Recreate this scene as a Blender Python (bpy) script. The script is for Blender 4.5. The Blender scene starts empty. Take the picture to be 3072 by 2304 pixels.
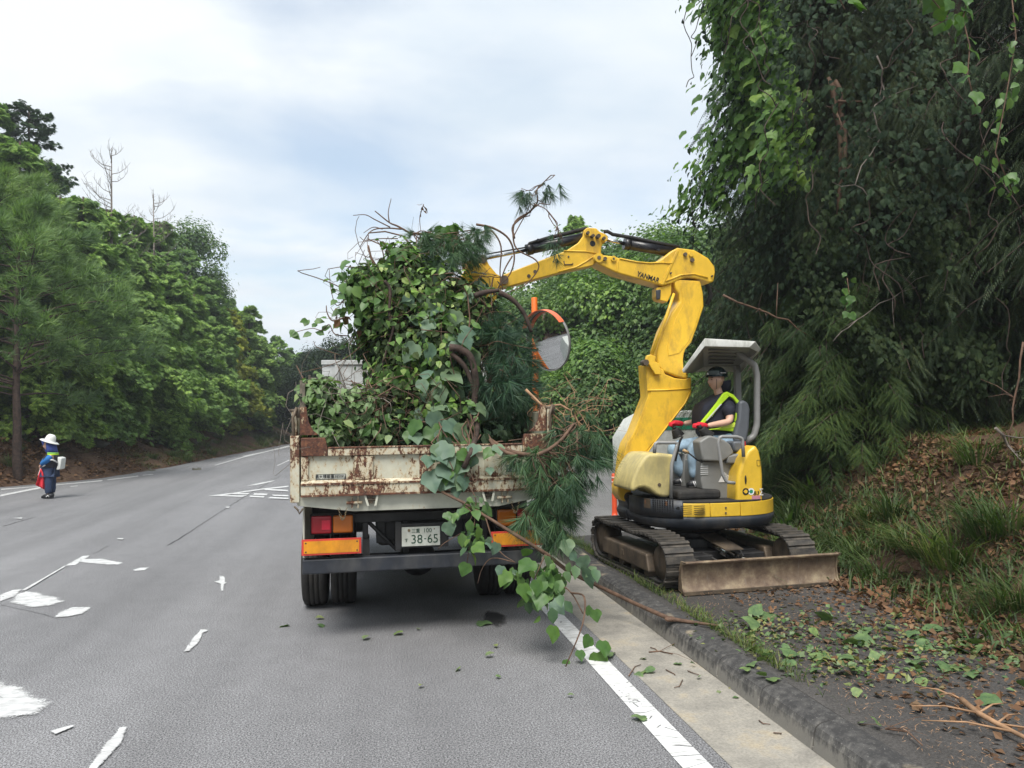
import bpy, bmesh, math, random
import numpy as np
from mathutils import Vector, Matrix
R = math.radians
sc = bpy.context.scene
col = sc.collection
# ------------------------------------------------------------------ camera
FPX, HC = 2300.0, 1.9                       # focal length in pixels of a 3072 px wide picture, eye height
YAW, PITCH, ROLL = R(10.55), R(2.3), R(0.8)
_fw = np.array([math.sin(YAW)*math.cos(PITCH), math.cos(YAW)*math.cos(PITCH), math.sin(PITCH)])
_r = np.array([math.cos(YAW), -math.sin(YAW), 0.0]); _u = np.cross(_r, _fw)
CR = _r*math.cos(ROLL) - _u*math.sin(ROLL); CU = _r*math.sin(ROLL) + _u*math.cos(ROLL)
cam = bpy.data.objects.new('camera', bpy.data.cameras.new('camera')); col.objects.link(cam)
cam.data.sensor_width = 36; cam.data.lens = 36*FPX/3072; cam.data.clip_start = .05; cam.data.clip_end = 3000
m = Matrix(((CR[0], CU[0], -_fw[0], 0), (CR[1], CU[1], -_fw[1], 0), (CR[2], CU[2], -_fw[2], HC), (0, 0, 0, 1)))
cam.matrix_world = m; sc.camera = cam
# ------------------------------------------------------------------ light
SUN_EL, SUN_AZ = R(60), R(-158)               # azimuth from +Y towards +X
sc.view_settings.view_transform = 'Standard'; sc.view_settings.look = 'None'
sc.view_settings.gamma = 1; sc.view_settings.use_curve_mapping = False
sc.view_settings.exposure = 0.57
sd = bpy.data.lights.new('sun', 'SUN'); sd.energy = 3.2; sd.angle = R(32); sd.color = (1, .96, .9)
sun = bpy.data.objects.new('sun', sd); col.objects.link(sun)
sdir = Vector((math.sin(SUN_AZ)*math.cos(SUN_EL), math.cos(SUN_AZ)*math.cos(SUN_EL), math.sin(SUN_EL)))
sun.rotation_euler = sdir.to_track_quat('Z', 'Y').to_euler()
W = bpy.data.worlds.new('World'); sc.world = W; W.use_nodes = True
def build_world():
    n = W.node_tree.nodes; l = W.node_tree.links; n.clear()
    def N(t, **k):
        x = n.new(t)
        for a, b in k.items(): setattr(x, a, b)
        return x
    sky = N('ShaderNodeTexSky', sky_type='NISHITA', sun_disc=False, sun_elevation=SUN_EL, sun_rotation=SUN_AZ, air_density=1.2, dust_density=1.5)
    tc = N('ShaderNodeTexCoord'); sep = N('ShaderNodeSeparateXYZ'); l.new(tc.outputs['Generated'], sep.inputs[0])
    zz = N('ShaderNodeMath', operation='MAXIMUM'); l.new(sep.outputs[2], zz.inputs[0]); zz.inputs[1].default_value = 0
    za = N('ShaderNodeMath', operation='ADD'); l.new(zz.outputs[0], za.inputs[0]); za.inputs[1].default_value = .22
    dx = N('ShaderNodeMath', operation='DIVIDE'); l.new(sep.outputs[0], dx.inputs[0]); l.new(za.outputs[0], dx.inputs[1])
    dy = N('ShaderNodeMath', operation='DIVIDE'); l.new(sep.outputs[1], dy.inputs[0]); l.new(za.outputs[0], dy.inputs[1])
    cb = N('ShaderNodeCombineXYZ'); l.new(dx.outputs[0], cb.inputs[0]); l.new(dy.outputs[0], cb.inputs[1])
    mp = N('ShaderNodeMapping'); mp.inputs['Location'].default_value = (3.35, 1.7, 0); mp.inputs['Scale'].default_value = (.62, .95, 1); mp.inputs['Rotation'].default_value = (0, 0, R(-14)); l.new(cb.outputs[0], mp.inputs[0])
    n1 = N('ShaderNodeTexNoise'); n1.inputs['Scale'].default_value = 1.7; n1.inputs['Detail'].default_value = 6; n1.inputs['Roughness'].default_value = .52; n1.inputs['Distortion'].default_value = .35; l.new(mp.outputs[0], n1.inputs[0])
    r1 = N('ShaderNodeValToRGB'); e = r1.color_ramp.elements; e[0].position = .34; e[0].color = (.5, .5, .5, 1); e[1].position = .52; e[1].color = (1, 1, 1, 1); l.new(n1.outputs[0], r1.inputs[0])
    n2 = N('ShaderNodeTexNoise'); n2.inputs['Scale'].default_value = 2.2; n2.inputs['Detail'].default_value = 5; n2.inputs['Roughness'].default_value = .5; l.new(mp.outputs[0], n2.inputs[0])
    r2 = N('ShaderNodeValToRGB'); e = r2.color_ramp.elements; e[0].position = .3; e[0].color = (5.0, 5.75, 6.5, 1); e[1].position = .6; e[1].color = (6.9, 7.2, 7.4, 1); l.new(n2.outputs[0], r2.inputs[0])
    sg = N('ShaderNodeMixRGB', blend_type='MULTIPLY'); sg.inputs[0].default_value = 1; sg.inputs[2].default_value = (1.25, 1.3, 1.3, 1); l.new(sky.outputs[0], sg.inputs[1])
    mx = N('ShaderNodeMixRGB'); l.new(r1.outputs[0], mx.inputs[0]); l.new(sg.outputs[0], mx.inputs[1]); l.new(r2.outputs[0], mx.inputs[2])
    bg = N('ShaderNodeBackground'); bg.inputs[1].default_value = .1; l.new(mx.outputs[0], bg.inputs[0])
    o = N('ShaderNodeOutputWorld'); l.new(bg.outputs[0], o.inputs[0])
build_world()
# ------------------------------------------------------------------ measuring: source-pixel rays of the photograph turned into metres
def ray(U, V): return _fw*FPX + CR*(U-1536) - CU*(V-1152)
def gnd(U, V, z=0.): d = ray(U, V); t = (z-HC)/d[2]; return np.array([d[0]*t, d[1]*t, z])
def at(U, V, Y): d = ray(U, V); t = Y/d[1]; return np.array([d[0]*t, Y, HC+d[2]*t])
def p(u, v): return (u*1.38879, v*1.38879)                 # coordinates read off the full view
def r1(x, y): return (800+x/2.212, 1100+y/2.212)
def r2(x, y): return (1700+x/1.8433, 950+y/1.8433)
def r3(x, y): return (1350+x/2.4578, 620+y/2.4578)
def r4(x, y): return (1950+x/3.0175, 1000+y/3.0175)
def r5(x, y): return (850+x/1.7463, 550+y/1.7463)
def rk(x, y): return (1700+x/1.6122, 1550+y/1.6122)
def rl(x, y): return (x/2.212, 1600+y/2.212)
def rw(x, y): return (x/2.4578, 1200+y/2.4578)
def A(fn, x, y, Y): return at(*fn(x, y), Y)
def nz(a): return a/(np.linalg.norm(a, axis=-1, keepdims=True)+1e-9)
# ------------------------------------------------------------------ materials
MATS = {}
def nm(name):
    mt = bpy.data.materials.new(name); mt.use_nodes = True; nt = mt.node_tree; nt.nodes.clear(); MATS[name] = mt
    return mt, nt.nodes, nt.links
def ramp(n, l, src, stops):
    r = n.new('ShaderNodeValToRGB'); e = r.color_ramp.elements
    while len(e) < len(stops): e.new(.5)
    for k, (pos, c) in enumerate(stops):
        e[k].position = pos; e[k].color = (*c, 1) if len(c) == 3 else c
    l.new(src, r.inputs[0]); return r.outputs[0]
def noise(n, l, scale, detail=4, rough=.55, vec=None, stretch=None, obj=True):
    tc = n.new('ShaderNodeTexCoord'); v = tc.outputs['Object'] if vec is None else vec
    if stretch:
        mp = n.new('ShaderNodeMapping'); mp.inputs['Scale'].default_value = stretch; l.new(v, mp.inputs[0]); v = mp.outputs[0]
    x = n.new('ShaderNodeTexNoise'); x.inputs['Scale'].default_value = scale; x.inputs['Detail'].default_value = detail; x.inputs['Roughness'].default_value = rough
    l.new(v, x.inputs[0]); return x.outputs[0]
def mixc(n, l, fac, a, b, mode='MIX'):
    m_ = n.new('ShaderNodeMixRGB'); m_.blend_type = mode
    for i, s in ((0, fac), (1, a), (2, b)):
        if isinstance(s, (int, float)): m_.inputs[i].default_value = s
        elif isinstance(s, tuple): m_.inputs[i].default_value = (*s, 1) if len(s) == 3 else s
        else: l.new(s, m_.inputs[i])
    return m_.outputs[0]
def math_(n, l, op, a, b):
    m_ = n.new('ShaderNodeMath'); m_.operation = op
    for i, s in ((0, a), (1, b)):
        if isinstance(s, (int, float)): m_.inputs[i].default_value = s
        else: l.new(s, m_.inputs[i])
    return m_.outputs[0]
def finish(n, l, color, rough=.6, metal=0., bump=None, bstr=.3, bdist=.01, spec=.5):
    b = n.new('ShaderNodeBsdfPrincipled'); o = n.new('ShaderNodeOutputMaterial'); l.new(b.outputs[0], o.inputs[0])
    if isinstance(color, tuple): b.inputs['Base Color'].default_value = (*color, 1)
    else: l.new(color, b.inputs['Base Color'])
    if isinstance(rough, (int, float)): b.inputs['Roughness'].default_value = rough
    else: l.new(rough, b.inputs['Roughness'])
    b.inputs['Metallic'].default_value = metal; b.inputs['Specular IOR Level'].default_value = spec
    if bump is not None:
        bp = n.new('ShaderNodeBump'); bp.inputs['Strength'].default_value = bstr; bp.inputs['Distance'].default_value = bdist
        l.new(bump, bp.inputs['Height']); l.new(bp.outputs[0], b.inputs['Normal'])
    return b
def plain(name, c, rough=.55, metal=0., var=.12, scale=9, dirt=None, dirt_amt=.5, spec=.5, bstr=.12):
    mt, n, l = nm(name)
    f = noise(n, l, scale, 5)
    lo = tuple(max(0, x*(1-var)) for x in c); hi = tuple(x*(1+var) for x in c)
    cc = ramp(n, l, f, [(.35, lo), (.65, hi)])
    if dirt:
        d = noise(n, l, 5, 8, .68, stretch=(1, 1, .45)); df = ramp(n, l, d, [(.5-.18*dirt_amt, (0, 0, 0)), (.78-.1*dirt_amt, (1, 1, 1))])
        cc = mixc(n, l, df, cc, dirt)
    finish(n, l, cc, rough, metal, noise(n, l, 70, 3), bstr, .004, spec); return mt
def rusty(name, base, amt, streak=(1, 1, .5)):
    mt, n, l = nm(name)
    a = noise(n, l, 24, 9, .78, stretch=streak); b = noise(n, l, 2.6, 3, .5)
    s = math_(n, l, 'ADD', math_(n, l, 'MULTIPLY', a, .72), math_(n, l, 'MULTIPLY', b, .28))
    t = .585-.15*amt
    fac = ramp(n, l, s, [(t, (0, 0, 0)), (t+.014, (1, 1, 1))])
    halo = ramp(n, l, s, [(t-.07, (0, 0, 0)), (t+.01, (.75, .75, .75))])
    rc = ramp(n, l, noise(n, l, 40, 5, .6), [(.35, (.05, .022, .016)), (.55, (.12, .05, .03)), (.75, (.25, .11, .05))])
    g = noise(n, l, 6, 6, .6)
    bc = ramp(n, l, g, [(.3, tuple(x*.78 for x in base)), (.6, base)])
    bc = mixc(n, l, halo, bc, (base[0]*.85, base[1]*.62, base[2]*.4))
    c = mixc(n, l, fac, bc, rc)
    finish(n, l, c, ramp(n, l, fac, [(0, (.5,)*3), (1, (.9,)*3)]), 0, math_(n, l, 'SUBTRACT', g, fac), .35, .004)
    return mt
def leafmat(name, cols, trans=.35, rough=.5, vscale=.6, spec=.35):
    mt, n, l = nm(name)
    g = n.new('ShaderNodeNewGeometry'); oi = n.new('ShaderNodeObjectInfo')
    c = ramp(n, l, g.outputs['Random Per Island'], [(i/(len(cols)-1), c_) for i, c_ in enumerate(cols)])
    v = noise(n, l, vscale, 3); vv = ramp(n, l, v, [(.35, (.62, .66, .7)), (.65, (1.3, 1.22, 1.05))])
    c = mixc(n, l, 1., c, vv, 'MULTIPLY')
    ov = ramp(n, l, oi.outputs['Random'], [(0, (.8, .86, .85)), (.5, (1, 1, 1)), (1, (1.25, 1.15, .9))])
    c = mixc(n, l, 1., c, ov, 'MULTIPLY')
    b = n.new('ShaderNodeBsdfPrincipled'); l.new(c, b.inputs['Base Color']); b.inputs['Roughness'].default_value = rough; b.inputs['Specular IOR Level'].default_value = spec
    t = n.new('ShaderNodeBsdfTranslucent'); l.new(mixc(n, l, 1., c, (1.3, 1.5, .6), 'MULTIPLY'), t.inputs[0])
    mx = n.new('ShaderNodeMixShader'); mx.inputs[0].default_value = trans; l.new(b.outputs[0], mx.inputs[1]); l.new(t.outputs[0], mx.inputs[2])
    o = n.new('ShaderNodeOutputMaterial'); l.new(mx.outputs[0], o.inputs[0]); return mt
def worn_paint():
    mt, n, l = nm('worn_road_paint')
    a = noise(n, l, 42, 6, .7, stretch=(.75, 1, 1)); b = noise(n, l, 2.3, 3)
    s = math_(n, l, 'ADD', math_(n, l, 'MULTIPLY', a, .6), math_(n, l, 'MULTIPLY', b, .4))
    al = ramp(n, l, s, [(.375, (0, 0, 0)), (.405, (1, 1, 1))])
    vz = n.new('ShaderNodeTexVoronoi'); vz.feature = 'DISTANCE_TO_EDGE'; vz.inputs['Scale'].default_value = 9
    tc = n.new('ShaderNodeTexCoord'); mp = n.new('ShaderNodeMapping'); mp.inputs['Scale'].default_value = (.25, 1.3, 1); l.new(tc.outputs['Object'], mp.inputs[0]); l.new(mp.outputs[0], vz.inputs[0])
    ck = ramp(n, l, vz.outputs[0], [(.004, (0, 0, 0)), (.014, (1, 1, 1))])
    al = mixc(n, l, 1., al, ck, 'MULTIPLY')
    g = noise(n, l, 11, 5); c = ramp(n, l, g, [(.3, (.52, .52, .51)), (.65, (.74, .75, .75))])
    b_ = n.new('ShaderNodeBsdfPrincipled'); l.new(c, b_.inputs['Base Color']); b_.inputs['Roughness'].default_value = .6
    tr = n.new('ShaderNodeBsdfTransparent'); mx = n.new('ShaderNodeMixShader'); l.new(al, mx.inputs[0]); l.new(tr.outputs[0], mx.inputs[1]); l.new(b_.outputs[0], mx.inputs[2])
    o = n.new('ShaderNodeOutputMaterial'); l.new(mx.outputs[0], o.inputs[0]); return mt
def worn_paint2():
    mt, n, l = nm('worn_marking_paint')
    a = noise(n, l, 75, 5, .8, stretch=(.8, 1, 1)); b = noise(n, l, 3.5, 4, .6)
    s = math_(n, l, 'ADD', math_(n, l, 'MULTIPLY', a, .62), math_(n, l, 'MULTIPLY', b, .4))
    an = n.new('ShaderNodeAttribute'); an.attribute_name = 'wear'; s = math_(n, l, 'ADD', s, math_(n, l, 'MULTIPLY', math_(n, l, 'SUBTRACT', an.outputs['Fac'], .5), .34))
    al = ramp(n, l, s, [(.47, (0, 0, 0)), (.56, (1, 1, 1))])
    vz = n.new('ShaderNodeTexVoronoi'); vz.feature = 'DISTANCE_TO_EDGE'; vz.inputs['Scale'].default_value = 9
    tc = n.new('ShaderNodeTexCoord'); mp = n.new('ShaderNodeMapping'); mp.inputs['Scale'].default_value = (.25, 1.3, 1); l.new(tc.outputs['Object'], mp.inputs[0]); l.new(mp.outputs[0], vz.inputs[0])
    ck = ramp(n, l, vz.outputs[0], [(.0, (.5, .5, .5)), (.02, (1, 1, 1))])
    al = mixc(n, l, 1., al, ck, 'MULTIPLY')
    g = noise(n, l, 11, 5); c = ramp(n, l, g, [(.3, (.42, .42, .42)), (.65, (.62, .63, .63))])
    b_ = n.new('ShaderNodeBsdfPrincipled'); l.new(c, b_.inputs['Base Color']); b_.inputs['Roughness'].default_value = .6
    tr = n.new('ShaderNodeBsdfTransparent'); mx = n.new('ShaderNodeMixShader'); l.new(al, mx.inputs[0]); l.new(tr.outputs[0], mx.inputs[1]); l.new(b_.outputs[0], mx.inputs[2])
    o = n.new('ShaderNodeOutputMaterial'); l.new(mx.outputs[0], o.inputs[0]); return mt
def asphalt(name, base, speck, big=.12):
    mt, n, l = nm(name)
    f = noise(n, l, 90, 3, .95); c = ramp(n, l, f, [(.42, tuple(x*(1-speck) for x in base)), (.5, base), (.58, tuple(x*(1+speck*1.3) for x in base))])
    g = noise(n, l, .45, 5, .6, stretch=(1, .35, 1)); gg = ramp(n, l, g, [(.35, (1-big,)*3), (.65, (1+big,)*3)])
    c = mixc(n, l, 1., c, gg, 'MULTIPLY')
    k = noise(n, l, 1.3, 3, .5, stretch=(1, .03, 1)); c = mixc(n, l, 1., c, ramp(n, l, k, [(.35, (.88,)*3), (.65, (1.1,)*3)]), 'MULTIPLY')
    h = noise(n, l, 5, 6, .6); c = mixc(n, l, 1., c, ramp(n, l, h, [(.3, (.92,)*3), (.7, (1.06,)*3)]), 'MULTIPLY')
    finish(n, l, c, .8, 0, f, .3, .003, .4); return mt
M_road = asphalt('asphalt_road', (.168, .168, .174), .75)
M_walk = asphalt('dark_pavement', (.062, .058, .055), .35, .25)
M_paint = worn_paint(); M_paint2 = worn_paint2()
def concrete():
    mt, n, l = nm('gutter_concrete')
    a = noise(n, l, 3, 8, .65); c = ramp(n, l, a, [(.3, (.19, .18, .16)), (.55, (.31, .29, .25)), (.75, (.4, .33, .22))])
    b = noise(n, l, 60, 3, .7); c = mixc(n, l, 1., c, ramp(n, l, b, [(.35, (.82,)*3), (.6, (1.1,)*3)]), 'MULTIPLY')
    finish(n, l, c, .85, 0, b, .3, .003); return mt
M_conc = concrete()
def kerbmat():
    mt, n, l = nm('blackened_kerb_stone')
    tc = n.new('ShaderNodeTexCoord'); g = n.new('ShaderNodeNewGeometry'); sp = n.new('ShaderNodeSeparateXYZ'); l.new(g.outputs['Position'], sp.inputs[0])
    a = noise(n, l, 16, 9, .72, vec=g.outputs['Position'], stretch=(1, 1, .5))
    hz = math_(n, l, 'MULTIPLY', sp.outputs[2], 2.3)
    s = math_(n, l, 'SUBTRACT', math_(n, l, 'ADD', a, .22), hz)
    c = ramp(n, l, s, [(.3, (.038, .037, .037)), (.47, (.085, .082, .078)), (.62, (.2, .19, .17))])
    v = noise(n, l, 70, 4, .75, vec=g.outputs['Position']); c = mixc(n, l, ramp(n, l, v, [(.62, (0, 0, 0)), (.68, (.8, .8, .8))]), c, (.3, .29, .27))
    big = noise(n, l, 1.7, 3, .5, vec=g.outputs['Position'])
    sand = mixc(n, l, 1., ramp(n, l, big, [(.6, (0, 0, 0)), (.66, (1, 1, 1))]), ramp(n, l, sp.outputs[2], [(.14, (0, 0, 0)), (.15, (1, 1, 1))]), 'MULTIPLY')
    c = mixc(n, l, sand, c, ramp(n, l, v, [(.3, (.2, .16, .11)), (.7, (.42, .36, .26))]))
    finish(n, l, c, .9, 0, a, .4, .006); return mt
M_kerb = kerbmat()
def soilmat(name, cs, sc_=6):
    mt, n, l = nm(name)
    a = noise(n, l, sc_, 10, .72); c = ramp(n, l, a, [(.3+.4*i/(len(cs)-1), x) for i, x in enumerate(cs)])
    b = noise(n, l, 1.1, 4); c = mixc(n, l, 1., c, ramp(n, l, b, [(.35, (.75, .72, .7)), (.65, (1.15, 1.15, 1.1))]), 'MULTIPLY')
    finish(n, l, c, .95, 0, a, .8, .05, .2); return mt
M_bank = soilmat('brown_litter_bank', [(.035, .02, .014), (.075, .044, .03), (.12, .075, .05), (.055, .05, .025)])
M_hill = soilmat('forest_floor', [(.02, .016, .01), (.045, .03, .02), (.03, .04, .012)])
M_yel = plain('excavator_yellow_paint', (.76, .47, .035), .4, var=.06, dirt=(.26, .15, .045), dirt_amt=-.02)
M_yel2 = plain('faded_yellow_cover', (.6, .5, .2), .55, var=.08, dirt=(.3, .26, .14), dirt_amt=.6)
M_yel3 = plain('glossy_yellow_panel', (.7, .45, .04), .35, var=.05, dirt=(.35, .22, .06), dirt_amt=-.1)
M_blk = plain('black_hydraulic_paint', (.012, .013, .018), .3, var=.3, dirt=(.05, .045, .04), dirt_amt=.3)
M_dark = plain('dark_slate_plastic', (.028, .034, .045), .5, var=.15, dirt=(.09, .085, .075), dirt_amt=.3)
M_rub = plain('black_rubber', (.014, .014, .014), .8, var=.3, dirt=(.05, .045, .04), dirt_amt=.4)
M_grey = plain('grey_machine_plastic', (.2, .2, .19), .5, var=.06)
M_grey2 = plain('grey_vinyl_seat', (.1, .11, .125), .45, var=.06)
M_pipe = plain('grey_painted_pipe', (.26, .26, .255), .4, var=.06)
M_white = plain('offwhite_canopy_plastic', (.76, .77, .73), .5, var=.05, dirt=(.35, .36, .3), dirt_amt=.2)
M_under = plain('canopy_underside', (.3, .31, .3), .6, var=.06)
M_steel = plain('muddy_steel', (.075, .06, .047), .6, .4, .35, 7, dirt=(.2, .15, .1), dirt_amt=.6)
M_track = plain('worn_track_rubber', (.035, .033, .031), .7, var=.35, dirt=(.13, .11, .085), dirt_amt=.55)
M_chrome = plain('bright_piston_rod', (.55, .56, .56), .18, 1., .05)
M_bolt = plain('bolt_head', (.22, .17, .1), .45, .6)
def blademat():
    mt, n, l = nm('scraped_blade_steel')
    a = noise(n, l, 6, 8, .7); s = noise(n, l, 12, 6, .7, stretch=(3.5, 1, .35))
    g = n.new('ShaderNodeNewGeometry'); sp = n.new('ShaderNodeSeparateXYZ'); l.new(g.outputs['Position'], sp.inputs[0])
    c = ramp(n, l, a, [(.3, (.085, .055, .042)), (.5, (.2, .145, .1)), (.68, (.36, .29, .19))])
    c = mixc(n, l, ramp(n, l, s, [(.56, (0, 0, 0)), (.68, (.7, .7, .7))]), c, (.24, .2, .16))
    finish(n, l, c, .55, .3, a, .3, .006); return mt
M_blade = blademat()
M_cream = rusty('cream_paint_rusting', (.56, .55, .44), .2)
M_cream2 = rusty('cream_paint_heavy_rust', (.55, .53, .42), .5)
M_cream3 = rusty('cream_paint_clean', (.6, .6, .5), -.45)
M_rust = rusty('rusted_rail', (.5, .45, .34), .95)
M_wood = plain('weathered_board', (.15, .13, .1), .8, var=.4, scale=14)
M_box = plain('pale_grey_panel', (.5, .52, .52), .5, dirt=(.3, .3, .27), dirt_amt=.3)
M_cabw = plain('truck_cab_paint', (.55, .56, .52), .4)
M_chas = plain('black_chassis', (.012, .012, .014), .55, var=.4, dirt=(.035, .033, .03), dirt_amt=.5)
M_bump = plain('scuffed_black_bumper', (.022, .026, .035), .45, var=.2, dirt=(.07, .07, .07), dirt_amt=.5)
M_red = plain('red_lamp_lens', (.32, .012, .02), .18, var=.05)
M_red2 = plain('red_lamp_reflector', (.62, .02, .05), .2, var=.05)
M_amb = plain('amber_lamp_lens', (.5, .14, .015), .18, var=.08)
M_refo = plain('red_reflector_border', (.6, .05, .035), .4, var=.1)
M_refy = plain('orange_reflector_field', (.72, .3, .015), .4, var=.12, dirt=(.35, .12, .02), dirt_amt=.5)
M_plate = plain('white_number_plate', (.5, .52, .47), .5, dirt=(.3, .3, .25), dirt_amt=.4)
M_pgreen = plain('plate_green_ink', (.02, .06, .035), .5)
M_ink = plain('black_ink', (.012, .013, .016), .5)
M_inkw = plain('white_ink', (.7, .7, .7), .5)
M_orange = plain('orange_post', (.75, .16, .015), .45, var=.05)
M_orange2 = plain('orange_red_plastic', (.72, .09, .03), .45, var=.06)
M_salmon = plain('orange_mirror_hood', (.75, .16, .07), .45, var=.06)
M_bark = plain('dark_bark', (.055, .036, .028), .9, var=.45, scale=12, bstr=.8)
M_bark2 = plain('grey_dead_wood', (.17, .145, .125), .9, var=.3, scale=12)
M_bark3 = plain('brown_vine_stem', (.12, .07, .045), .8, var=.35, scale=15)
M_bark4 = plain('pale_peeled_branch', (.34, .2, .11), .7, var=.35, scale=9)
M_rock = plain('grey_rock', (.13, .125, .11), .9, var=.35, scale=5, dirt=(.06, .06, .03), dirt_amt=.7, bstr=.6)
M_skin = plain('skin', (.6, .37, .27), .5, var=.06)
M_navy = plain('navy_work_shirt', (.014, .016, .028), .85, var=.25, scale=14)
M_hiv = plain('lime_safety_vest', (.5, .78, .02), .7, var=.06)
M_silv = plain('reflective_strip', (.55, .56, .55), .35, var=.08)
M_jean = plain('light_denim', (.27, .38, .48), .85, var=.25, scale=11)
M_glove = plain('red_glove', (.62, .012, .03), .7, var=.12)
M_helm = plain('dark_green_helmet', (.008, .022, .024), .22, var=.1)
M_lens = plain('goggle_lens', (.12, .15, .15), .12, var=.1)
M_hair = plain('black_hair', (.008, .007, .007), .6)
M_blue = plain('blue_sleeve', (.015, .14, .4), .8, var=.1)
M_blue2 = plain('royal_blue_cloth', (.035, .06, .24), .85, var=.12)
M_navy2 = plain('navy_trousers', (.022, .04, .09), .85, var=.2)
M_dvest = plain('charcoal_vest', (.02, .02, .028), .8, var=.2)
M_wcloth = plain('white_cloth', (.66, .67, .64), .8, var=.05)
M_flag = plain('red_flag_cloth', (.68, .03, .05), .7, var=.1)
M_lime = plain('lime_tape', (.35, .75, .12), .6)
M_green = plain('green_band', (.02, .22, .12), .5)
M_sign = plain('sticker_pink', (.45, .2, .26), .5)
def mirror_mat():
    mt, n, l = nm('mirror_glass'); finish(n, l, (.78, .8, .8), .02, 1.); return mt
M_mir = mirror_mat()
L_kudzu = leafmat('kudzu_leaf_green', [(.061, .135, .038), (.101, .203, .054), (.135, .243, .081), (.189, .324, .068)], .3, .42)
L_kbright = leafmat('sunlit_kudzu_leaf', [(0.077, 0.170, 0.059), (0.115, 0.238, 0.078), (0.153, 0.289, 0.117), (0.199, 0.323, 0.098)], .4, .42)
L_kudzu2 = leafmat('kudzu_leaf_underside', [(.1, .18, .11), (.16, .25, .18), (.09, .17, .07), (.06, .13, .05)], .25, .5)
L_hvl = leafmat('brush_leaf', [(0.127, 0.216, 0.076), (0.216, 0.316, 0.140), (0.278, 0.380, 0.202), (0.101, 0.189, 0.051)], .3, .5)
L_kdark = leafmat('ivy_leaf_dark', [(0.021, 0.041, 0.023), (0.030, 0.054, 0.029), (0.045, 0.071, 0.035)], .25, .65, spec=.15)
L_mid = leafmat('kudzu_mound_leaf', [(0.055, 0.110, 0.039), (0.083, 0.154, 0.055), (0.110, 0.193, 0.061), (0.165, 0.253, 0.072)], .3, .5)
L_cedar = leafmat('cedar_needle', [(0.026, 0.050, 0.029), (0.041, 0.072, 0.036), (0.057, 0.090, 0.041), (0.078, 0.104, 0.041)], .2, .6)
L_hino = leafmat('cypress_spray_green', [(0.108, 0.196, 0.061), (0.167, 0.287, 0.082), (0.235, 0.379, 0.100), (0.335, 0.493, 0.125)], .25, .6)
L_spill = leafmat('young_cedar_needle', [(0.025, 0.062, 0.022), (0.037, 0.083, 0.032), (0.058, 0.104, 0.032), (0.083, 0.118, 0.032)], .25, .6)
L_hinoy = leafmat('cypress_spray_yellow', [(0.138, 0.184, 0.034), (0.207, 0.265, 0.040), (0.276, 0.322, 0.057)], .3, .6)
L_pinef = leafmat('soft_pine_needle', [(0.115, 0.196, 0.085), (0.163, 0.268, 0.108), (0.231, 0.338, 0.123)], .25, .6)
L_pine = leafmat('long_pine_needle', [(0.026, 0.070, 0.047), (0.047, 0.108, 0.067), (0.080, 0.152, 0.080)], .15, .5, 2.)
L_grass = leafmat('bright_grass_blade', [(0.040, 0.079, 0.021), (0.071, 0.127, 0.037), (0.111, 0.158, 0.062), (0.158, 0.174, 0.093)], .3, .5, 1.2)
L_dry = leafmat('dry_brown_leaf', [(0.072, 0.036, 0.020), (0.136, 0.072, 0.040), (0.200, 0.112, 0.064), (0.096, 0.048, 0.024), (0.240, 0.160, 0.096)], .1, .8, 2)
L_fresh = leafmat('fresh_fallen_leaf', [(.06, .13, .04), (.12, .2, .08), (.17, .24, .14), (.22, .25, .09), (.2, .15, .07)], .15, .55, 2)
L_brownpine = leafmat('dead_cedar_spray', [(.1, .035, .02), (.16, .06, .035)], .1, .8)
# ------------------------------------------------------------------ object helpers
def tag(o, label=None, cat=None, group=None, kind=None):
    if label: o['label'] = label
    if cat: o['category'] = cat
    if group: o['group'] = group
    if kind: o['kind'] = kind
    return o
def empty(name, loc=(0, 0, 0), label=None, cat=None, group=None, rz=0):
    o = bpy.data.objects.new(name, None); col.objects.link(o); o.location = loc; o.rotation_euler.z = rz; o.empty_display_size = .2
    return tag(o, label, cat, group)
def link(name, me, mat, parent=None, bevel=0, smooth=None, seg=2):
    o = bpy.data.objects.new(name, me); col.objects.link(o)
    if mat is not None and not me.materials: me.materials.append(mat)
    if parent is not None:
        o.parent = parent
        o.matrix_parent_inverse = pinv(parent)
    if bevel:
        b = o.modifiers.new('bevel', 'BEVEL'); b.width = bevel; b.segments = seg; b.limit_method = 'ANGLE'; b.angle_limit = R(35); b.harden_normals = False
    return o
def pinv(parent):
    mw = Matrix.Identity(4); q = parent; chain = []
    while q is not None:
        chain.append(q); q = q.parent
    for q in reversed(chain):
        mw = mw @ q.matrix_parent_inverse @ Matrix.LocRotScale(q.location, q.rotation_euler, q.scale)
    return mw.inverted()
def adopt(parent, *obs):
    for o in obs: o.parent = parent; o.matrix_parent_inverse = pinv(parent)
def copytree(o, parent=None):
    c = o.copy(); col.objects.link(c)
    if parent is not None: c.parent = parent
    for ch in o.children: copytree(ch, c)
    return c
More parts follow.
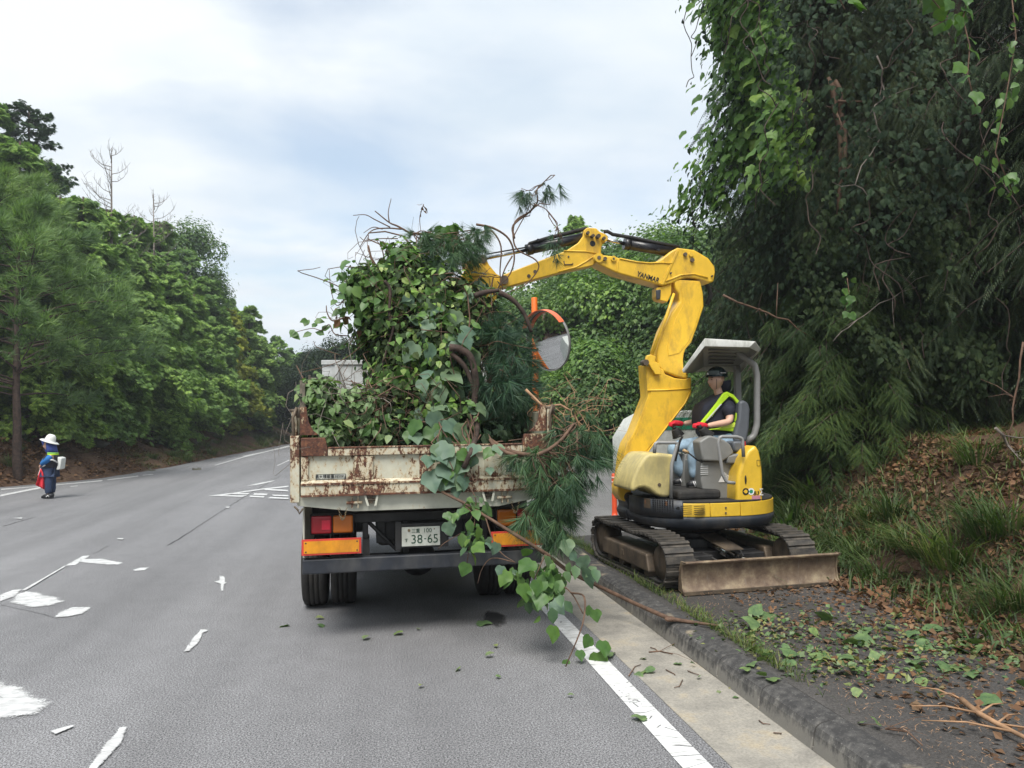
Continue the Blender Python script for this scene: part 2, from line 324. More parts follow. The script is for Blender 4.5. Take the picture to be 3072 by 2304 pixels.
class MB:
    def __init__(s): s.v = []; s.f = []; s.sm = []
    def add(s, vs, fs, sm=False):
        b = len(s.v); s.v += [tuple(map(float, x)) for x in vs]; s.f += [tuple(i+b for i in f) for f in fs]; s.sm += [sm]*len(fs); return s
    def box(s, a, b, rot=None, c=None):
        x0, y0, z0 = a; x1, y1, z1 = b
        vs = [Vector(q) for q in ((x0, y0, z0), (x1, y0, z0), (x1, y1, z0), (x0, y1, z0), (x0, y0, z1), (x1, y0, z1), (x1, y1, z1), (x0, y1, z1))]
        if rot is not None:
            c = Vector(c) if c is not None else Vector(((x0+x1)/2, (y0+y1)/2, (z0+z1)/2)); vs = [rot @ (q-c)+c for q in vs]
        return s.add(vs, [(0, 3, 2, 1), (4, 5, 6, 7), (0, 1, 5, 4), (1, 2, 6, 5), (2, 3, 7, 6), (3, 0, 4, 7)])
    def prism(s, pts, d, sm=False):            # pts: 3-D outline in one plane, d: extrusion vector
        n = len(pts); a = [np.array(q, float) for q in pts]; b = [q+np.array(d, float) for q in a]
        ar = np.zeros(3)
        for i in range(n): ar += np.cross(a[i], a[(i+1) % n])
        if np.dot(ar, d) > 0: a, b = a[::-1], b[::-1]
        return s.add(a+b, [tuple(range(n)), tuple(range(2*n-1, n-1, -1))]+[((i+1) % n, i, n+i, n+(i+1) % n) for i in range(n)], sm)
    def tube(s, pts, rad, n=8, caps=True):
        P = [np.array(q, float) for q in pts]; k = len(P)
        rad = [rad]*k if isinstance(rad, (int, float)) else rad
        vs = []; up = None
        for i in range(k):
            t = P[min(i+1, k-1)]-P[max(i-1, 0)]; t = t/(np.linalg.norm(t)+1e-9)
            if up is None:
                up = np.array([0, 0, 1.]) if abs(t[2]) < .9 else np.array([1., 0, 0])
            x = np.cross(t, up); x /= np.linalg.norm(x)+1e-9; y = np.cross(x, t); up = y
            for j in range(n):
                a = 2*math.pi*j/n; vs.append(P[i]+rad[i]*(x*math.cos(a)+y*math.sin(a)))
        fs = [(i*n+j, i*n+(j+1) % n, (i+1)*n+(j+1) % n, (i+1)*n+j) for i in range(k-1) for j in range(n)]
        b = len(s.v); s.add(vs, fs, True)
        if caps: s.f += [tuple(b+j for j in range(n))[::-1], tuple(b+(k-1)*n+j for j in range(n))]; s.sm += [False]*2
        return s
    def ell(s, c, r, n=12, k=8, rot=None):
        vs = []; 
        for i in range(k+1):
            th = math.pi*i/k
            for j in range(n):
                ph = 2*math.pi*j/n; q = Vector((r[0]*math.sin(th)*math.cos(ph), r[1]*math.sin(th)*math.sin(ph), r[2]*math.cos(th)))
                if rot is not None: q = rot @ q
                vs.append(Vector(c)+q)
        return s.add(vs, [(i*n+j, (i+1)*n+j, (i+1)*n+(j+1) % n, i*n+(j+1) % n) for i in range(k) for j in range(n)], True)
    def mesh(s, name):
        me = bpy.data.meshes.new(name); me.from_pydata(s.v, [], s.f); me.polygons.foreach_set('use_smooth', s.sm); me.update(); return me
    def build(s, name, mat, parent=None, bevel=0, seg=2): return link(name, s.mesh(name), mat, parent, bevel, seg=seg)
def fixn(o):
    bm = bmesh.new(); bm.from_mesh(o.data); bmesh.ops.remove_doubles(bm, verts=bm.verts, dist=1e-5); bmesh.ops.recalc_face_normals(bm, faces=bm.faces); bm.to_mesh(o.data); bm.free()
    o.data.polygons.foreach_set('use_smooth', [True]*len(o.data.polygons)); o.data.set_sharp_from_angle(angle=R(34)); return o
def arr_mesh(name, V, F, smooth=False):
    V = np.ascontiguousarray(V, dtype=np.float32).reshape(-1, 3); F = np.ascontiguousarray(F, dtype=np.int32); k = F.shape[1]
    me = bpy.data.meshes.new(name); me.vertices.add(len(V)); me.vertices.foreach_set('co', V.ravel())
    me.loops.add(F.size); me.loops.foreach_set('vertex_index', F.ravel()); me.polygons.add(len(F))
    me.polygons.foreach_set('loop_start', np.arange(0, F.size, k, dtype=np.int32))
    try: me.polygons.foreach_set('loop_total', np.full(len(F), k, dtype=np.int32))
    except Exception: pass
    me.polygons.foreach_set('use_smooth', np.full(len(F), smooth)); me.update(calc_edges=True); return me
def evalmesh(o, name):
    bpy.context.view_layer.update(); dg = bpy.context.evaluated_depsgraph_get()
    me = bpy.data.meshes.new_from_object(o.evaluated_get(dg)); me.name = name; d = o.data; bpy.data.objects.remove(o)
    return me
def text(name, s, size, loc, mat, parent, rot=(R(90), 0, 0), w=1., shear=0, bold=0., ext=.001, fit=None):
    cu = bpy.data.curves.new(name, 'FONT'); cu.body = s; cu.size = size; cu.align_x = 'CENTER'; cu.align_y = 'CENTER'; cu.extrude = ext; cu.shear = shear; cu.offset = bold
    cu.resolution_u = 3
    o = bpy.data.objects.new('tmp', cu); col.objects.link(o); me = evalmesh(o, name); bpy.data.curves.remove(cu)
    if len(me.vertices) and fit:
        xs = [v.co.x for v in me.vertices]; ys = [v.co.y for v in me.vertices]
        sx = fit[0]/(max(xs)-min(xs)+1e-6); sy = fit[1]/(max(ys)-min(ys)+1e-6); cx = (max(xs)+min(xs))/2; cy = (max(ys)+min(ys))/2
        for v in me.vertices: v.co.x = (v.co.x-cx)*sx; v.co.y = (v.co.y-cy)*sy
    me.materials.clear(); o = link(name, me, mat); o.location = loc; o.rotation_euler = rot; o.scale = (w, 1, 1)
    if parent is not None: adopt(parent, o)
    return o
def skin(name, joints, edges, sub=2, root=0):
    me = bpy.data.meshes.new('t'); keys = list(joints); idx = {k: i for i, k in enumerate(keys)}
    me.from_pydata([tuple(joints[k][0]) for k in keys], [(idx[a], idx[b]) for a, b in edges], []); me.update()
    o = bpy.data.objects.new('t', me); col.objects.link(o); md = o.modifiers.new('s', 'SKIN'); md.use_smooth_shade = True; md.branch_smoothing = .6
    for i, k in enumerate(keys):
        r = joints[k][1]; r = (r, r) if isinstance(r, (int, float)) else r
        me.skin_vertices[0].data[i].radius = r; me.skin_vertices[0].data[i].use_root = (i == root)
    sb = o.modifiers.new('u', 'SUBSURF'); sb.levels = sub; sb.render_levels = sub
    return evalmesh(o, name)
def me_arrays(me):
    V = np.empty(len(me.vertices)*3); me.vertices.foreach_get('co', V); return V.reshape(-1, 3), [tuple(q.vertices) for q in me.polygons]
def voxel(name, parts, size, mat, parent):
    mb = MB()
    for V, F in parts: mb.add(V, F, True)
    o = mb.build('t', None); r = o.modifiers.new('r', 'REMESH'); r.mode = 'VOXEL'; r.voxel_size = size; r.use_smooth_shade = True
    sm = o.modifiers.new('c', 'SMOOTH'); sm.iterations = 3; sm.factor = .5
    me = evalmesh(o, name); me.materials.clear(); return link(name, me, mat, parent)
# ------------------------------------------------------------------ leaf scattering
def crom(P, k=5):
    P = [np.array(q, float) for q in P]; P = [2*P[0]-P[1]]+P+[2*P[-1]-P[-2]]; out = []
    for i in range(1, len(P)-2):
        for j in range(k):
            t = j/k; out.append(.5*(2*P[i]+(P[i+1]-P[i-1])*t+(2*P[i-1]-5*P[i]+4*P[i+1]-P[i+2])*t*t+(-P[i-1]+3*P[i]-3*P[i+1]+P[i+2])*t**3))
    return out+[P[-2]]
def nz(a): return a/(np.linalg.norm(a, axis=-1, keepdims=True)+1e-9)
def frames(d, nrm):
    y = nz(d); x = nz(np.cross(y, nrm)); z = np.cross(x, y); return np.stack([x, y, z], axis=-1)   # columns
def scatter(tmpl, pos, rot, scale):
    V, F = tmpl; n = len(pos)
    sc3 = np.asarray(scale); sc3 = sc3.reshape(n, 1, -1)
    P = np.einsum('nij,nkj->nki', rot, V[None]*sc3)+pos[:, None, :]
    Fa = F[None]+(np.arange(n)*len(V))[:, None, None]
    return P.reshape(-1, 3), Fa.reshape(-1, F.shape[1])
def cat(parts):
    Vs, Fs, b = [], [], 0
    for V, F in parts: Vs.append(V); Fs.append(F+b); b += len(V)
    return np.concatenate(Vs), np.concatenate(Fs)
def T(vs, fs): return np.array(vs, float), np.array(fs, int)
def tmpl_leaf(w=.36, fold=.12, curl=.1):
    return T([(0, 0, 0), (-w*.9, .28, fold), (w*.9, .28, fold), (0, .45, 0.03), (-w*.8, .62, fold*.8), (w*.8, .62, fold*.8), (0, 1, -curl)],
             [(0, 3, 1), (0, 2, 3), (1, 3, 4), (2, 5, 3), (3, 6, 4), (3, 5, 6)])
def tmpl_leaf_lo(w=.38, fold=.1): return T([(0, 0, 0), (-w, .45, fold), (w, .45, fold), (0, 1, -.08)], [(0, 3, 1), (0, 2, 3)])
def tmpl_kudzu():           # broad three-pointed leaflet
    out = [(0, 0), (.2, -.07), (.4, .04), (.53, .26), (.54, .46), (.4, .6), (.3, .76), (.12, .98), (0, 1.1)]
    pts = [(x, y, .2*abs(x)-.3*x*x*2-.12*y*y*y+.03*math.sin(y*9+x*5)) for x, y in out]
    L = [(-x, y, z) for x, y, z in pts[1:-1]]
    vs = pts+L; c = len(vs); vs.append((0, .45, -.02))
    ring = list(range(len(out)))+[c-1-i for i in range(len(L))]
    return T(vs, [(c, ring[i], ring[(i+1) % len(ring)]) for i in range(len(ring))])
def tmpl_tri():             # trifoliate: 3 leaflets of low detail
    V, F = tmpl_leaf(.42, .1, .12); parts = []
    for a, s, o in ((0, 1, (0, .25, 0)), (75, .85, (.05, .1, 0)), (-75, .85, (-.05, .1, 0))):
        ca, sa = math.cos(R(-a)), math.sin(R(-a)); M = np.array([[ca, -sa, 0], [sa, ca, 0], [0, 0, 1]])
        parts.append(((V*s) @ M.T+np.array(o)-np.array([0, 0, .1 if a else 0]), F))
    return cat(parts)
def tmpl_frond(n=10, ln=.2, w=.024, droop=.35, side=.62):   # feathery drooping conifer spray
    vs, fs = [], []
    for i in range(n):
        s = .08+.92*i/n; z = -droop*s*s; L = ln*(1.1-.6*s)
        for sg in (-1, 1):
            b = len(vs); ang = .65
            vs += [(0, s-w, z), (0, s+w, z), (sg*L*side, s+L*ang, z-L*.35)]; fs.append((b, b+1, b+2))
    b = len(vs); vs += [(-.008, 0, 0), (.008, 0, 0), (0, 1.08, -droop*1.15)]; fs.append((b, b+1, b+2))
    return T(vs, fs)
def tmpl_fan(rng, n=11):    # flat cypress fan
    vs, fs = [], []
    for i in range(n):
        a = (i/(n-1)-.5)*1.9; L = 1-.35*abs(a)+rng.uniform(-.12, .12); w = .075
        d = np.array([math.sin(a), math.cos(a)]); q = np.array([d[1], -d[0]])*w; st = d*.18*rng.uniform(.2, 1.6); en = d*L; md = (st+en)/2; dz = -.22*L
        b = len(vs); vs += [(st[0], st[1], 0), (md[0]-q[0], md[1]-q[1], dz*.35), (md[0]+q[0], md[1]+q[1], dz*.35), (en[0], en[1], dz)]
        fs += [(b, b+1, b+3), (b, b+3, b+2)]
    return T(vs, fs)
def tmpl_needles(rng, n=22, w=.012, spread=.8, base=.25):
    vs, fs = [], []
    for i in range(n):
        th = spread*math.sqrt(rng.random()); ph = rng.uniform(0, 6.283); s0 = base*rng.random()
        d = np.array([math.sin(th)*math.cos(ph), math.cos(th), math.sin(th)*math.sin(ph)]); L = rng.uniform(.75, 1.05)
        q = np.cross(d, rng.normal(size=3)); q = q/np.linalg.norm(q)*w; o = np.array([0, s0, 0]); e = o+d*L; e[2] -= .06
        b = len(vs); vs += [o-q, o+q, e]; fs.append((b, b+1, b+2))
    return T(vs, fs)
RG = np.random.default_rng(7)
TL, TLL, TK, T3 = tmpl_leaf(), tmpl_leaf_lo(), tmpl_kudzu(), tmpl_tri()
TFR = tmpl_frond(); TFAN = [tmpl_fan(RG) for _ in range(2)]; TND = tmpl_needles(RG, 34, .015, .75); TNS = tmpl_needles(RG, 16, .03, 1.0)
def rdir(rng, n): return nz(rng.normal(size=(n, 3)))
def randleaf(rng, tmpl, pos, size, nbias=(0, 0, 1.2), jit=1., ddown=.6, var=.35):
    n = len(pos); nrm = nz(np.asarray(nbias)+jit*rdir(rng, n)); d = rdir(rng, n); d[:, 2] -= ddown
    d = d-np.sum(d*nrm, 1, keepdims=True)*nrm
    return scatter(tmpl, pos, frames(d, nrm), size*(1+var*rng.uniform(-1, 1, n)))
# ------------------------------------------------------------------ terrain and road
def curve_x(Y):          # how far the road has swung right
    return np.where(Y > 60, (Y-60)**2*.006, 0.)
LV = np.array([(-80, -9), (-20, -12), (5, -16), (15, -17), (22, -15), (24.3, -11.7), (24.7, -10.7), (25.7, -9.6), (27.2, -8.75), (29.5, -8.3), (32.7, -7.85), (38.9, -7.4), (52, -6.3), (60, -5.7), (400, -5.7)])
def xl(Y): return np.interp(Y, LV[:, 0], LV[:, 1])+curve_x(Y)
def xr(Y):               # toe of the right bank (open area to the right between Y=13.5 and Y=33)
    return np.interp(Y, [-90, 0, 5.4, 8, 10.2, 12, 13.2, 15, 31, 33, 36, 60, 400], [5, 4.6, 4.9, 5.3, 5.7, 6.4, 9, 26, 26, 10, 5.2, 3.6, 3.6])+curve_x(Y)
def smooth(a, b, x): t = np.clip((x-a)/(b-a), 0, 1); return t*t*(3-2*t)
def terr(X, Y):
    dl = xl(Y)-X; z = np.where(dl > 0, np.where(dl < 9, 5.2*smooth(-1, 10, dl)-5.2*smooth(-1, 10, 0), 0), 0.)
    z = np.where(dl > 0, .42*np.clip(dl, 0, 2)+(.62*np.clip(dl-2, 0, 10)+.25*np.clip(dl-12, 0, 40))*(1-.93*smooth(50, 95, Y)), 0)
    dr = X-xr(Y); zr = np.where(dr > 0, .78*np.clip(dr, 0, 1.7)+.12*np.clip(dr-1.7, 0, 60)+.15*np.clip(dr-6, 0, 40)*(Y > 30), 0)
    base = np.where((X > 2.5+curve_x(Y)), .146, 0.)*np.where((Y > -60), 1, 1)
    base = np.where((X > 2.5+curve_x(Y)) & (dr <= 0), 0.10, base)
    return z+np.where(dr > 0, zr+.13, 0)-np.where((dl <= 0) & (dr <= 0), .12, .0)
def hills():
    rng = np.random.default_rng(3)
    xs = np.unique(np.concatenate([np.arange(-60, -16, 1.5), np.arange(-16, 10, .28), np.arange(10, 60, 1.5), [-900, -300, -120, 120, 300, 900]]))
    ys = np.unique(np.concatenate([np.arange(-60, 0, 2), np.arange(0, 50, .5), np.arange(50, 160, 2), [-900, -300, 220, 400, 1500]]))
    X, Y = np.meshgrid(xs, ys); Z = terr(X, Y)
    nse = (np.sin(X*1.9+Y*.7)+np.sin(X*.8-Y*2.3+1)+np.sin(X*4.1+Y*3.3))*.05+rng.normal(size=X.shape)*.035
    Z = Z+np.where(Z > .1, nse, 0); n, k = X.shape
    V = np.stack([X, Y, Z], -1).reshape(-1, 3); i = np.arange(n-1)[:, None]*k+np.arange(k-1)[None]
    F = np.stack([i, i+1, i+k+1, i+k], -1).reshape(-1, 4)
    return tag(link('ground', arr_mesh('ground', V, F, True), M_bank), kind='structure')
hills()
def strip(name, mat, x0, x1, ys, z, kind='structure', jag=0, parent=None):
    rng = random.Random(5); V = []; F = []
    for i, y in enumerate(ys):
        a = float(x0(y)) if callable(x0) else x0+float(curve_x(y)); b = float(x1(y)) if callable(x1) else x1+float(curve_x(y))
        V += [(a+rng.uniform(-jag, jag), y, z), (b, y, z)]
        if i: F.append((2*i-2, 2*i-1, 2*i+1, 2*i))
    me = bpy.data.meshes.new(name); me.from_pydata(V, [], F); o = link(name, me, mat, parent)
    return tag(o, kind=kind) if kind else o
YS = list(np.arange(-60, 50, .4))+list(np.arange(50, 200, 3))
strip('road', M_road, lambda y: xl(y)-.15, 1.9, YS, 0.0, jag=.05)
strip('gutter', M_conc, 1.89, 2.42, [y for y in YS if y < 60], .004)
# the pavement behind the kerb, opening into a side yard
walk = MB()
def quadsheet(mb, pts, z): b = len(mb.v); mb.add([(x, y, z) for x, y in pts], [tuple(range(len(pts)))])
ww = []
for i, y in enumerate(YS):
    if y > 60: break
    b = min(float(xr(y))+.35, 30); ww.append((2.64, y, .15)); ww.append((b, y, .15))
    if len(ww) > 2: walk.f.append((len(ww)-4, len(ww)-3, len(ww)-1, len(ww)-2)); walk.sm.append(False)
walk.v = ww
tag(walk.build('pavement', M_walk), kind='structure')
# lighter asphalt of the yard beyond the excavator
yard = MB(); yard.add([(2.66, 10.6, .154), (6.6, 11.6, .154), (10, 13.5, .154), (26, 14.6, .154), (26, 32, .154), (2.66, 32, .154)], [(0, 1, 2, 3, 4, 5)])
tag(yard.build('yard', asphalt('yard_asphalt', (.17, .168, .165), .35, .2)), kind='structure')
# kerb: a buried footing with one stone after another
kf = MB(); kf.box((2.425, -40, -.1), (2.635, 60, .02)); kerb = tag(kf.build('kerb', M_conc), kind='structure')
ks = MB(); prof = [(2.42, 0), (2.435, .1), (2.45, .135), (2.48, .155), (2.53, .165), (2.62, .165), (2.64, .155), (2.64, 0)]
ks.prism([(x, 0, z) for x, z in prof], (0, .587, 0)); kme = ks.mesh('kerb_stone'); kme.materials.append(M_kerb)
krng = random.Random(2)
for i in range(100):
    y = -2.0+i*.6; o = bpy.data.objects.new('kerb_stone', kme); col.objects.link(o); o.location = (krng.uniform(-.003, .003), y, krng.uniform(-.004, .002))
    o.parent = kerb; bv = o.modifiers.new('b', 'BEVEL'); bv.width = .007; bv.segments = 1; bv.limit_method = 'ANGLE'; bv.angle_limit = R(50)
# ---- road markings
def sheet(name, polys, z=.006, mat=None, kind='structure', soft=.05):
    V, F, A_ = [], [], []
    for kq, q in enumerate(polys):
        pts = [gnd(u, v, z+kq*.0006) for u, v in q]; a = sum(pts[i][0]*pts[(i+1) % len(pts)][1]-pts[(i+1) % len(pts)][0]*pts[i][1] for i in range(len(pts)))
        if a < 0: pts = pts[::-1]
        n = len(pts); out, inn = [], []; per_ = sum(np.linalg.norm(pts[i]-pts[i-1]) for i in range(n)); wd = abs(a)/per_*1.0; sf = min(soft, max(.006, wd*.22)); si = min(.16, wd*.36)
        for i in range(n):
            e1 = pts[i]-pts[i-1]; e2 = pts[(i+1) % n]-pts[i]; n1 = nz(np.array([e1[1], -e1[0], 0])); n2 = nz(np.array([e2[1], -e2[0], 0])); nn = nz(n1+n2)
            out.append(pts[i]+nn*sf); inn.append(pts[i]-nn*si)
        b = len(V); V += out+inn; A_ += [0.]*n+[1.]*n; F += [(b+i, b+(i+1) % n, b+n+(i+1) % n, b+n+i) for i in range(n)]+[tuple(range(b+n, b+2*n))]
    me = bpy.data.meshes.new(name); me.from_pydata([tuple(v) for v in V], [], F); at_ = me.attributes.new('wear', 'FLOAT', 'POINT'); at_.data.foreach_set('value', A_)
    return tag(link(name, me, mat or M_paint2), kind=kind)
strip('edge_line', M_paint, 1.63, 1.79, [y for y in YS if y < 60], .006)
strip('edge_line', M_paint, lambda y: xl(y)+.95, lambda y: xl(y)+1.12, [y for y in YS if y > 40], .006)
sheet('lane_marking', soft=.02, polys=[[rw(0, 655), rw(290, 634), rw(290, 638), rw(0, 664)], [rw(0, 697), rw(310, 637), rw(340, 645), rw(0, 712)],
    [rw(400, 624), rw(760, 590), rw(760, 598), rw(400, 630)], [rw(790, 586), rw(1020, 558), rw(1020, 563), rw(790, 592)], [rw(1050, 553), rw(1130, 545), rw(1130, 549), rw(1050, 556)],
    [rw(515, 636), rw(575, 630), rw(570, 635), rw(520, 639)],
    [rw(1575, 480), rw(1800, 415), rw(2130, 335), rw(2130, 343), rw(1800, 424), rw(1590, 482)],
    [rw(2040, 482), rw(2133, 440), rw(2133, 447), rw(2050, 484)],
    [rw(1810, 635), rw(1930, 607), rw(2030, 590), rw(2000, 604), rw(1900, 625)],
    [rw(1518, 708), rw(1700, 685), rw(1900, 655), rw(2133, 630), rw(2133, 642), rw(1950, 660), rw(1800, 682), rw(1700, 697), rw(1640, 708)],
    [rw(1660, 701), rw(1830, 703), rw(1790, 715), rw(1600, 708)], [rw(1710, 685), rw(1850, 686), rw(1830, 697), rw(1700, 694)],
    [rw(1870, 686), rw(1985, 690), rw(1970, 703), rw(1860, 700)], [rw(1840, 704), rw(1960, 708), rw(1950, 720), rw(1830, 715)],
    [rw(1940, 652), rw(2133, 662), rw(2133, 674), rw(1940, 664)], [rw(2000, 697), rw(2133, 700), rw(2133, 711), rw(2010, 708)], [rw(1990, 713), rw(2133, 720), rw(2133, 731), rw(1970, 725)],
    [rw(860, 1020), rw(915, 1017), rw(905, 1028), rw(865, 1024)], [rw(1660, 788), rw(1695, 785), rw(1690, 794), rw(1665, 794)], [rw(90, 870), rw(170, 865), rw(160, 875)]])
sheet('lane_marking', [[rl(430, 215), rl(545, 150), rl(600, 145), rl(560, 175), rl(500, 210)], [rl(530, 170), rl(680, 168), rl(820, 195), rl(790, 208), rl(660, 205), rl(520, 190)],
    [rl(870, 243), rl(930, 228), rl(990, 226), rl(960, 245), rl(890, 250)], [rl(0, 405), rl(80, 375), rl(150, 370), rl(90, 420), rl(0, 452)], [rl(100, 405), rl(170, 380), rl(330, 410), rl(450, 445), rl(330, 480), rl(200, 492), rl(70, 455)],
    [rl(362, 558), rl(400, 520), rl(470, 490), rl(605, 488), rl(560, 530), rl(460, 550)], [rl(1455, 280), rl(1490, 285), rl(1495, 320), rl(1510, 328), rl(1490, 335), rl(1485, 380), rl(1462, 380), rl(1462, 335), rl(1420, 320), rl(1455, 312)],
    [rl(1215, 785), rl(1290, 680), rl(1330, 635), rl(1390, 640), rl(1350, 660), rl(1320, 720), rl(1260, 780)], [rl(-300, 900), rl(0, 965), rl(130, 1015), rl(345, 1130), rl(240, 1200), rl(0, 1240), rl(-300, 1280)],
    [rl(570, 1570), rl(700, 1400), rl(790, 1285), rl(850, 1280), rl(800, 1390), rl(690, 1520), rl(640, 1570)], [rl(140, 378), rl(430, 213), rl(430, 222), rl(170, 378)], [rl(330, 1310), rl(480, 1270), rl(500, 1275), rl(370, 1330)]])
# road markings seen only in the traffic mirror
bm_ = MB()
for k in range(12):
    y = -4-k*5.; bm_.add([(-2.0, y-2.4, .006), (-1.85, y-2.4, .006), (-1.85, y, .006), (-2.0, y, .006)], [(0, 1, 2, 3)])
bm_.add([(-7.6, -60, .006), (-7.45, -60, .006), (-7.45, -2, .006), (-7.6, -2, .006)], [(0, 1, 2, 3)])
tag(bm_.build('lane_marking', M_paint), kind='structure')
M_crack = plain('road_crack', (.06, .06, .062), .9)
def crack(pts, w=.012):
    mb = MB(); q = [gnd(u, v, .003) for u, v in pts]; rr = random.Random(int(pts[0][0]))
    fine = []
    for a, b in zip(q, q[1:]):
        n = max(2, int(np.linalg.norm(b-a)/.12))
        for i in range(n): fine.append(a+(b-a)*i/n+np.array([rr.uniform(-.015, .015), 0, 0]))
    V = []; 
    for i, c in enumerate(fine): V += [c-[w/2*rr.uniform(.4, 1.5), 0, 0], c+[w/2*rr.uniform(.4, 1.5), 0, 0]]
    mb.add(V, [(2*i, 2*i+1, 2*i+3, 2*i+2) for i in range(len(fine)-1)]); tag(mb.build('road_crack', M_crack), kind='structure')
crack([rw(2060, 565), rw(1800, 715), rw(1570, 860), rw(1450, 940), rw(1230, 1080)], .02); crack([rw(260, 862), rw(0, 938)], .03)
crack([rl(1240, 0), rl(1100, 90)], .012); crack([rl(720, 85), rl(600, 145)], .01); crack([rl(430, 215), rl(290, 300), rl(150, 375)], .012)
crack([rl(0, 475), rl(200, 515), rl(430, 575)], .008)
# oil stain under the truck's rear
def stainmat():
    mt, n, l = nm('oil_stain'); tc = n.new('ShaderNodeTexCoord'); sp = n.new('ShaderNodeVectorMath'); sp.operation = 'LENGTH'; l.new(tc.outputs['Object'], sp.inputs[0])
    d = math_(n, l, 'ADD', sp.outputs['Value'], math_(n, l, 'MULTIPLY', noise(n, l, 2.2, 5, .6), .8)); al = ramp(n, l, d, [(.75, (.75, .75, .75)), (1.25, (0, 0, 0))])
    b = n.new('ShaderNodeBsdfPrincipled'); b.inputs['Base Color'].default_value = (.04, .04, .042, 1); b.inputs['Roughness'].default_value = .45
    tr = n.new('ShaderNodeBsdfTransparent'); mx = n.new('ShaderNodeMixShader'); l.new(al, mx.inputs[0]); l.new(tr.outputs[0], mx.inputs[1]); l.new(b.outputs[0], mx.inputs[2])
    o = n.new('ShaderNodeOutputMaterial'); l.new(mx.outputs[0], o.inputs[0]); return mt
st = MB(); c0 = gnd(*p(1068, 1335), .004); st.add([(-1, -1, 0), (1, -1, 0), (1, 1, 0), (-1, 1, 0)], [(0, 1, 2, 3)]); o = st.build('oil_stain', stainmat()); o.location = c0; o.scale = (.2, .5, 1); tag(o, kind='structure')
# ------------------------------------------------------------------ trees
def conifer(rng, H, Rad, base, nb, ns, tmpls, size, droop=.25, tip=.12, curve=.5, lean=0., up=.25, crown_pow=.75, dense_in=.2, dead=0):
    wood = MB(); n = 9; tx = np.cumsum(rng.normal(size=n)*.05*H/8)*lean; ty = np.cumsum(rng.normal(size=n)*.05*H/8)*lean
    zs = np.linspace(-.4, H, n); wood.tube([(tx[i], ty[i], zs[i]) for i in range(n)], [H*.016*(1-i/n*.93)+.01 for i in range(n)], 8)
    pos, dr, nr, scl = [], [], [], []
    for i in range(nb):
        f = (i+rng.random())/nb; hz = base+(H-base)*(f**.9); az = rng.uniform(0, 6.283)
        prof = (1-f)**crown_pow*(.75+.5*rng.random())+tip
        if f < .12: prof *= .75
        L = Rad*prof; o = np.array([np.interp(hz, zs, tx), np.interp(hz, zs, ty), hz]); d = np.array([math.cos(az), math.sin(az), 0]); lat = np.array([-d[1], d[0], 0])
        bend = rng.normal()*.2; rise = up*rng.uniform(.5, 1.5)
        S = lambda s: o+np.outer(s*L, d)+np.outer(bend*s*s*L, lat)+np.outer(L*(rise*s-curve*s*s), [0, 0, 1])
        ss = np.linspace(0, 1, 5); wood.tube(S(ss), [max(.005, L*.012*(1-q*.85)) for q in ss], 4, False)
        if i < dead: continue
        k = max(4, int(ns*(.35+.65*prof))); s = dense_in+(1-dense_in)*rng.random(k)**.7; pp = S(s)
        lo = rng.uniform(-1, 1, k)*L*.42*(1.05-s); pp = pp+lat*lo[:, None]+d*(abs(lo)*-.25)[:, None]; pp[:, 2] -= abs(lo)*curve*.6+rng.uniform(-.09, .13, k)*L
        dd = d*rng.uniform(.4, 1, k)[:, None]+lat*(np.sign(lo)*rng.uniform(.1, 1, k))[:, None]+np.array([0, 0, 1])*(-droop+rng.normal(size=k)*.2)[:, None]
        pos.append(pp); dr.append(dd); nr.append(nz(np.array([0, 0, 1])+.85*rdir(rng, k)+.25*d)); scl.append(size*rng.uniform(.7, 1.3, k))
    k = 10; pos.append(np.stack([tx[-1]+rng.normal(size=k)*.05*Rad, ty[-1]+rng.normal(size=k)*.05*Rad, H-rng.uniform(0, .12, k)*H*.8], 1)); dr.append(rdir(rng, k)+[0, 0, 1.2]); nr.append(rdir(rng, k)); scl.append(np.full(k, size*.8))
    pos, dr, nr, scl = map(np.concatenate, (pos, dr, nr, scl)); which = rng.integers(0, len(tmpls), len(pos)); parts = []
    for t in range(len(tmpls)):
        q = which == t; parts.append(scatter(tmpls[t], pos[q], frames(dr[q], nr[q]), scl[q]))
    return wood.mesh('trunk'), arr_mesh('crown', *cat(parts))
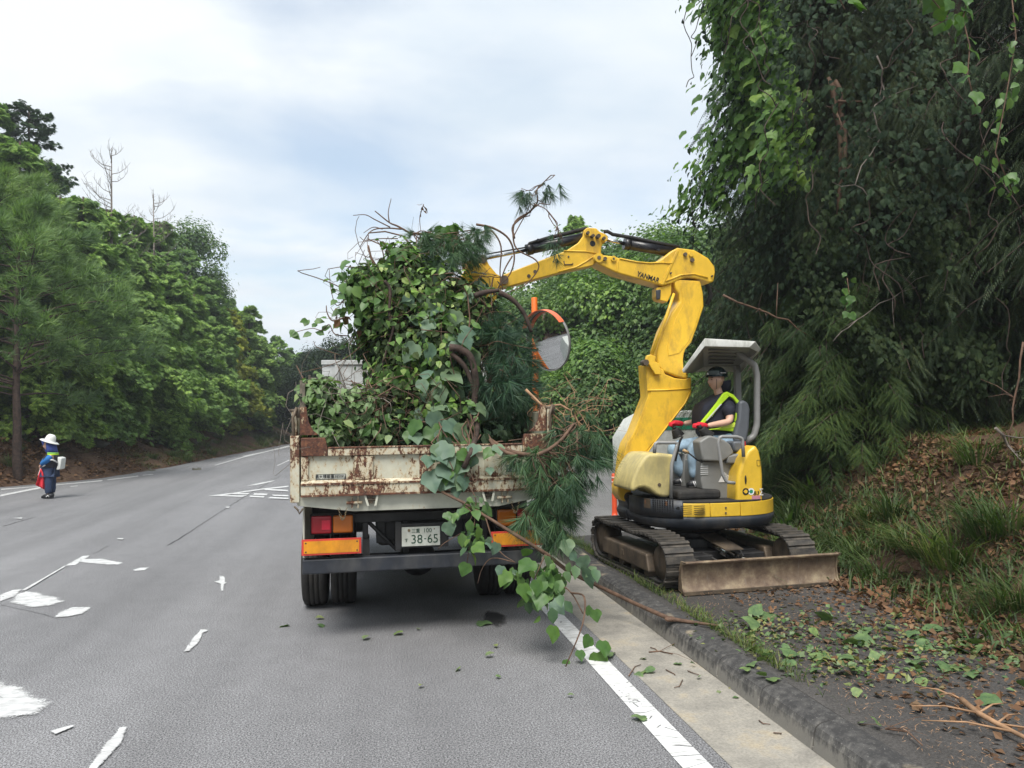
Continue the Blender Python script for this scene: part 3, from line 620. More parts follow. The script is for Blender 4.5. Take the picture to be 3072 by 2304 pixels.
def blobtree(rng, H, Rad, base, nclump, nleaf, tmpl, size, flat=1., clump=.36):
    wood = MB(); wood.tube([(0, 0, -.4), (rng.normal()*.1, rng.normal()*.1, H*.4), (rng.normal()*.3, rng.normal()*.3, H*.8)], [H*.02, H*.014, H*.005], 8)
    parts = []
    for i in range(nclump):
        u = rdir(rng, 1)[0]; rr = rng.uniform(.35, 1.)**.5; h = (u[2]*.5+.5)
        c = np.array([u[0]*Rad*rr, u[1]*Rad*rr, base+(H-base)*(.5+.47*u[2]*rr)]); r_ = Rad*clump*rng.uniform(.7, 1.3)
        if i % 3 == 0: wood.tube([(0, 0, base+(c[2]-base)*.35), c*np.array([.5, .5, .85]), c], [H*.008, H*.005, .01], 5, False)
        q = rdir(rng, nleaf); q[:, 2] = np.where(q[:, 2] < -.5, -q[:, 2], q[:, 2]); pos = c+q*r_*(.72+.38*rng.random((nleaf, 1))+.22*np.abs(rng.normal(size=(nleaf, 1)))*(rng.random((nleaf, 1)) < .3))*np.array([1, 1, .8*flat+.25*rng.random()])*(1+.18*np.sin(q[:, :1]*7+i)*np.cos(q[:, 1:2]*6+2*i))
        nr = nz(q+np.array([0, 0, .6])+.5*rdir(rng, nleaf)); d = rdir(rng, nleaf)*.6+np.array([0, 0, -.9]); d -= (d*nr).sum(1, keepdims=True)*nr
        parts.append(scatter(tmpl, pos, frames(d, nr), size*rng.uniform(.6, 1.3, nleaf)))
    return wood.mesh('trunk'), arr_mesh('crown', *cat(parts))
def plant_tree(name, meshes, mats, loc, rz, s, label, group, cat='tree', sz=None):
    o = empty(name, (loc[0], loc[1], loc[2]), label, cat, group, rz)
    o.scale = (s, s, sz or s)
    for nm_, me, mt in (('trunk', meshes[0], mats[0]), ('crown', meshes[1], mats[1])):
        if not me.materials: me.materials.append(mt)
        c = bpy.data.objects.new(nm_, me); col.objects.link(c); c.parent = o
        if me.materials[0] != mt: c.material_slots[0].link = 'OBJECT'; c.material_slots[0].material = mt
    return o
ORD = ['first', 'second', 'third', 'fourth', 'fifth', 'sixth', 'seventh', 'eighth', 'ninth', 'tenth', 'eleventh', 'twelfth', 'thirteenth', 'fourteenth', 'fifteenth', 'sixteenth', 'seventeenth', 'eighteenth', 'nineteenth', 'twentieth']
def gz(x, y): return float(terr(np.array(float(x)), np.array(float(y))))
RT = np.random.default_rng(11)
HINO = [conifer(RT, 8.5, 2.3, .3, 120, 105, TFAN, .27, .3, curve=.42, up=.3) for _ in range(3)]
HINOHI = conifer(RT, 7.5, 2.6, .1, 140, 120, TFAN, .25, .35, curve=.5, up=.3, crown_pow=.6)
PINEL = conifer(RT, 8.6, 3.3, 2.6, 70, 46, [TNS], .42, -.5, tip=.16, curve=.18, lean=1.1, up=.4, crown_pow=.55, dense_in=.4)
DEAD = [None]
def deadtree(rng, H):
    mb = MB(); mb.tube([(0, 0, -.3), (.1, 0, H*.5), (.05, .1, H)], [.1, .06, .012], 6)
    for i in range(46):
        h = H*(.18+.8*i/46); az = rng.uniform(0, 6.28); L = 2.2*(1.1-.75*h/H)*rng.uniform(.6, 1.2); d = np.array([math.cos(az), math.sin(az), 0]); o = np.array([.05, .03, h])
        pts = [o, o+d*L*.4+[0, 0, L*.12], o+d*L*.75+[0, 0, L*.42], o+d*L+[0, 0, L*.8]]; mb.tube(pts, [.018, .013, .009, .004], 4, False)
        for k in range(6):
            s = rng.uniform(.3, .95); b = o+d*L*s+np.array([0, 0, L*.75*s*s]); e = b+rng.normal(size=3)*.25*L*.5+np.array([0, 0, .3]); mb.tube([b, (b+e)/2+rng.normal(size=3)*.04, e], [.007, .006, .003], 3, False)
    return mb.mesh('trunk')
# --- left hillside: front rank along the verge, then ranks climbing the slope
def left_front():
    rng = random.Random(4)
    lab = 'dense green cypress on the left verge with drooping sprays down to the bank'
    ys = [29.5, 32.5, 36, 39.5, 43.5, 48, 52.5, 57.5, 63, 69, 76, 84, 93, 103]
    for i, y in enumerate(ys):
        x = float(xl(y))-2.1-rng.uniform(0, .8)-(1.0 if y < 34 else 0); s = rng.uniform(.9, 1.12)*(.95 if y > 60 else 1)
        yel = i in (6,)
        plant_tree('cypress_tree', HINO[i % 3] if i > 2 else HINOHI, (M_bark, L_hinoy if yel else L_hino), (x, y, gz(x, y)-.2), rng.uniform(0, 6), s,
                   'yellow green cypress standing out in the middle of the left roadside row' if yel else ORD[i]+' cypress from the near end of the row along the left verge', 'cypresses in the row along the left verge')
    for k, (n, dx, y0, y1) in enumerate(((13, 5.2, 31, 92), (11, 9.0, 30, 82), (9, 13.5, 28, 74))):
        for i in range(n):
            y = y0+(y1-y0)*i/(n-1)+rng.uniform(-1.2, 1.2); x = float(xl(y))-dx-rng.uniform(-1, 1)
            s = rng.uniform(.85, 1.12)
            plant_tree('cypress_tree', HINO[(i+k) % 3], (M_bark, L_hino), (x, y, gz(x, y)-.3), rng.uniform(0, 6), s*(1-.1*k),
                       'cypress higher up the left slope, its top showing above the roadside row', 'cypresses climbing the left slope')
left_front()
gp = at(*p(50, 915), 25.5); px_, py_ = gp[0], 25.5
lp_ = plant_tree('pine_tree', PINEL, (M_bark, L_pinef), (px_, py_, gz(px_, py_)-.2), 2.2, 1.0, 'soft needled pine with a leaning dark bare trunk above the flag person', None)
lp_.rotation_euler = (0, R(8), 2.2)
plant_tree('pine_tree', PINEL, (M_bark, L_pinef), (-18.2, 27, gz(-18.2, 27)-.3), 4.1, 1.0, 'soft needled pine cut by the left edge of the photo', None)
plant_tree('pine_tree', PINEL, (M_bark, L_pinef), (-13.4, 30.5, gz(-13.4, 30.5)-.3), 0.6, .95, 'taller pine standing just right of the leaning pine', None)
for y_, dx_, s_, zz_ in ((27, 7.5, .9, 1), (35, 10, 1., 1), (33, 9, 1.3, 1), (36, 11.5, 1.35, 1), (34, 6.2, 1.2, 1), (38, 14, 1.35, 1), (41, 8.5, 1.2, 1), (31, 13, 1.3, 1), (29, 5.5, 1.1, 1)):
    x_ = float(xl(y_))-dx_; plant_tree('cypress_tree', HINO[1], (M_bark, L_hino), (x_, y_, gz(x_, y_)-.3), 1., s_, 'cypress higher up the left slope, its top showing above the roadside row', 'cypresses climbing the left slope')
for k_, (u_, v_, Y_) in enumerate(((232, 452, 36), (290, 465, 40), (180, 425, 33), (345, 478, 45), (130, 425, 34), (400, 535, 50), (75, 400, 33), (455, 600, 56), (500, 665, 60))):
    q = at(*p(u_, v_), Y_); b_ = gz(q[0], Y_)-.3; s_ = (q[2]-b_)/8.5; plant_tree('cypress_tree', HINO[k_ % 3], (M_bark, L_hino), (q[0], Y_, b_), k_*1.9, min(s_, 1.25), ORD[k_]+' tall cypress from the left among those whose tops line the left skyline', 'cypresses on the left skyline', sz=s_)
dm = deadtree(RT, 9.5); dm.materials.append(M_bark2)
x_, y_ = at(*p(235, 600), 36)[:2]; dt = tag(link('dead_tree', dm, M_bark2), 'bare grey dead tree sticking up above the left slope', 'dead tree'); dt.location = (x_, y_, at(*p(225, 318), 36)[2]-9.5)
x_, y_ = at(*p(335, 600), 42)[:2]; dt = tag(link('dead_tree', dm, M_bark2), 'lower bare dead tree with pale twigs among the cypresses', 'dead tree'); dt.location = (x_, y_, at(*p(335, 430), 42)[2]-9.2); dt.rotation_euler.z = 2; 
BLOB = [blobtree(RT, 8, 3., .3, 52, 700, TLL, .17) for _ in range(2)]
x_, y_ = at(*p(60, 500), 40)[:2]; zt = at(*p(60, 232), 40)[2]
o = plant_tree('fir_tree', conifer(RT, 9, 2.2, .6, 110, 46, TFAN, .26, .1, curve=.2, up=.5, crown_pow=.5, dense_in=.35), (M_bark, leafmat('fir_needle', [(.03, .065, .03), (.05, .1, .04)], .2)), (x_, y_, zt-9), 1, 1, 'dark open crowned tree topping the left skyline', None)
x_, y_ = at(*p(-20, 500), 38)[:2]; plant_tree('fir_tree', HINO[1], (M_bark, L_hino), (x_, y_, zt-8.6), 1, .95, 'dense dark conifer at the far left skyline', None)
x_, y_ = at(*p(375, 600), 52)[:2]; zt = at(*p(375, 482), 52)[2]; plant_tree('broadleaf_tree', BLOB[1], (M_bark, L_mid), (x_, y_, zt-8), 3, 1., 'dark rounded tree rising behind the left cypress row', None)
# --- far end of the road
for k, (u, v, Y, s) in enumerate(((598, 808, 120, .8), (622, 830, 95, .65), (640, 845, 85, .6), (575, 790, 105, .9))):
    x_ = at(*p(u, v), Y)[0]; zt = at(*p(u, v), Y)[2]; plant_tree('broadleaf_tree', BLOB[k % 2], (M_bark, L_mid), (x_, Y, zt-8*s), k, s, 'bright green roadside tree at the far bend', 'trees at the far bend of the road')
for k, (u, v, Y, s) in enumerate(((672, 765, 62, .8), (655, 800, 70, .7), (715, 752, 58, .9), (775, 738, 52, 1.))):
    x_ = at(*p(u, v), Y)[0]; zt = at(*p(u, v), Y)[2]; plant_tree('broadleaf_tree', BLOB[k % 2], (M_bark, L_kdark), (x_, Y, zt-8*s), k*2, s, ['dark tree rising behind the left edge of the truck bed', 'leftmost small dark tree beside the truck bed', 'dark tree behind the pale truck headboard', 'dark tree hidden behind the vine bundle'][k], 'dark trees behind the truck')
# --- kudzu smothered trees in the middle distance
MOUND = [blobtree(RT, 9, 3.3, 0., 62, 560, TLL, .2, clump=.34), blobtree(RT, 9, 3.0, 0., 56, 560, TLL, .18, clump=.3)]
md = [(1180, 625, 36, 0), (1255, 520, 38, 1), (1330, 515, 34, 0), (1410, 480, 36, 1), (1480, 470, 32, 0), (1275, 560, 31, 1), (1370, 560, 29.5, 0), (1215, 610, 32, 0), (1130, 640, 33, 1), (1440, 560, 28, 1), (1060, 640, 40, 0), (990, 640, 44, 1), (900, 640, 48, 0), (1540, 470, 27, 1), (1600, 500, 25, 0)]
for k, (u, v, Y, t) in enumerate(md):
    q = at(*p(u, v), Y); s = (q[2]+.2)/9
    plant_tree('kudzu_covered_tree', MOUND[t], (M_bark, L_mid if k % 3 else L_kudzu), (q[0], Y, -.1), k*1.3, min(s, 1.05), 'kudzu smothered tree '+['left behind the mirror post', 'in the middle behind the arm elbow', 'below the arm cylinder', 'behind the boom maker name', 'right behind the boom elbow', 'between mirror and arm pivot', 'low between mirror and boom', 'just right of the mirror disc', 'left of the mirror hood', 'below the upper boom', 'behind the pine bough', 'behind the vine bundle', 'farthest left behind the truck', 'right of the boom post', 'beside the tall woods edge'][k], 'kudzu covered trees in the middle distance', sz=s)
LOWM = blobtree(RT, 4.2, 2.2, 0., 40, 520, TLL, .17, clump=.4)
for k, (u, v, Y) in enumerate(((1270, 740, 27), (1330, 790, 25), (1215, 800, 27), (1390, 720, 27.5), (1150, 860, 26), (1500, 830, 22), (1560, 800, 20.5), (1440, 840, 24.5))):
    q = at(*p(u, v), Y); s = max(.4, q[2]/4.2); plant_tree('kudzu_mound', LOWM, (M_bark, L_kudzu if k % 2 == 0 else L_mid), (q[0], Y, .0), k*2.1, min(1.1, s), 'low kudzu mound '+['just right of the mirror', 'left of the lower boom', 'below the mirror disc', 'near the link rod', 'lowest behind the pine bough', 'behind the canopy post', 'behind the operator seat', 'behind the lower boom'][k], 'kudzu mounds beyond the yard', cat='bush', sz=s)
x_ = at(*p(1135, 600), 46)[0]
# conifer tip above the boom
q = at(*p(1243, 466), 40); plant_tree('cypress_tree', HINO[0], (M_bark, L_hino), (q[0], 40, q[2]-8.5), 0, 1, 'thin conifer tip poking above the kudzu behind the boom', None)
# --- right woods: cedars
CED = [conifer(RT, 11, 2.0, .6, 130, 120, [TFR], .3, .85, curve=.6, up=.2, tip=.22, crown_pow=.5, dense_in=.15) for _ in range(2)]
front = [(8.2, 11.7, 0), (9.2, 10.4, 1), (8.1, 12.3, 1), (10.2, 9.3, 0), (9.6, 7.2, 1), (9.4, 11.9, 0), (8.9, 14.4, 1), (8.5, 13.2, 0), (9.6, 5.0, 0)]
labs = ['tall cedar whose fronds hang behind the excavator canopy', 'dark cedar right of the excavator canopy', 'dark cedar behind the grey rear roll bar', 'dark cedar with hanging fronds over the bank', 'dark cedar nearest the right edge above the bank', 'cedar half hidden in the shade of the bank woods', 'cedar seen through gaps right of the boom elbow', 'cedar just right of the boom elbow with lit outer sprays', 'cedar over the near end of the bank at the right edge']
for k, (x, y, t) in enumerate(front):
    plant_tree('cedar_tree', CED[t], (M_bark, L_cedar), (x, y, gz(x, y)-.3), k*1.7, 1.0+.05*(k % 3), labs[k], None)
rr_ = random.Random(9)
CEDB = conifer(RT, 12, 2.0, 3.6, 90, 80, [TFR], .34, .85, curve=.5, up=.2, tip=.25, crown_pow=.5, dense_in=.2)
for k in range(38):
    x = 10.8+rr_.random()*14; y = 2+rr_.random()*20
    plant_tree('cedar_tree', CEDB if x < 15 else CED[k % 2], (M_bark, L_cedar), (x, y, gz(x, y)-.3), rr_.random()*6, rr_.uniform(.9, 1.25), 'dark cedar standing deep in the shaded right hand woods', 'cedars deep in the right hand woods')
for k in range(9):
    y = 2+2.9*k; x = float(xl(y))-1.6-(k % 3)*1.3; plant_tree('cypress_tree', HINO[k % 3], (M_bark, L_hino), (x, y, gz(x, y)-.2), k, 1., 'cypress of the far roadside reflected in the traffic mirror', 'cypresses reflected in the mirror')
for k in range(9):   # roadside wood behind the camera, seen only in the mirror and from other places
    y = -8-6*k; x = 8.5+rr_.random()*2; plant_tree('cedar_tree', CED[k % 2], (M_bark, L_cedar), (x, y, .3), k, .9, 'cedar of the roadside wood reflected in the traffic mirror', 'cedars reflected in the mirror')
    x = -16-rr_.random()*3; plant_tree('cypress_tree', HINO[k % 3], (M_bark, L_hino), (x, y, .6), k, 1., 'cypress of the far roadside reflected in the traffic mirror', 'cypresses reflected in the mirror')
# low cedar boughs and sprays spilling over the bank right of the excavator
SPILL = conifer(RT, 3.0, 1.15, .1, 64, 150, [TFR], .2, .55, curve=.6, up=.35, tip=.3, crown_pow=.45)
for k, (u, v, Y, s, lb) in enumerate(((1740, 800, 11.6, 1.1, 'young cedar with drooping sprays right behind the excavator'), (1790, 850, 10.6, .95, 'leafy young cedar in the middle of the bank'), (1870, 870, 10.2, .9, 'young cedar at the dark end of the bank'), (1730, 700, 12.8, 1.2, 'young cedar beside the grey roll bar'), (1960, 760, 10.8, 1.1, 'young cedar in deep shade on the bank top'))):
    q = at(*p(u, v), Y); g_ = gz(q[0], Y); plant_tree('young_cedar', SPILL, (M_bark, L_spill), (q[0], Y, g_-.1), k*2.2, s, lb, None, cat='young tree')
# kudzu curtain over the outermost trees: a lumpy skin of big leaves
def surf_leaves(rng, n, fn, tmpl, size, bias, jit=.7, down=.9):
    a, b = rng.random(n), rng.random(n); pos, nr = fn(a, b, rng); nrm = nz(nr+np.asarray(bias)+jit*rdir(rng, n)); d = rdir(rng, n)*.5; d[:, 2] -= down; d -= (d*nrm).sum(1, keepdims=True)*nrm
    return scatter(tmpl, pos, frames(d, nrm), size*rng.uniform(.55, 1.25, n))
def curtain(a, b, rng):           # a: around the tree crown, b: height
    ang = R(150)+a*R(150); z = 2.4+b*8.2; rad = 2.0+.6*np.sin(b*2.9)+.5*np.sin(a*9+b*6)+.3*np.sin(a*21-b*15)+.25*rng.normal(size=len(a))-.9*np.clip(.35-b, 0, 1)*2
    x = 8.35+rad*np.cos(ang)-.55*(b > .5)*(b-.5); y = 11.3+rad*np.sin(ang)
    return np.stack([x, y, z], 1), np.stack([np.cos(ang), np.sin(ang), .3+0*a], 1)
kv = empty('kudzu_vine', (7.3, 11.4, 2.), 'kudzu curtain with broad leaves draped over the tall tree at the sky edge', 'vine')
RK = np.random.default_rng(21)
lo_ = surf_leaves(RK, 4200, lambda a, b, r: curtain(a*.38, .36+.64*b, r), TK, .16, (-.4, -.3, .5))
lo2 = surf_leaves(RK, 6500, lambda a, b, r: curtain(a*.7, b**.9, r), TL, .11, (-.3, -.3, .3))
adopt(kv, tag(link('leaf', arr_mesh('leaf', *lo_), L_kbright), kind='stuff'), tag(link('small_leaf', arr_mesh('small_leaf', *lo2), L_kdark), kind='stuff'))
tw = MB(); rr2 = np.random.default_rng(5)
for i in range(70):
    a, b = rr2.random(1), rr2.random(1); q, nr = curtain(a, b, rr2); q = q[0]+nr[0]*.1; pts = [q]
    for k in range(7): q = q+np.array([rr2.normal()*.12, rr2.normal()*.12, -rr2.uniform(.08, .3)]); pts.append(q)
    tw.tube(crom(pts, 3), .007, 4, False)
tag(tw.build('stem', M_bark, kv), kind='stuff')
# ivy like dark vine sheet hanging over the right cedars
iv = empty('ivy_vine', (9, 9.5, 2), 'dark ivy sheet hanging down the cedars right of the sky edge', 'vine')
def ivy(a, b, rng):
    X = 6.3+a*2.3; Z = 2.7+b*2.3-.8*np.abs(np.sin(a*7)); Yy = 10.3-1.0*a+.5*np.sin(a*14+b*5)+.35*np.sin(b*11+a*4)+.14*rng.normal(size=len(a))
    return np.stack([X, Yy, Z], 1), np.tile([-.25, -1, .2], (len(a), 1))
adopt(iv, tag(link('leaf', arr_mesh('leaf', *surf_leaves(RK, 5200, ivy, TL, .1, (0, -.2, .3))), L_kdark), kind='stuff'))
# strands of kudzu hanging close by at the top of the view
def strand(name, label, pts, nleaf, size, seed, mat=L_kudzu, grp=None, rad=.006, tmpl=None):
    rng = np.random.default_rng(seed); o = empty(name, pts[0], label, 'vine', grp); mb = MB(); P = np.array(pts)
    mb.tube(P, rad, 5); mb.build('stem', M_bark3, o); t = np.sort(rng.random(nleaf))*(len(P)-1); i = np.minimum(t.astype(int), len(P)-2); q = P[i]+(P[i+1]-P[i])*(t-i)[:, None]+rng.normal(size=(nleaf, 3))*size*.5
    tm = TK if tmpl is None else tmpl; lme = link_leaf_mesh(tm, mat)
    for k in range(nleaf):
        nr = nz(np.array([0, -1, .3])+.6*rng.normal(size=3)); d = rng.normal(size=3)*.4+np.array([0, 0, -1]); d -= (d@nr)*nr; f = frames(d[None], nr[None])[0]
        add_leaf(o, lme, q[k], f, size*rng.uniform(.6, 1.2))
    return o
_lm = {}
def link_leaf_mesh(tm, mat):
    k = (id(tm), mat.name)
    if k not in _lm: me = arr_mesh('leaf', *tm, True); me.materials.append(mat); _lm[k] = me
    return _lm[k]
def add_leaf(parent, me, pos, f, s, name='leaf'):
    c = bpy.data.objects.new(name, me); col.objects.link(c)
    M = Matrix([[*(f[0]*s), pos[0]], [*(f[1]*s), pos[1]], [*(f[2]*s), pos[2]], [0, 0, 0, 1]])
    if parent is not None: c.parent = parent; c.matrix_parent_inverse = pinv(parent)
    c.matrix_basis = M; return c
strand('hanging_kudzu_vine', 'sunlit kudzu strand hanging at the top of the photo near the right corner', [A(p, *q, 5.6) for q in ((2075, -60), (2090, 0), (2080, 40), (2095, 100), (2090, 160), (2108, 230))], 13, .13, 1)
strand('hanging_kudzu_vine', 'kudzu strand dangling from the top edge left of the corner strand', [A(p, *q, 5.8) for q in ((1990, -60), (2015, 0), (2050, 40), (2010, 60))], 14, .12, 2)
strand('hanging_kudzu_vine', 'two big kudzu leaves poking into the top edge above the woods', [A(p, *q, 6) for q in ((1780, -60), (1810, -10), (1825, 20))], 8, .14, 3)
strand('hanging_kudzu_vine', 'long narrow leaved strand hanging along the right edge of the photo', [A(p, *q, 6.2) for q in ((2180, -60), (2195, 80), (2175, 200), (2150, 330), (2190, 420))], 60, .11, 4, tmpl=TL)
strand('hanging_kudzu_vine', 'short bright green vine tail hanging in the dark gap beside the cedar fronds', [A(p, *q, 9.2) for q in ((1830, 600), (1835, 640), (1822, 680))], 11, .1, 5)
# long bare vines and dead branches in front of the dark woods
for k, (pts, Y, rd, lb) in enumerate((([(1895, 120), (1915, 200), (1885, 240), (1900, 290), (1850, 400), (1880, 420)], 9.0, .012, 'crooked grey vine looping across the dark woods'), ([(1790, 170), (1805, 240), (1815, 340), (1810, 480)], 10.3, .05, 'pair of slim tree stems standing in the dark woods'),
        ([(1560, 640), (1640, 670), (1700, 690), (1780, 750)], 10.3, .018, 'cut branch with pale end sticking out above the canopy'), ([(1800, 1075-340), (1850, 690), (1900, 660), (1980, 620)], 9.4, .008, 'thin arching dead twig above the canopy'),
        ([(2206, 740), (2196, 860), (2180, 940), (2190, 1010)], 7.2, .012, 'thin reddish stem rising at the right edge'), ([(2150, 925), (2190, 975), (2230, 1000)], 7.0, .016, 'broken dry branch leaning at the right edge'))):
    mb = MB(); rg = np.random.default_rng(k+40); P = [at(*p(*q), Y) for q in pts]; fine = []
    for a_, b_ in zip(P, P[1:]):
        for t in (0, .33, .66): fine.append(a_+(b_-a_)*t+rg.normal(size=3)*.02)
    fine.append(P[-1]); n_ = len(fine); mb.tube(fine, [rd*(1-.5*i/n_) for i in range(n_)], 7)
    for j in range(5):
        b_ = fine[rg.integers(1, n_)]; e_ = b_+rg.normal(size=3)*.25; mb.tube([b_, (b_+e_)/2+rg.normal(size=3)*.03, e_], [rd*.5, rd*.4, rd*.2], 4)
    if k == 1: mb.tube([q+np.array([.16-.01*i, .05, 0]) for i, q in enumerate(fine)], [rd*.8]*n_, 7)
    tag(mb.build('dead_branch', M_bark2 if k in (0, 3, 5) else M_bark3), lb, 'branch')
# ------------------------------------------------------------------ undergrowth
def blade_tmpl(w=.02, bend=.5):
    return T([(-w, 0, 0), (w, 0, 0), (-w*.8, .5, -bend*.12), (w*.8, .5, -bend*.12), (0, 1, -bend)], [(0, 1, 3), (0, 3, 2), (2, 3, 4)])
TB = blade_tmpl(.016, .55)
def tuft(rng, n, r, h, w=None):
    a = rng.uniform(0, 6.283, n); rad = r*np.sqrt(rng.random(n))*.5; pos = np.stack([rad*np.cos(a), rad*np.sin(a), 0*a], 1)
    tilt = rng.uniform(.1, .9, n); d = np.stack([np.cos(a)*tilt, np.sin(a)*tilt, np.ones(n)], 1); nr = nz(np.stack([-np.cos(a), -np.sin(a), tilt], 1))
    return scatter(TB if w is None else blade_tmpl(w, .55), pos, frames(d, nr), h*rng.uniform(.5, 1.2, n))
TUFT = [arr_mesh('grass_tuft', *tuft(RK, 150, .5, .62)) for _ in range(2)]
BAMB = arr_mesh('bamboo_grass', *tuft(RK, 46, .6, .55, .06))
for m_ in TUFT: m_.materials.append(L_grass)
BAMB.materials.append(L_grass)
rr3 = random.Random(8)
def put(me, name, x, y, s, lb, g, cat='grass'):
    o = bpy.data.objects.new(name, me); col.objects.link(o); o.location = (x, y, max(gz(x, y), .12 if x > 2.5 else 0)-.03); o.rotation_euler.z = rr3.random()*6.28; o.scale = (s, s, s*rr3.uniform(.8, 1.1)); return tag(o, lb, cat, g)
tg = [(1720, 1105), (1760, 1140), (1810, 1150), (1850, 1170), (1900, 1200), (1700, 1150), (1960, 1190), (2010, 1210), (1680, 1110), (1880, 1150), (2060, 1230), (1930, 1160), (2140, 1230), (2195, 1240), (2160, 1290), (2210, 1300), (2120, 1170), (1790, 1110), (1745, 1180)]
for k, (u, v) in enumerate(sorted(tg)):
    q = gnd(*p(u, v+40), .2); put(TUFT[k % 2], 'grass_tuft', q[0], q[1], rr3.uniform(.5, .85), ORD[k]+' grass tuft in the patch along the right bank foot, counted from the excavator', 'grass tufts along the right bank foot')
for k, (u, v) in enumerate(((1690, 1060), (1720, 1080), (1760, 1050), (1670, 1030), (1820, 1040), (1850, 1010))):
    q = gnd(*p(u, v+60), .4); put(BAMB, 'bamboo_grass', q[0], q[1], rr3.uniform(.9, 1.2), 'broad bladed bamboo grass clump behind the excavator rear', 'bamboo grass clumps beside the excavator', 'plant')
for k, (u, v) in enumerate(((1345, 950), (1370, 945), (1330, 965), (1390, 950), (1300, 960), (1270, 955), (1360, 900))):
    q = gnd(*p(u, v+25), .15); put(TUFT[k % 2], 'grass_tuft', q[0], min(q[1], 30), 1.6, 'tall grass clump at the far edge of the yard', 'grass clumps beyond the yard')
for k in range(42):
    y = 24+rr3.random()*36; x = float(xl(y))-rr3.uniform(.2, 1.8)-(1.3 if y < 32 else 0); put(TUFT[k % 2], 'grass_tuft', x, y, rr3.uniform(.5, 1.) if y > 33 else .45, 'small grass tuft on the left verge under the cypresses', 'grass tufts on the left verge')
q = gnd(*p(45, 1045)); put(TUFT[0], 'grass_tuft', q[0]-.3, q[1], .7, 'pale grass tuft beside the rocks left of the flag person', None)
# verge grass and weed strips (uncountable)
def field(name, n, fx, size, tmpl, mat, label, cat, lay=0.3, zoff=.0, seed=1, var=.4):
    rng = np.random.default_rng(seed); x, y = fx(rng, n); z = np.maximum(terr(x, y), np.where((x > 2.45) & (x < xr(y)+.3), .155, -.2)); z = np.maximum(z, np.where((x < 2.45) & (x > xl(y)), .006, -.2))
    pos = np.stack([x, y, z+zoff+rng.uniform(0, .03, n)], 1); nr = nz(np.array([0, 0, 1.])+lay*rng.normal(size=(n, 3))); d = rdir(rng, n); d -= (d*nr).sum(1, keepdims=True)*nr
    V, F = scatter(tmpl, pos, frames(d, nr), size*(1+var*rng.uniform(-1, 1, n)))
    return tag(link(name, arr_mesh(name, V, F), mat), label, cat, kind='stuff')
def grassfield(name, n, fx, h, label, seed, mat=L_grass):
    rng = np.random.default_rng(seed); x, y = fx(rng, n); z = np.maximum(terr(x, y), np.where(x > 2.45, .15, -.1)); a = rng.uniform(0, 6.283, n); t = rng.uniform(.1, .9, n)
    d = np.stack([np.cos(a)*t, np.sin(a)*t, np.ones(n)], 1); nr = nz(np.stack([-np.cos(a), -np.sin(a), t], 1))
    V, F = scatter(blade_tmpl(.03, .5), np.stack([x, y, z-.01], 1), frames(d, nr), h*rng.uniform(.4, 1.3, n)); return tag(link(name, arr_mesh(name, V, F), mat), label, 'grass', kind='stuff')
def fverge(r, n): y = r.uniform(31, 75, n); return xl(y)-.1-r.random(n)**1.3*3.2, y
grassfield('verge_grass', 26000, fverge, .16, 'short green grass growing on the left verge below the cypresses', 31)
def fkerb(r, n): y = r.choice([5.2, 6.1, 7.4, 8.6, 9.4, 10.2, 11.4], n)+r.normal(size=n)*.35; return 2.7+np.abs(r.normal(size=n))*.06, y
grassfield('kerb_weeds', 2600, fkerb, .11, 'thin dry weeds growing behind the kerb along the excavator track', 32)
def fbank(r, n): y = r.uniform(4.5, 12.4, n); return xr(y)+r.random(n)**.8*3.2-.1, y
def ftoe(r, n): y = r.uniform(4.5, 12.4, n); return xr(y)+r.normal(size=n)*.35+.25, y
grassfield('toe_grass', 5000, ftoe, .24, 'dense green grass along the foot of the right bank', 34)
grassfield('bank_grass', 5500, fbank, .2, 'sparse grass growing over the right bank', 33)
def fbankleaf(r, n): y = r.uniform(4, 12.6, n); return xr(y)-.7+r.random(n)**.8*4.2, y
field('bank_leaf_litter', 20000, fbankleaf, .07, TLL, L_dry, 'brown leaf litter covering the right bank and its foot', 'leaf litter', .6, seed=41)
def ffoot(r, n): y = r.uniform(3.2, 8.5, n); w = r.random(n)**1.6; return xr(y)+.1-w*1.9, y
field('path_leaf_litter', 2400, ffoot, .05, TLL, L_dry, 'scattered brown leaves on the dark pavement below the bank', 'leaf litter', .4, seed=42)
def ftrim(r, n):
    t = r.random(n); c = np.array([gnd(*rk(*q), .17)[:2] for q in ((900, 520), (1250, 500), (1400, 620), (1780, 590), (1950, 660), (1150, 660), (1750, 740), (2000, 640), (1500, 560), (1350, 700), (1180, 720), (950, 560))])
    k = r.integers(0, len(c), n); return c[k, 0]+r.normal(size=n)*.26, c[k, 1]+r.normal(size=n)*.26
field('trimmed_leaf_scatter', 1000, ftrim, .045, TLL, L_fresh, 'torn green leaves scattered over the dark pavement', 'leaf litter', .45, seed=43)
def fwide(r, n): y = r.uniform(2.6, 7.2, n); return 2.72+r.random(n)*(xr(y)-2.7), y
field('twig_and_crumb_litter', 6000, fwide, .026, T([(-.06, 0, 0), (.06, 0, 0), (.03, 1, .02)], [(0, 1, 2)]), M_bark4, 'tiny twigs and crumbs littering the pavement', 'twig litter', .3, seed=44)
def fleft(r, n): y = r.uniform(18, 40, n); return xl(y)-.05-r.random(n)**.8*5.5, y
field('pine_litter', 20000, fleft, .11, TLL, L_dry, 'brown leaf and needle litter on the left bank', 'leaf litter', .5, seed=45)
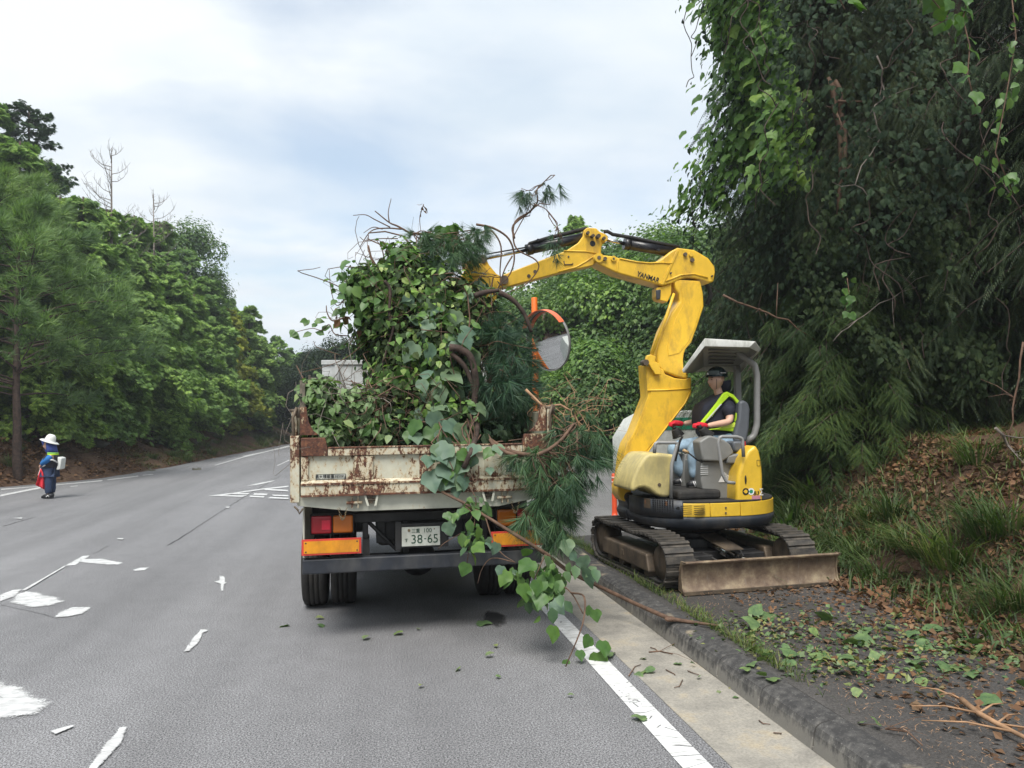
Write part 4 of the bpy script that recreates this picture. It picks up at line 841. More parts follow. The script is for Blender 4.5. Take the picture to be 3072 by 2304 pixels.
# larger fallen leaves, countable
FK = link_leaf_mesh(TK, L_fresh); FL = link_leaf_mesh(TL, L_fresh)
def fallen(u, v, s, z, lab, grp, me=None, lift=.25):
    q = gnd(u, v, z); rg = np.random.default_rng(int(u*7+v)); nr = nz(np.array([0, 0, 1.])+lift*rg.normal(size=3)); d = rg.normal(size=3); d -= (d@nr)*nr; f = frames(d[None], nr[None])[0]
    q[2] = z+.012; c = bpy.data.objects.new('fallen_leaf', me or FK); col.objects.link(c); c.matrix_basis = Matrix([[*(f[0]*s), q[0]], [*(f[1]*s), q[1]], [*(f[2]*s), q[2]], [0, 0, 0, 1]])
    return tag(c, lab, 'leaf', grp)
for i, (x, y, s) in enumerate(((613, 1354, .09), (680, 1337, .09), (688, 1354, .07), (785, 1384, .1), (855, 1369, .08), (903, 1362, .06), (1031, 1348, .13), (1047, 1420, .08), (991, 1445, .07), (912, 1482, .06), (1078, 1466, .04), (1225, 1505, .05), (1396, 1554, .09), (1073, 1400, .06))):
    fallen(*p(x, y), s, .006, 'loose green leaf lying on the asphalt behind the truck', 'loose leaves on the road', FL if i % 2 else FK)
for x, y, s in ((380, 755, .1), (400, 760, .08), (360, 765, .09), (535, 720, .06), (385, 690, .05), (632, 787, .04), (160, 680, .15), (130, 690, .12)):
    fallen(*rk(x, y), s, .006, 'green leaf lying on the concrete gutter beside the kerb', 'leaves in the gutter')
rg_ = random.Random(12)
for x, y, s in [(930, 470, .17), (900, 480, .13), (940, 500, .15), (930, 540, .14), (1280, 505, .13), (1390, 600, .15), (1440, 620, .15), (1350, 550, .1), (1110, 680, .13), (1080, 700, .1), (1320, 745, .14), (1930, 660, .16), (1990, 665, .16), (2060, 660, .16), (1840, 720, .13), (1890, 740, .13), (1780, 560, .14), (1850, 570, .13), (1730, 750, .12), (1800, 850, .1), (2000, 880, .12), (940, 650, .12), (900, 640, .09), (1190, 575, .08), (1520, 1020, .06), (1450, 1000, .05), (1380, 860, .06), (1690, 620, .12), (1600, 480, .09), (1700, 700, .12), (1560, 640, .1), (1640, 570, .1), (2000, 620, .12), (1750, 610, .13), (1620, 480, .08), (1470, 560, .09), (1240, 690, .1), (1330, 680, .12), (1500, 700, .08), (2130, 700, .1), (1960, 760, .1), (1480, 800, .06), (2190, 820, .07), (2170, 590, .1), (1710, 790, .08)]+[(rg_.uniform(850, 2180), rg_.uniform(490, 800), rg_.uniform(.05, .09)) for _ in range(28)]:
    fallen(*rk(x, y), s, .165, 'broad pale green kudzu leaf lying on the dark pavement by the blade', 'kudzu leaves strewn on the pavement', FK, .4)
# sticks
def stick(name, pts, r, mat, label, z=None, twigs=0, grp=None, cat='stick'):
    rg = np.random.default_rng(int(abs(pts[0][0]*100))); mb = MB(); P = [np.array(q, float) for q in pts]; n_ = len(P); mb.tube(P, [r*(1-.5*i/n_) for i in range(n_)], 8)
    for _ in range(twigs):
        b = P[rg.integers(0, n_-1)]; e = b+np.array([rg.normal()*.25, rg.normal()*.25, abs(rg.normal())*.02]); mb.tube([b, (b+e)/2+[0, 0, .02], e], [r*.4, r*.3, r*.15], 5)
    return tag(mb.build(name, mat), label, cat, grp)
stick('fallen_branch', [gnd(*rk(*q), .2) for q in ((1910, 885), (1990, 950), (2080, 1000), (2160, 1040), (2300, 1110))], .018, M_bark4, 'peeled reddish branch lying on the pavement at the lower right', twigs=7, cat='branch')
stick('stick', [gnd(*rk(*q), .18) for q in ((1540, 1025), (1650, 1040), (1720, 1105))], .006, M_bark3, 'thin forked twig lying beside the kerb at the bottom', twigs=3)
stick('stick', [gnd(*rk(*q), .01) for q in ((398, 655), (450, 650), (512, 664))], .006, M_bark3, 'short dark stick lying across the gutter', twigs=2)
for q in (((480, 740), (520, 760), (525, 765)), ((560, 790), (545, 820), (520, 826)), ((300, 770), (330, 725), (358, 715)), ((1780, 830), (1800, 870), (1900, 905)), ((1000, 1045), (1040, 1048), (1035, 1050)), ((1260, 960), (1300, 985), (1390, 992)), ((930, 985), (950, 1000), (985, 1004)), ((405, 632), (430, 640), (440, 650)), ((585, 745), (610, 755), (640, 765))):
    z_ = .175 if q[0][0] > 1500 else .012; stick('stick', [gnd(*rk(*w), z_) for w in q], .004, M_bark3, 'small dark twig lying in the gutter or on the pavement', grp='twigs on the ground')
for i, (u, v, s) in enumerate(((95, 1000, .9), (215, 1000, .35), (280, 985, .35), (330, 1000, .25), (435, 998, .25))):
    q = gnd(*p(u, v+18)); q[1] += .3; x = q[0]-.2; mb = MB(); mb.ell((0, 0, 0), (s, s*.6, s*.55), 10, 7); rg = np.random.default_rng(i)
    mb.v = [tuple(np.array(w)*(1+.22*rg.normal())) for w in mb.v]; o = mb.build('rock', M_rock); o.location = (x, q[1], gz(x, q[1])+s*.1)
    tag(o, ['large mossy grey rock behind the flag person', 'grey rock in the litter right of the flag person', 'small rock under the cypress sprays', 'low rock at the verge', 'small rock near the road edge'][i], 'rock')
def lathe(mb, c, axis, prof, n=32):        # prof: (offset along axis, radius)
    ax = {'x': (0, 1, 2), 'y': (1, 2, 0), 'z': (2, 0, 1)}[axis]; vs = []
    for t, r in prof:
        for j in range(n):
            a = 2*math.pi*j/n; q = [0, 0, 0]; q[ax[0]] = t; q[ax[1]] = r*math.cos(a); q[ax[2]] = r*math.sin(a); vs.append([c[k]+q[k] for k in range(3)])
    k = len(prof); b = len(mb.v); mb.add(vs, [(i*n+j, i*n+(j+1) % n, (i+1)*n+(j+1) % n, (i+1)*n+j) for i in range(k-1) for j in range(n)], True)
    mb.f += [tuple(b+j for j in range(n))[::-1], tuple(b+(k-1)*n+j for j in range(n))]; mb.sm += [False]*2; return mb
def poly(fn, pts, Y): return [at(*fn(x, y), Y) for x, y in pts]
# ------------------------------------------------------------------ dump truck
YT = 6.6
def TX(x, y=600): return A(r1, x, y, YT)[0]
def TZ(y): return (A(r1, 300, y, YT)[2]+A(r1, 1500, y-36*(y/600), YT)[2])/2       # level lines sag to the right in the picture; average them
XL, XR_ = -.635, 1.60; CX = (XL+XR_)/2
truck = empty('dump_truck', (CX, YT, 0), 'old cream dump truck with a rust eaten tailgate parked at the roadside', 'truck')
zr0, zr1, zr2, zr3, zr4 = 1.66, 1.60, 1.345, 1.29, 1.20
zg = A(r1, 400, 545, YT)[2]; zrib = A(r1, 400, 592, YT)[2]; zrb = A(r1, 400, 778, YT)[2]; zbb = A(r1, 400, 852, YT)[2]; zcorner = A(r1, 300, 472, YT)[2]
fl = MB(); fl.box((XL+.05, YT+.06, zbb+.02), (XR_-.05, 10.1, zbb+.1)); fl.build('bed_floor', M_cream2, truck)
for sx in (-1, 1):
    x0 = XL if sx < 0 else XR_-.05; x1 = x0+.05
    w = MB(); w.box((x0, YT+.12, zbb), (x1, 10.1, 1.92)); w.box((x0-.012 if sx < 0 else x1, YT+.12, 1.88), (x0 if sx < 0 else x1+.012, 10.1, 1.935))
    for k in range(6): y = YT+.5+k*.58; w.box((x0-.03 if sx < 0 else x1, y, zbb), (x0 if sx < 0 else x1+.03, y+.09, 1.87))
    w.build('side_wall', M_cream, truck, .004)
    c = MB(); c.box((x0-.012, YT-.03, TZ(905)), (x1+.012, YT+.13, zcorner+.02)); c.box((x0-.004, YT+.02, zcorner+.018), (x1-.012, YT+.1, 1.96)); c.build('corner_post', M_cream2, truck, .006)
    g = MB(); gx = [(0, 0), (.155, 0), (.11, .035), (.075, .1), (.06, .175), (.055, .235), (0, .235)]
    bx = x1+.012 if sx < 0 else x0-.012; g.prism([(bx-.01*sx*0+(-sx)*gx_, YT+.02, zcorner+.022+gz_) for gx_, gz_ in gx], (0, .03, 0)); g.build('gusset', M_rust, truck, .002)
    pn = MB(); pn.tube([(x0+.02, YT, 1.5), (x0+.01, YT-.02, 1.9), (x0+.04, YT, 1.985)], .013, 8); pn.tube([(x0+.05, YT+.03, 1.9), (x0+.05, YT+.03, 1.985)], .018, 10); pn.tube([(x0-.02, YT+.03, 1.96), (x1+.02, YT+.03, 1.96)], .014, 10); pn.build('hinge_pin', M_steel, truck)
tg_ = MB(); GX0, GX1 = XL+.075, XR_-.075
tg_.box((GX0, YT, zbb+.01), (GX1, YT+.03, zg)); tail = tg_.build('tailgate', M_cream, truck)
def tp(name, x0, x1, z0, z1, d, mat, bev=.004): b = MB(); b.box((x0, YT-d, z0), (x1, YT-.0005, z1)); return b.build(name, mat, tail, bev)
hw = .215
for a, b in ((GX0, GX0+hw), (GX1-hw, GX1)):
    q = MB(); x_in, x_out = (b, a) if a == GX0 else (a, b)
    q.prism([(x_out, YT-.035, zrib), (x_in, YT-.035, zrib), (x_in, YT-.035, zg+.0), (x_in+(.02 if x_in < x_out else -.02), YT-.035, zcorner), (x_out, YT-.035, zcorner)], (0, .065, 0)); fixn(q.build('corner_block', M_rust, tail, .006))
tp('top_rail', GX0+hw+.003, GX1-hw-.003, zrib, zg+.001, .034, M_cream2)
rl_ = MB(); rl_.box((GX0+hw+.003, YT-.04, zg+.002), (GX1-hw-.003, YT+.034, zg+.014)); rl_.build('top_edge', M_rust, tail, .003)
bq = MB(); bq.prism([(GX0, YT-.005, zrb+.035), (GX0, YT-.055, zrb+.008), (GX0, YT-.055, zbb), (GX0, YT+.0, zbb-.01)], (GX1-GX0, 0, 0)); fixn(bq.build('bottom_rail', M_cream2, tail, .004))
be = MB(); be.box((GX0, YT-.064, zrb-.006), (GX1, YT-.0555, zrb+.012)); be.box((GX0, YT-.064, zbb-.008), (GX1, YT-.0555, zbb+.01)); be.build('rusted_edge', M_rust, tail, .002)
for x0, x1 in ((190, 278), (582, 706), (1012, 1095), (1270, 1370), (1445, 1556), (1880, 1920)):
    a, b = TX(x0), TX(x1); b = min(b, GX1); a = max(a, GX0) if a < CX else a
    if b-a > .02: tp('rib', a, b, zrb+.03, zrib-.003, .026, M_cream2, .008)
text('load_sign_text', '最大積載量3850Kg', .07, (TX(425), YT-.006, A(r1, 425, 730, YT)[2]), M_ink, tail, fit=(.25, .036))
s_ = MB(); s_.box((TX(326), YT-.004, A(r1, 425, 748, YT)[2]), (TX(524), YT-.0005, A(r1, 425, 712, YT)[2])); s_.build('load_sign', M_plate, tail)
fr = MB(); ax, bx_ = TX(326), TX(524); az_, bz_ = A(r1, 425, 748, YT)[2], A(r1, 425, 712, YT)[2]
for q in (((ax, az_), (bx_, az_+.004)), ((ax, bz_-.004), (bx_, bz_)), ((ax, az_+.004), (ax+.004, bz_-.004)), ((bx_-.004, az_+.004), (bx_, bz_-.004))): fr.box((q[0][0], YT-.0055, q[0][1]), (q[1][0], YT-.0045, q[1][1]))
fr.build('sign_border', M_ink, tail)
zi = A(r1, 1700, 672, YT)[2]; s_ = MB(); s_.box((TX(1588), YT-.004, zi-.03), (TX(1588)+.33, YT-.0005, zi+.03)); s_.build('maker_badge', plain('badge_dark', (.07, .085, .1), .5), tail)
text('maker_lettering', 'ISUZU', .07, (TX(1588)+.165, YT-.006, zi), M_silv, tail, bold=.0, fit=(.3, .042))
# white sill below the gate
sl = MB(); zs = [A(r1, 220, 925, YT)[2], A(r1, 700, 957, YT)[2]]; zs0, zs1 = zs[0]+.0, zs[1]
sl.prism([(XL+.04, YT+.01, zbb-.012), (XR_-.04, YT+.01, zbb-.012), (XR_-.04, YT+.01, zs0+.02), (XR_-.5, YT+.01, zs1), (XL+.5, YT+.01, zs1), (XL+.04, YT+.01, zs0)], (0, .05, 0)); fixn(sl.build('sill', M_cream3, truck, .004))
for x in (692, 1462):
    h = MB(); zc = A(r1, x, 880 if x < 1000 else 850, YT)[2]; xc = TX(x)
    for d in (-.062, .045): h.prism([(xc+d, YT-.05, zc+.045), (xc+d+.018, YT-.05, zc+.045), (xc+d*.55+.018, YT-.05, zc-.05), (xc+d*.55, YT-.05, zc-.05)], (0, .058, 0))
    fixn(h.build('hinge_bracket', M_cream3, truck)); h = MB(); h.box((xc-.018, YT-.035, zc-.03), (xc+.014, YT+.008, zc+.045)); h.tube([(xc-.05, YT-.03, zc), (xc+.05, YT-.03, zc)], .012, 10); h.build('hinge_knuckle', M_steel, truck, .003)
for x in (585, 1575):
    xc = TX(x); zc = A(r1, x, 900 if x < 1000 else 865, YT)[2]; h = MB(); h.tube([(xc-.07, YT-.025, zc), (xc+.06, YT-.025, zc)], .014, 10)
    for d in (-.03, .02): h.box((xc+d, YT-.03, zc-.045), (xc+d+.01, YT+.008, zc+.06))
    h.build('latch_rod', M_cream2, truck); h = MB()
    cx_ = xc-.1 if x < 1000 else xc+.09; N_ = 12
    for i in range(N_):
        t = i/(N_-1)*2-1; q = np.array([cx_+.03*t, YT-.03, zc-.05-.085*(1-t*t)]); dd = np.array([.012, 0, .02 if t > 0 else -.02]) if abs(t) > .25 else np.array([.016, 0, 0])
        o_ = np.array([0, .004, 0]) if i % 2 else np.array([.003, 0, .003]); h.tube([q-dd*.55+o_, q-dd*.2+o_*2, q+dd*.2+o_*2, q+dd*.55+o_], .0028, 5); h.tube([q-dd*.55-o_, q-dd*.2-o_*2, q+dd*.2-o_*2, q+dd*.55-o_], .0028, 5)
    h.build('chain', M_bolt, truck)
hk = MB(); hk.tube([(XL+.02, YT-.02, zs0), (XL+.05, YT-.03, zs0-.03), (XL+.06, YT-.03, zs0-.06), (XL+.09, YT-.03, zs0-.02)], .008, 6); hk.build('tailgate_hook', M_steel, truck)
# headboard, boards and cab
q0 = A(p, 697, 783, 10.1); hb = MB(); hb.box((XL+.04, 10.11, zbb), (XR_-.04, 10.17, q0[2]-.03)); hb.box((XL+.03, 10.09, q0[2]-.029), (XR_-.03, 10.2, q0[2]+.03))
for k in range(5): x = XL+.2+k*.45; hb.box((x, 10.06, zbb+.1), (x+.05, 10.108, q0[2]-.04))
hb.build('headboard', M_box, truck, .006)
for k, (ya, yb, zt) in enumerate(((6.95, 7.9, 2.2), (7.92, 9.0, 2.3), (9.02, 10.0, 2.22))):
    b = MB(); b.box((XL+.055, ya, 1.5), (XL+.08, yb, zt)); b.box((XL+.03, ya+.05, 1.5), (XL+.054, ya+.12, zt+.03)); b.build('side_board', M_wood, truck, .004)
cb = MB(); prof = [(10.35, .95), (10.35, 2.3), (10.6, 2.42), (11.3, 2.42), (11.75, 1.75), (11.85, .95)]
cb.prism([(XL+.06, y, z) for y, z in prof], (XR_-XL-.12, 0, 0)); cab = fixn(cb.build('cab', M_cabw, truck, .03))
w = MB(); w.box((XL+.2, 10.34, 1.75), (XR_-.2, 10.348, 2.15)); w.box((XL+.05, 10.75, 1.6), (XL+.058, 11.35, 2.15)); w.build('window', M_lens, cab)
mr = MB(); mr.tube([(XL+.1, 11.5, 2.0), (XL-.1, 11.55, 2.05), (XL-.12, 11.55, 1.95)], .012, 6); mr.box((XL-.2, 11.53, 1.65), (XL-.04, 11.57, 1.95)); mr.build('wing_mirror', M_chas, cab, .01)
# chassis
ch = MB()
for x in (CX-.43, CX+.35): ch.box((x, 6.95, .78), (x+.08, 11.6, 1.0))
ch.box((CX-.35, 7.0, .8), (CX+.35, 7.08, 1.02)); ch.box((CX-.75, 6.85, .98), (CX+.75, 6.95, 1.06)); ch.box((CX-.3, 7.6, .85), (CX+.3, 9.5, .99)); ch.box((CX-.95, 7.35, 1.0), (CX+.95, 10, 1.05))
for x in (CX-.55, CX+.5, CX-.2): ch.box((x, 6.86, .7), (x+.05, 6.94, .98))
ch.tube([(CX-.5, 6.9, .98), (CX-.25, 6.9, .72)], .02, 6); ch.box((CX-.62, 6.8, .67), (CX-.36, 6.95, .69)); ch.build('chassis', M_chas, truck, .006)
for nm2, a2, b2 in (('underbody_filler_left', (XL+.12, 9.2, .55), (XL+.6, 10.3, .98)), ('underbody_filler_right', (XR_-.6, 9.2, .55), (XR_-.12, 9.9, .98)), ('underbody_filler_mid', (CX-.4, 9.4, .42), (CX+.4, 10.6, .98)), ('underbody_filler_rear', (CX-.42, 7.15, .72), (CX+.2, 7.45, .98))):
    u2 = MB(); u2.box(a2, b2); u2.build(nm2, M_chas, truck, .04)  # dark filler boxes, added to stop light showing through under the truck
for x0 in (XL+.09, XR_-.5):
    b = MB(); b.box((x0, 7.6, .95), (x0+.5 if x0 < CX else x0+.45, 7.62, 1.08)); b.box((x0, 7.7, 1.0), (x0+.45, 8.9, 1.03)); b.build('mudguard', M_chas, truck)
flp = MB(); flp.box((XL+.075, YT+.12, .72), (XL+.09, 8.9, 1.14)); flp.build('side_skirt', M_cream3, truck, .003)
zb0, zb1 = A(r1, 600, 1360, 6.75)[2], A(r1, 600, 1262, 6.75)[2]
bp = MB(); bp.box((XL+.07, 6.72, zb0), (XR_-.1, 6.82, zb1)); bp.build('rear_bumper', M_bump, truck, .012)
br_ = MB()
for x in (CX-.55, CX+.45): br_.box((x, 6.821, zb0+.02), (x+.06, 7.1, .84))
br_.build('bumper_bracket', M_chas, truck)
for s_x in (0, 1):
    def mx_(x): return x if not s_x else XR_+XL-x+.0
    xa, xb = mx_(A(r1, 295, 1050, 6.75)[0]), mx_(A(r1, 430, 1050, 6.75)[0]); za, zb_ = A(r1, 430, 1108, 6.75)[2], A(r1, 430, 990, 6.75)[2]
    tl = MB(); tl.box((min(xa, xb), 6.75, za), (max(xa, xb), 6.83, zb_)); lamp = tl.build('tail_light', M_red, truck, .014, 3); tag(lamp)
    xc, xd = mx_(A(r1, 438, 1050, 6.75)[0]), mx_(A(r1, 572, 1050, 6.75)[0]); il = MB(); il.box((min(xc, xd), 6.75, za), (max(xc, xd), 6.83, zb_)); il.build('indicator_light', M_amb, truck, .018, 3)
    xe, xf = mx_(A(r1, 365, 1050, 6.75)[0]), mx_(A(r1, 421, 1050, 6.75)[0]); rf = MB(); rf.box((min(xe, xf), 6.744, za+.035), (max(xe, xf), 6.7495, zb_-.035)); rf.build('reflector', M_red2, lamp)
    hs = MB(); hs.box((min(xa, xb, xc, xd)-.012, 6.79, za-.015), (max(xa, xb, xc, xd)+.012, 6.85, zb_+.012)); hs.build('lamp_housing', M_chas, truck, .01)
    xg, xh = mx_(A(r1, 232, 1190, 6.7)[0]), mx_(A(r1, 628, 1190, 6.7)[0]); zg_, zh_ = A(r1, 430, 1246, 6.7)[2], A(r1, 430, 1140, 6.7)[2]
    if s_x: zg_ += .0
    a_, b_ = min(xg, xh), max(xg, xh)
    pb = MB(); pb.box((a_, 6.69, zg_), (b_, 6.70, zh_)); rp = pb.build('reflector_panel', M_refo, truck, .002); pf = MB(); pf.box((a_+.018, 6.686, zg_+.016), (b_-.018, 6.6895, zh_-.016)); pf.build('panel_field', M_refy, rp)
    bo = MB()
    for bx1 in (a_+.035, b_-.035): bo.tube([(bx1, 6.683, zh_-.03), (bx1, 6.692, zh_-.03)], .007, 8); bo.tube([(bx1, 6.683, zg_+.03), (bx1, 6.692, zg_+.03)], .007, 8)
    bo.build('bolt', M_steel, rp)
pc = (A(r1, 895, 1125, 6.72)+A(r1, 1152, 1125, 6.72))/2; pw, phh = .165, .0825
npl = MB(); npl.box((pc[0]-pw, 6.715, pc[2]-phh), (pc[0]+pw, 6.72, pc[2]+phh)); plate = npl.build('number_plate', M_plate, truck, .006)
def pt(s, dx, dz, w, h): return text('plate_text', s, .05, (pc[0]+dx, 6.7135, pc[2]+dz), M_pgreen, plate, fit=(w, h), bold=.0)
pt('三重', -.045, .05, .07, .036); pt('100', .06, .05, .066, .036); pt('す', -.125, -.028, .028, .03)
pt('38', -.035, -.022, .095, .075); pt('-', .035, -.022, .018, .008); pt('65', .1, -.022, .09, .075)
sq = MB(); sq.tube([(pc[0]-.103, 6.711, pc[2]+.055), (pc[0]-.103, 6.716, pc[2]+.055)], .012, 12); sq.tube([(pc[0]+.115, 6.711, pc[2]+.06), (pc[0]+.115, 6.716, pc[2]+.06)], .006, 8); sq.build('plate_bolt', M_bolt, plate)
pbk = MB(); pbk.box((pc[0]-.2, 6.735, pc[2]-.1), (pc[0]+.24, 6.76, pc[2]+.11)); pbk.box((pc[0]-.22, 6.73, pc[2]-.12), (pc[0]-.17, 6.74, pc[2]+.13)); pbk.build('plate_bracket', M_chas, truck, .004)
bl = MB(); bl.ell((pc[0]+.24, 6.7, pc[2]+.04), (.042, .03, .042), 14, 10); bl.build('buzzer', plain('grey_buzzer', (.28, .28, .27), .5), truck)
ax_ = MB(); ax_.tube([(XL+.1, 8.15, .43), (XR_-.1, 8.15, .43)], .055, 12); ax_.ell((CX, 8.13, .43), (.19, .2, .19), 18, 12); ax_.build('rear_axle', M_chas, truck)
tprof = [(-.12, .25), (-.12, .38), (-.105, .412), (-.08, .42), (-.052, .421), (-.05, .407), (-.042, .407), (-.04, .421), (-.006, .421), (-.004, .407), (.004, .407), (.006, .421), (.04, .421), (.042, .407), (.05, .407), (.052, .421), (.08, .42), (.105, .412), (.12, .38), (.12, .25)]
def wheel(x, y, side):
    t = MB(); lathe(t, (x, y, .421), 'x', tprof, 40); tw_ = t.build('wheel', M_rub, truck)
    rm = MB(); lathe(rm, (x, y, .421), 'x', [(-.1, .24), (-.1, .2), (-.03*side, .18), (-.02*side, .08), (.06*side, .07), (.1, .2), (.1, .245)] if 0 else [(-.105, .245), (-.08, .2), (0, .17), (.08, .2), (.105, .245)], 24); rm.build('rim', M_box, tw_)
for x in (-.545, -.265, XR_+XL+.545, XR_+XL+.265): wheel(x, 8.15, 1)
for x in (XL+.2, XR_-.2): wheel(x, 11.2, 1)
# ------------------------------------------------------------------ traffic mirror and delineator
MY = 12.2; mp_ = A(p, 1155, 700, MY); mx0 = mp_[0]; tm_ = empty('traffic_mirror', (mx0, MY, 0), 'round convex traffic mirror with orange hood on an orange post', 'mirror')
zt = A(p, 1155, 643, MY)[2]; po = MB(); lathe(po, (mx0, MY, 0), 'z', [(.1, .05), (zt-.01, .05), (zt, .045)], 18); po.build('post', M_orange, tm_)
mc = A(p, 1178, 737, MY-.3); Rm = .48; n_ = nz(np.array([-.86, -.5, -.2]))
# disc faces across the road; its frame basis
mz = n_; mxv = nz(np.cross([0, 0, 1], mz)); myv = np.cross(mz, mxv)
def mpt(a, r, h): return mc+mxv*r*math.cos(a)+myv*r*math.sin(a)+mz*h
def disc(rs, hs, n=48, a0=0, a1=2*math.pi, closed=True):
    V, F = [], []; k = len(rs); m = n if closed else n+1
    for r, h in zip(rs, hs):
        for j in range(m): V.append(mpt(a0+(a1-a0)*j/n, r, h))
    for i in range(k-1):
        for j in range(n): F.append((i*m+j, i*m+(j+1) % m, (i+1)*m+(j+1) % m, (i+1)*m+j))
    return V, F
Rc = 2.0; rs = [Rm*q for q in np.linspace(0.001, 1, 14)]; hs = [math.sqrt(Rc*Rc-r*r)-Rc for r in rs]
mb = MB(); V, F = disc(rs, hs); mb.add(V, F, True); mirror_face = fixn(mb.build('mirror_face', M_mir, tm_))
mb = MB(); V, F = disc([Rm-.004, Rm+.012, Rm+.016, Rm+.01, Rm*.8, .001], [-.04, -.03, -.055, -.08, -.14, -.15]); mb.add(V, F, True); mb.build('mirror_rim', M_pipe, tm_)
mb = MB(); V, F = disc([Rm+.018, Rm+.02, Rm+.026, Rm+.024], [-.06, .05, .05, -.06], 30, R(32), R(150), False)
mb.add(V, F, True); fixn(mb.build('hood', M_salmon, tm_))
mb = MB(); mb.box((mx0-.05, MY-.06, mc[2]+.1), (mx0+.05, MY+.06, mc[2]+.14)); mb.box((mx0-.05, MY-.06, mc[2]-.14), (mx0+.05, MY+.06, mc[2]-.1)); mb.tube([mpt(0, 0, -.14), (mx0, MY-.03, mc[2])], .03, 8); mb.build('bracket', M_steel, tm_)
dq = gnd(*p(1328, 1119), .155); dl_ = empty('delineator_post', tuple(dq), 'short orange flexible post with reflective bands on a round foot', 'post')
mb = MB(); lathe(mb, dq, 'z', [(0, .13), (.012, .13), (.03, .09), (.045, .05), (.1, .045), (.5, .04), (.53, .042), (.72, .04), (.74, .03), (.745, .005)], 22); mb.build('post', M_orange2, dl_)
M_pink = plain('pinkish_band', (.7, .42, .36), .4)
for z in (.42, .5, .58, .655): mb = MB(); lathe(mb, dq, 'z', [(z, .0425), (z+.035, .0425)], 22); mb.build('reflective_band', M_pink, dl_)
# parked vehicle glimpsed beyond the excavator
vq = A(p, 1450, 935, 17); vx = vq[0]
van = empty('parked_van', (vx+.6, 17.2, .15), 'white and green vehicle mostly hidden behind the excavator', 'van')
mb = MB(); mb.prism([(vx-.9, 17.1, .5), (vx-.9, 17.1, 1.3), (vx-.6, 17.1, 1.75), (vx-.2, 17.1, 1.95), (vx+2.7, 17.1, 1.95), (vx+2.9, 17.1, 1.2), (vx+2.9, 17.1, .5)], (0, 1.6, 0)); bd = fixn(mb.build('body', M_cabw, van, .05))
mb = MB(); mb.box((vx-.7, 17.085, 1.5), (vx+2.7, 17.099, 1.78)); mb.build('green_stripe', M_green, bd); mb = MB()
for x in (vx-.3, vx+2.2): lathe(mb, (x, 17.25, .45), 'y', [(-.1, .28), (-.08, .3), (.08, .3), (.1, .28)], 20)
mb.build('wheel', M_rub, van)
# ------------------------------------------------------------------ excavator
UC = np.array([3.63, 8.2]); exc = empty('mini_excavator', (UC[0], UC[1], .15), 'yellow mini excavator with a white canopy swinging its boom over the truck bed', 'excavator')
UR = R(4)                                   # undercarriage heading
UT = (3.55, 8.12)
def und(x, y, z): return (UT[0]+x*math.cos(UR)-y*math.sin(UR), UT[1]+x*math.sin(UR)+y*math.cos(UR), z)
def umb(mb): mb.v = [und(*q) for q in mb.v]; return mb
G0 = .165
def stadium(L, r, n): # loop points (y,z) round a track of half length L, radius r, clockwise, with tangent angle
    per = 2*(2*L)+2*math.pi*r; out = []
    for i in range(n):
        t = per*i/n
        if t < 2*L: out.append((-L+t, r, 0))
        elif t < 2*L+math.pi*r: a = (t-2*L)/r; out.append((L+r*math.sin(a), r*math.cos(a), -a))
        elif t < 4*L+math.pi*r: out.append((L-(t-2*L-math.pi*r), -r, math.pi))
        else: a = (t-4*L-math.pi*r)/r; out.append((-L-r*math.sin(a), -r*math.cos(a), math.pi-a))
    return out
TWd, TR, THL = .30, .215, .80
shoe = MB(); shoe.box((-TWd/2, -.048, .0), (TWd/2, .048, .014)); shoe.box((-TWd/2-.004, -.02, .014), (TWd/2+.004, .02, .034)); shoe_me = shoe.mesh('track_shoe'); shoe_me.materials.append(M_track)
for sx in (-1, 1):
    cx = sx*.68; zc = G0+.036+TR
    b = MB(); st_ = stadium(THL, TR-.014, 60); pts = [(cx-.11, y, zc+z) for y, z, a in st_]; inn = stadium(THL, TR-.03, 60)
    V = [(cx+dx, y, zc+z) for ring in (st_, inn) for dx in (-.13, .13) for y, z, a in ring]; n = 60; F = []
    for i in range(n):
        j = (i+1) % n; F += [(i, n+i, n+j, j), (2*n+i, 2*n+j, 3*n+j, 3*n+i), (i, j, 2*n+j, 2*n+i), (n+i, 3*n+i, 3*n+j, n+j)]
    b.add(V, F); trk = fixn(umb(b).build('track', M_rub, exc))
    for y, z, a in stadium(THL, TR, 46):
        o = bpy.data.objects.new('track_shoe', shoe_me); col.objects.link(o); o.parent = trk; o.matrix_parent_inverse = pinv(trk)
        sag = .014*math.sin(y*9)*(z > .1); o.matrix_basis = Matrix.Translation(und(cx, y, zc+z+sag)) @ Matrix.Rotation(UR, 4, 'Z') @ Matrix.Rotation(a, 4, 'X')
    f = MB(); f.box((cx-.07, -.72, G0+.09), (cx+.11*1, .74, G0+.27)); f.prism([(cx-.155, -.62, G0+.12), (cx-.155, .66, G0+.12), (cx-.155, .62, G0+.3), (cx-.155, -.56, G0+.3)], (.31, 0, 0)); umb(f).build('track_frame', M_steel, exc, .02)
    for y in (-.80, .82):
        r_ = MB(); lathe(r_, (cx, y, zc), 'x', [(-.1, .05), (-.1, .165), (-.05, .19), (.05, .19), (.1, .165), (.1, .05)], 22); umb(r_).build('sprocket' if y > 0 else 'idler', M_steel, exc)
    for y in (-.5, -.17, .17, .5):
        r_ = MB(); lathe(r_, (cx, y, G0+.1), 'x', [(-.12, .06), (.12, .06)], 14); umb(r_).build('roller', M_steel, exc)
    r_ = MB(); r_.box((cx-.165, .0, G0+.19), (cx-.155, .07, G0+.25)); umb(r_).build('frame_bolt_plate', M_steel, exc, .004)
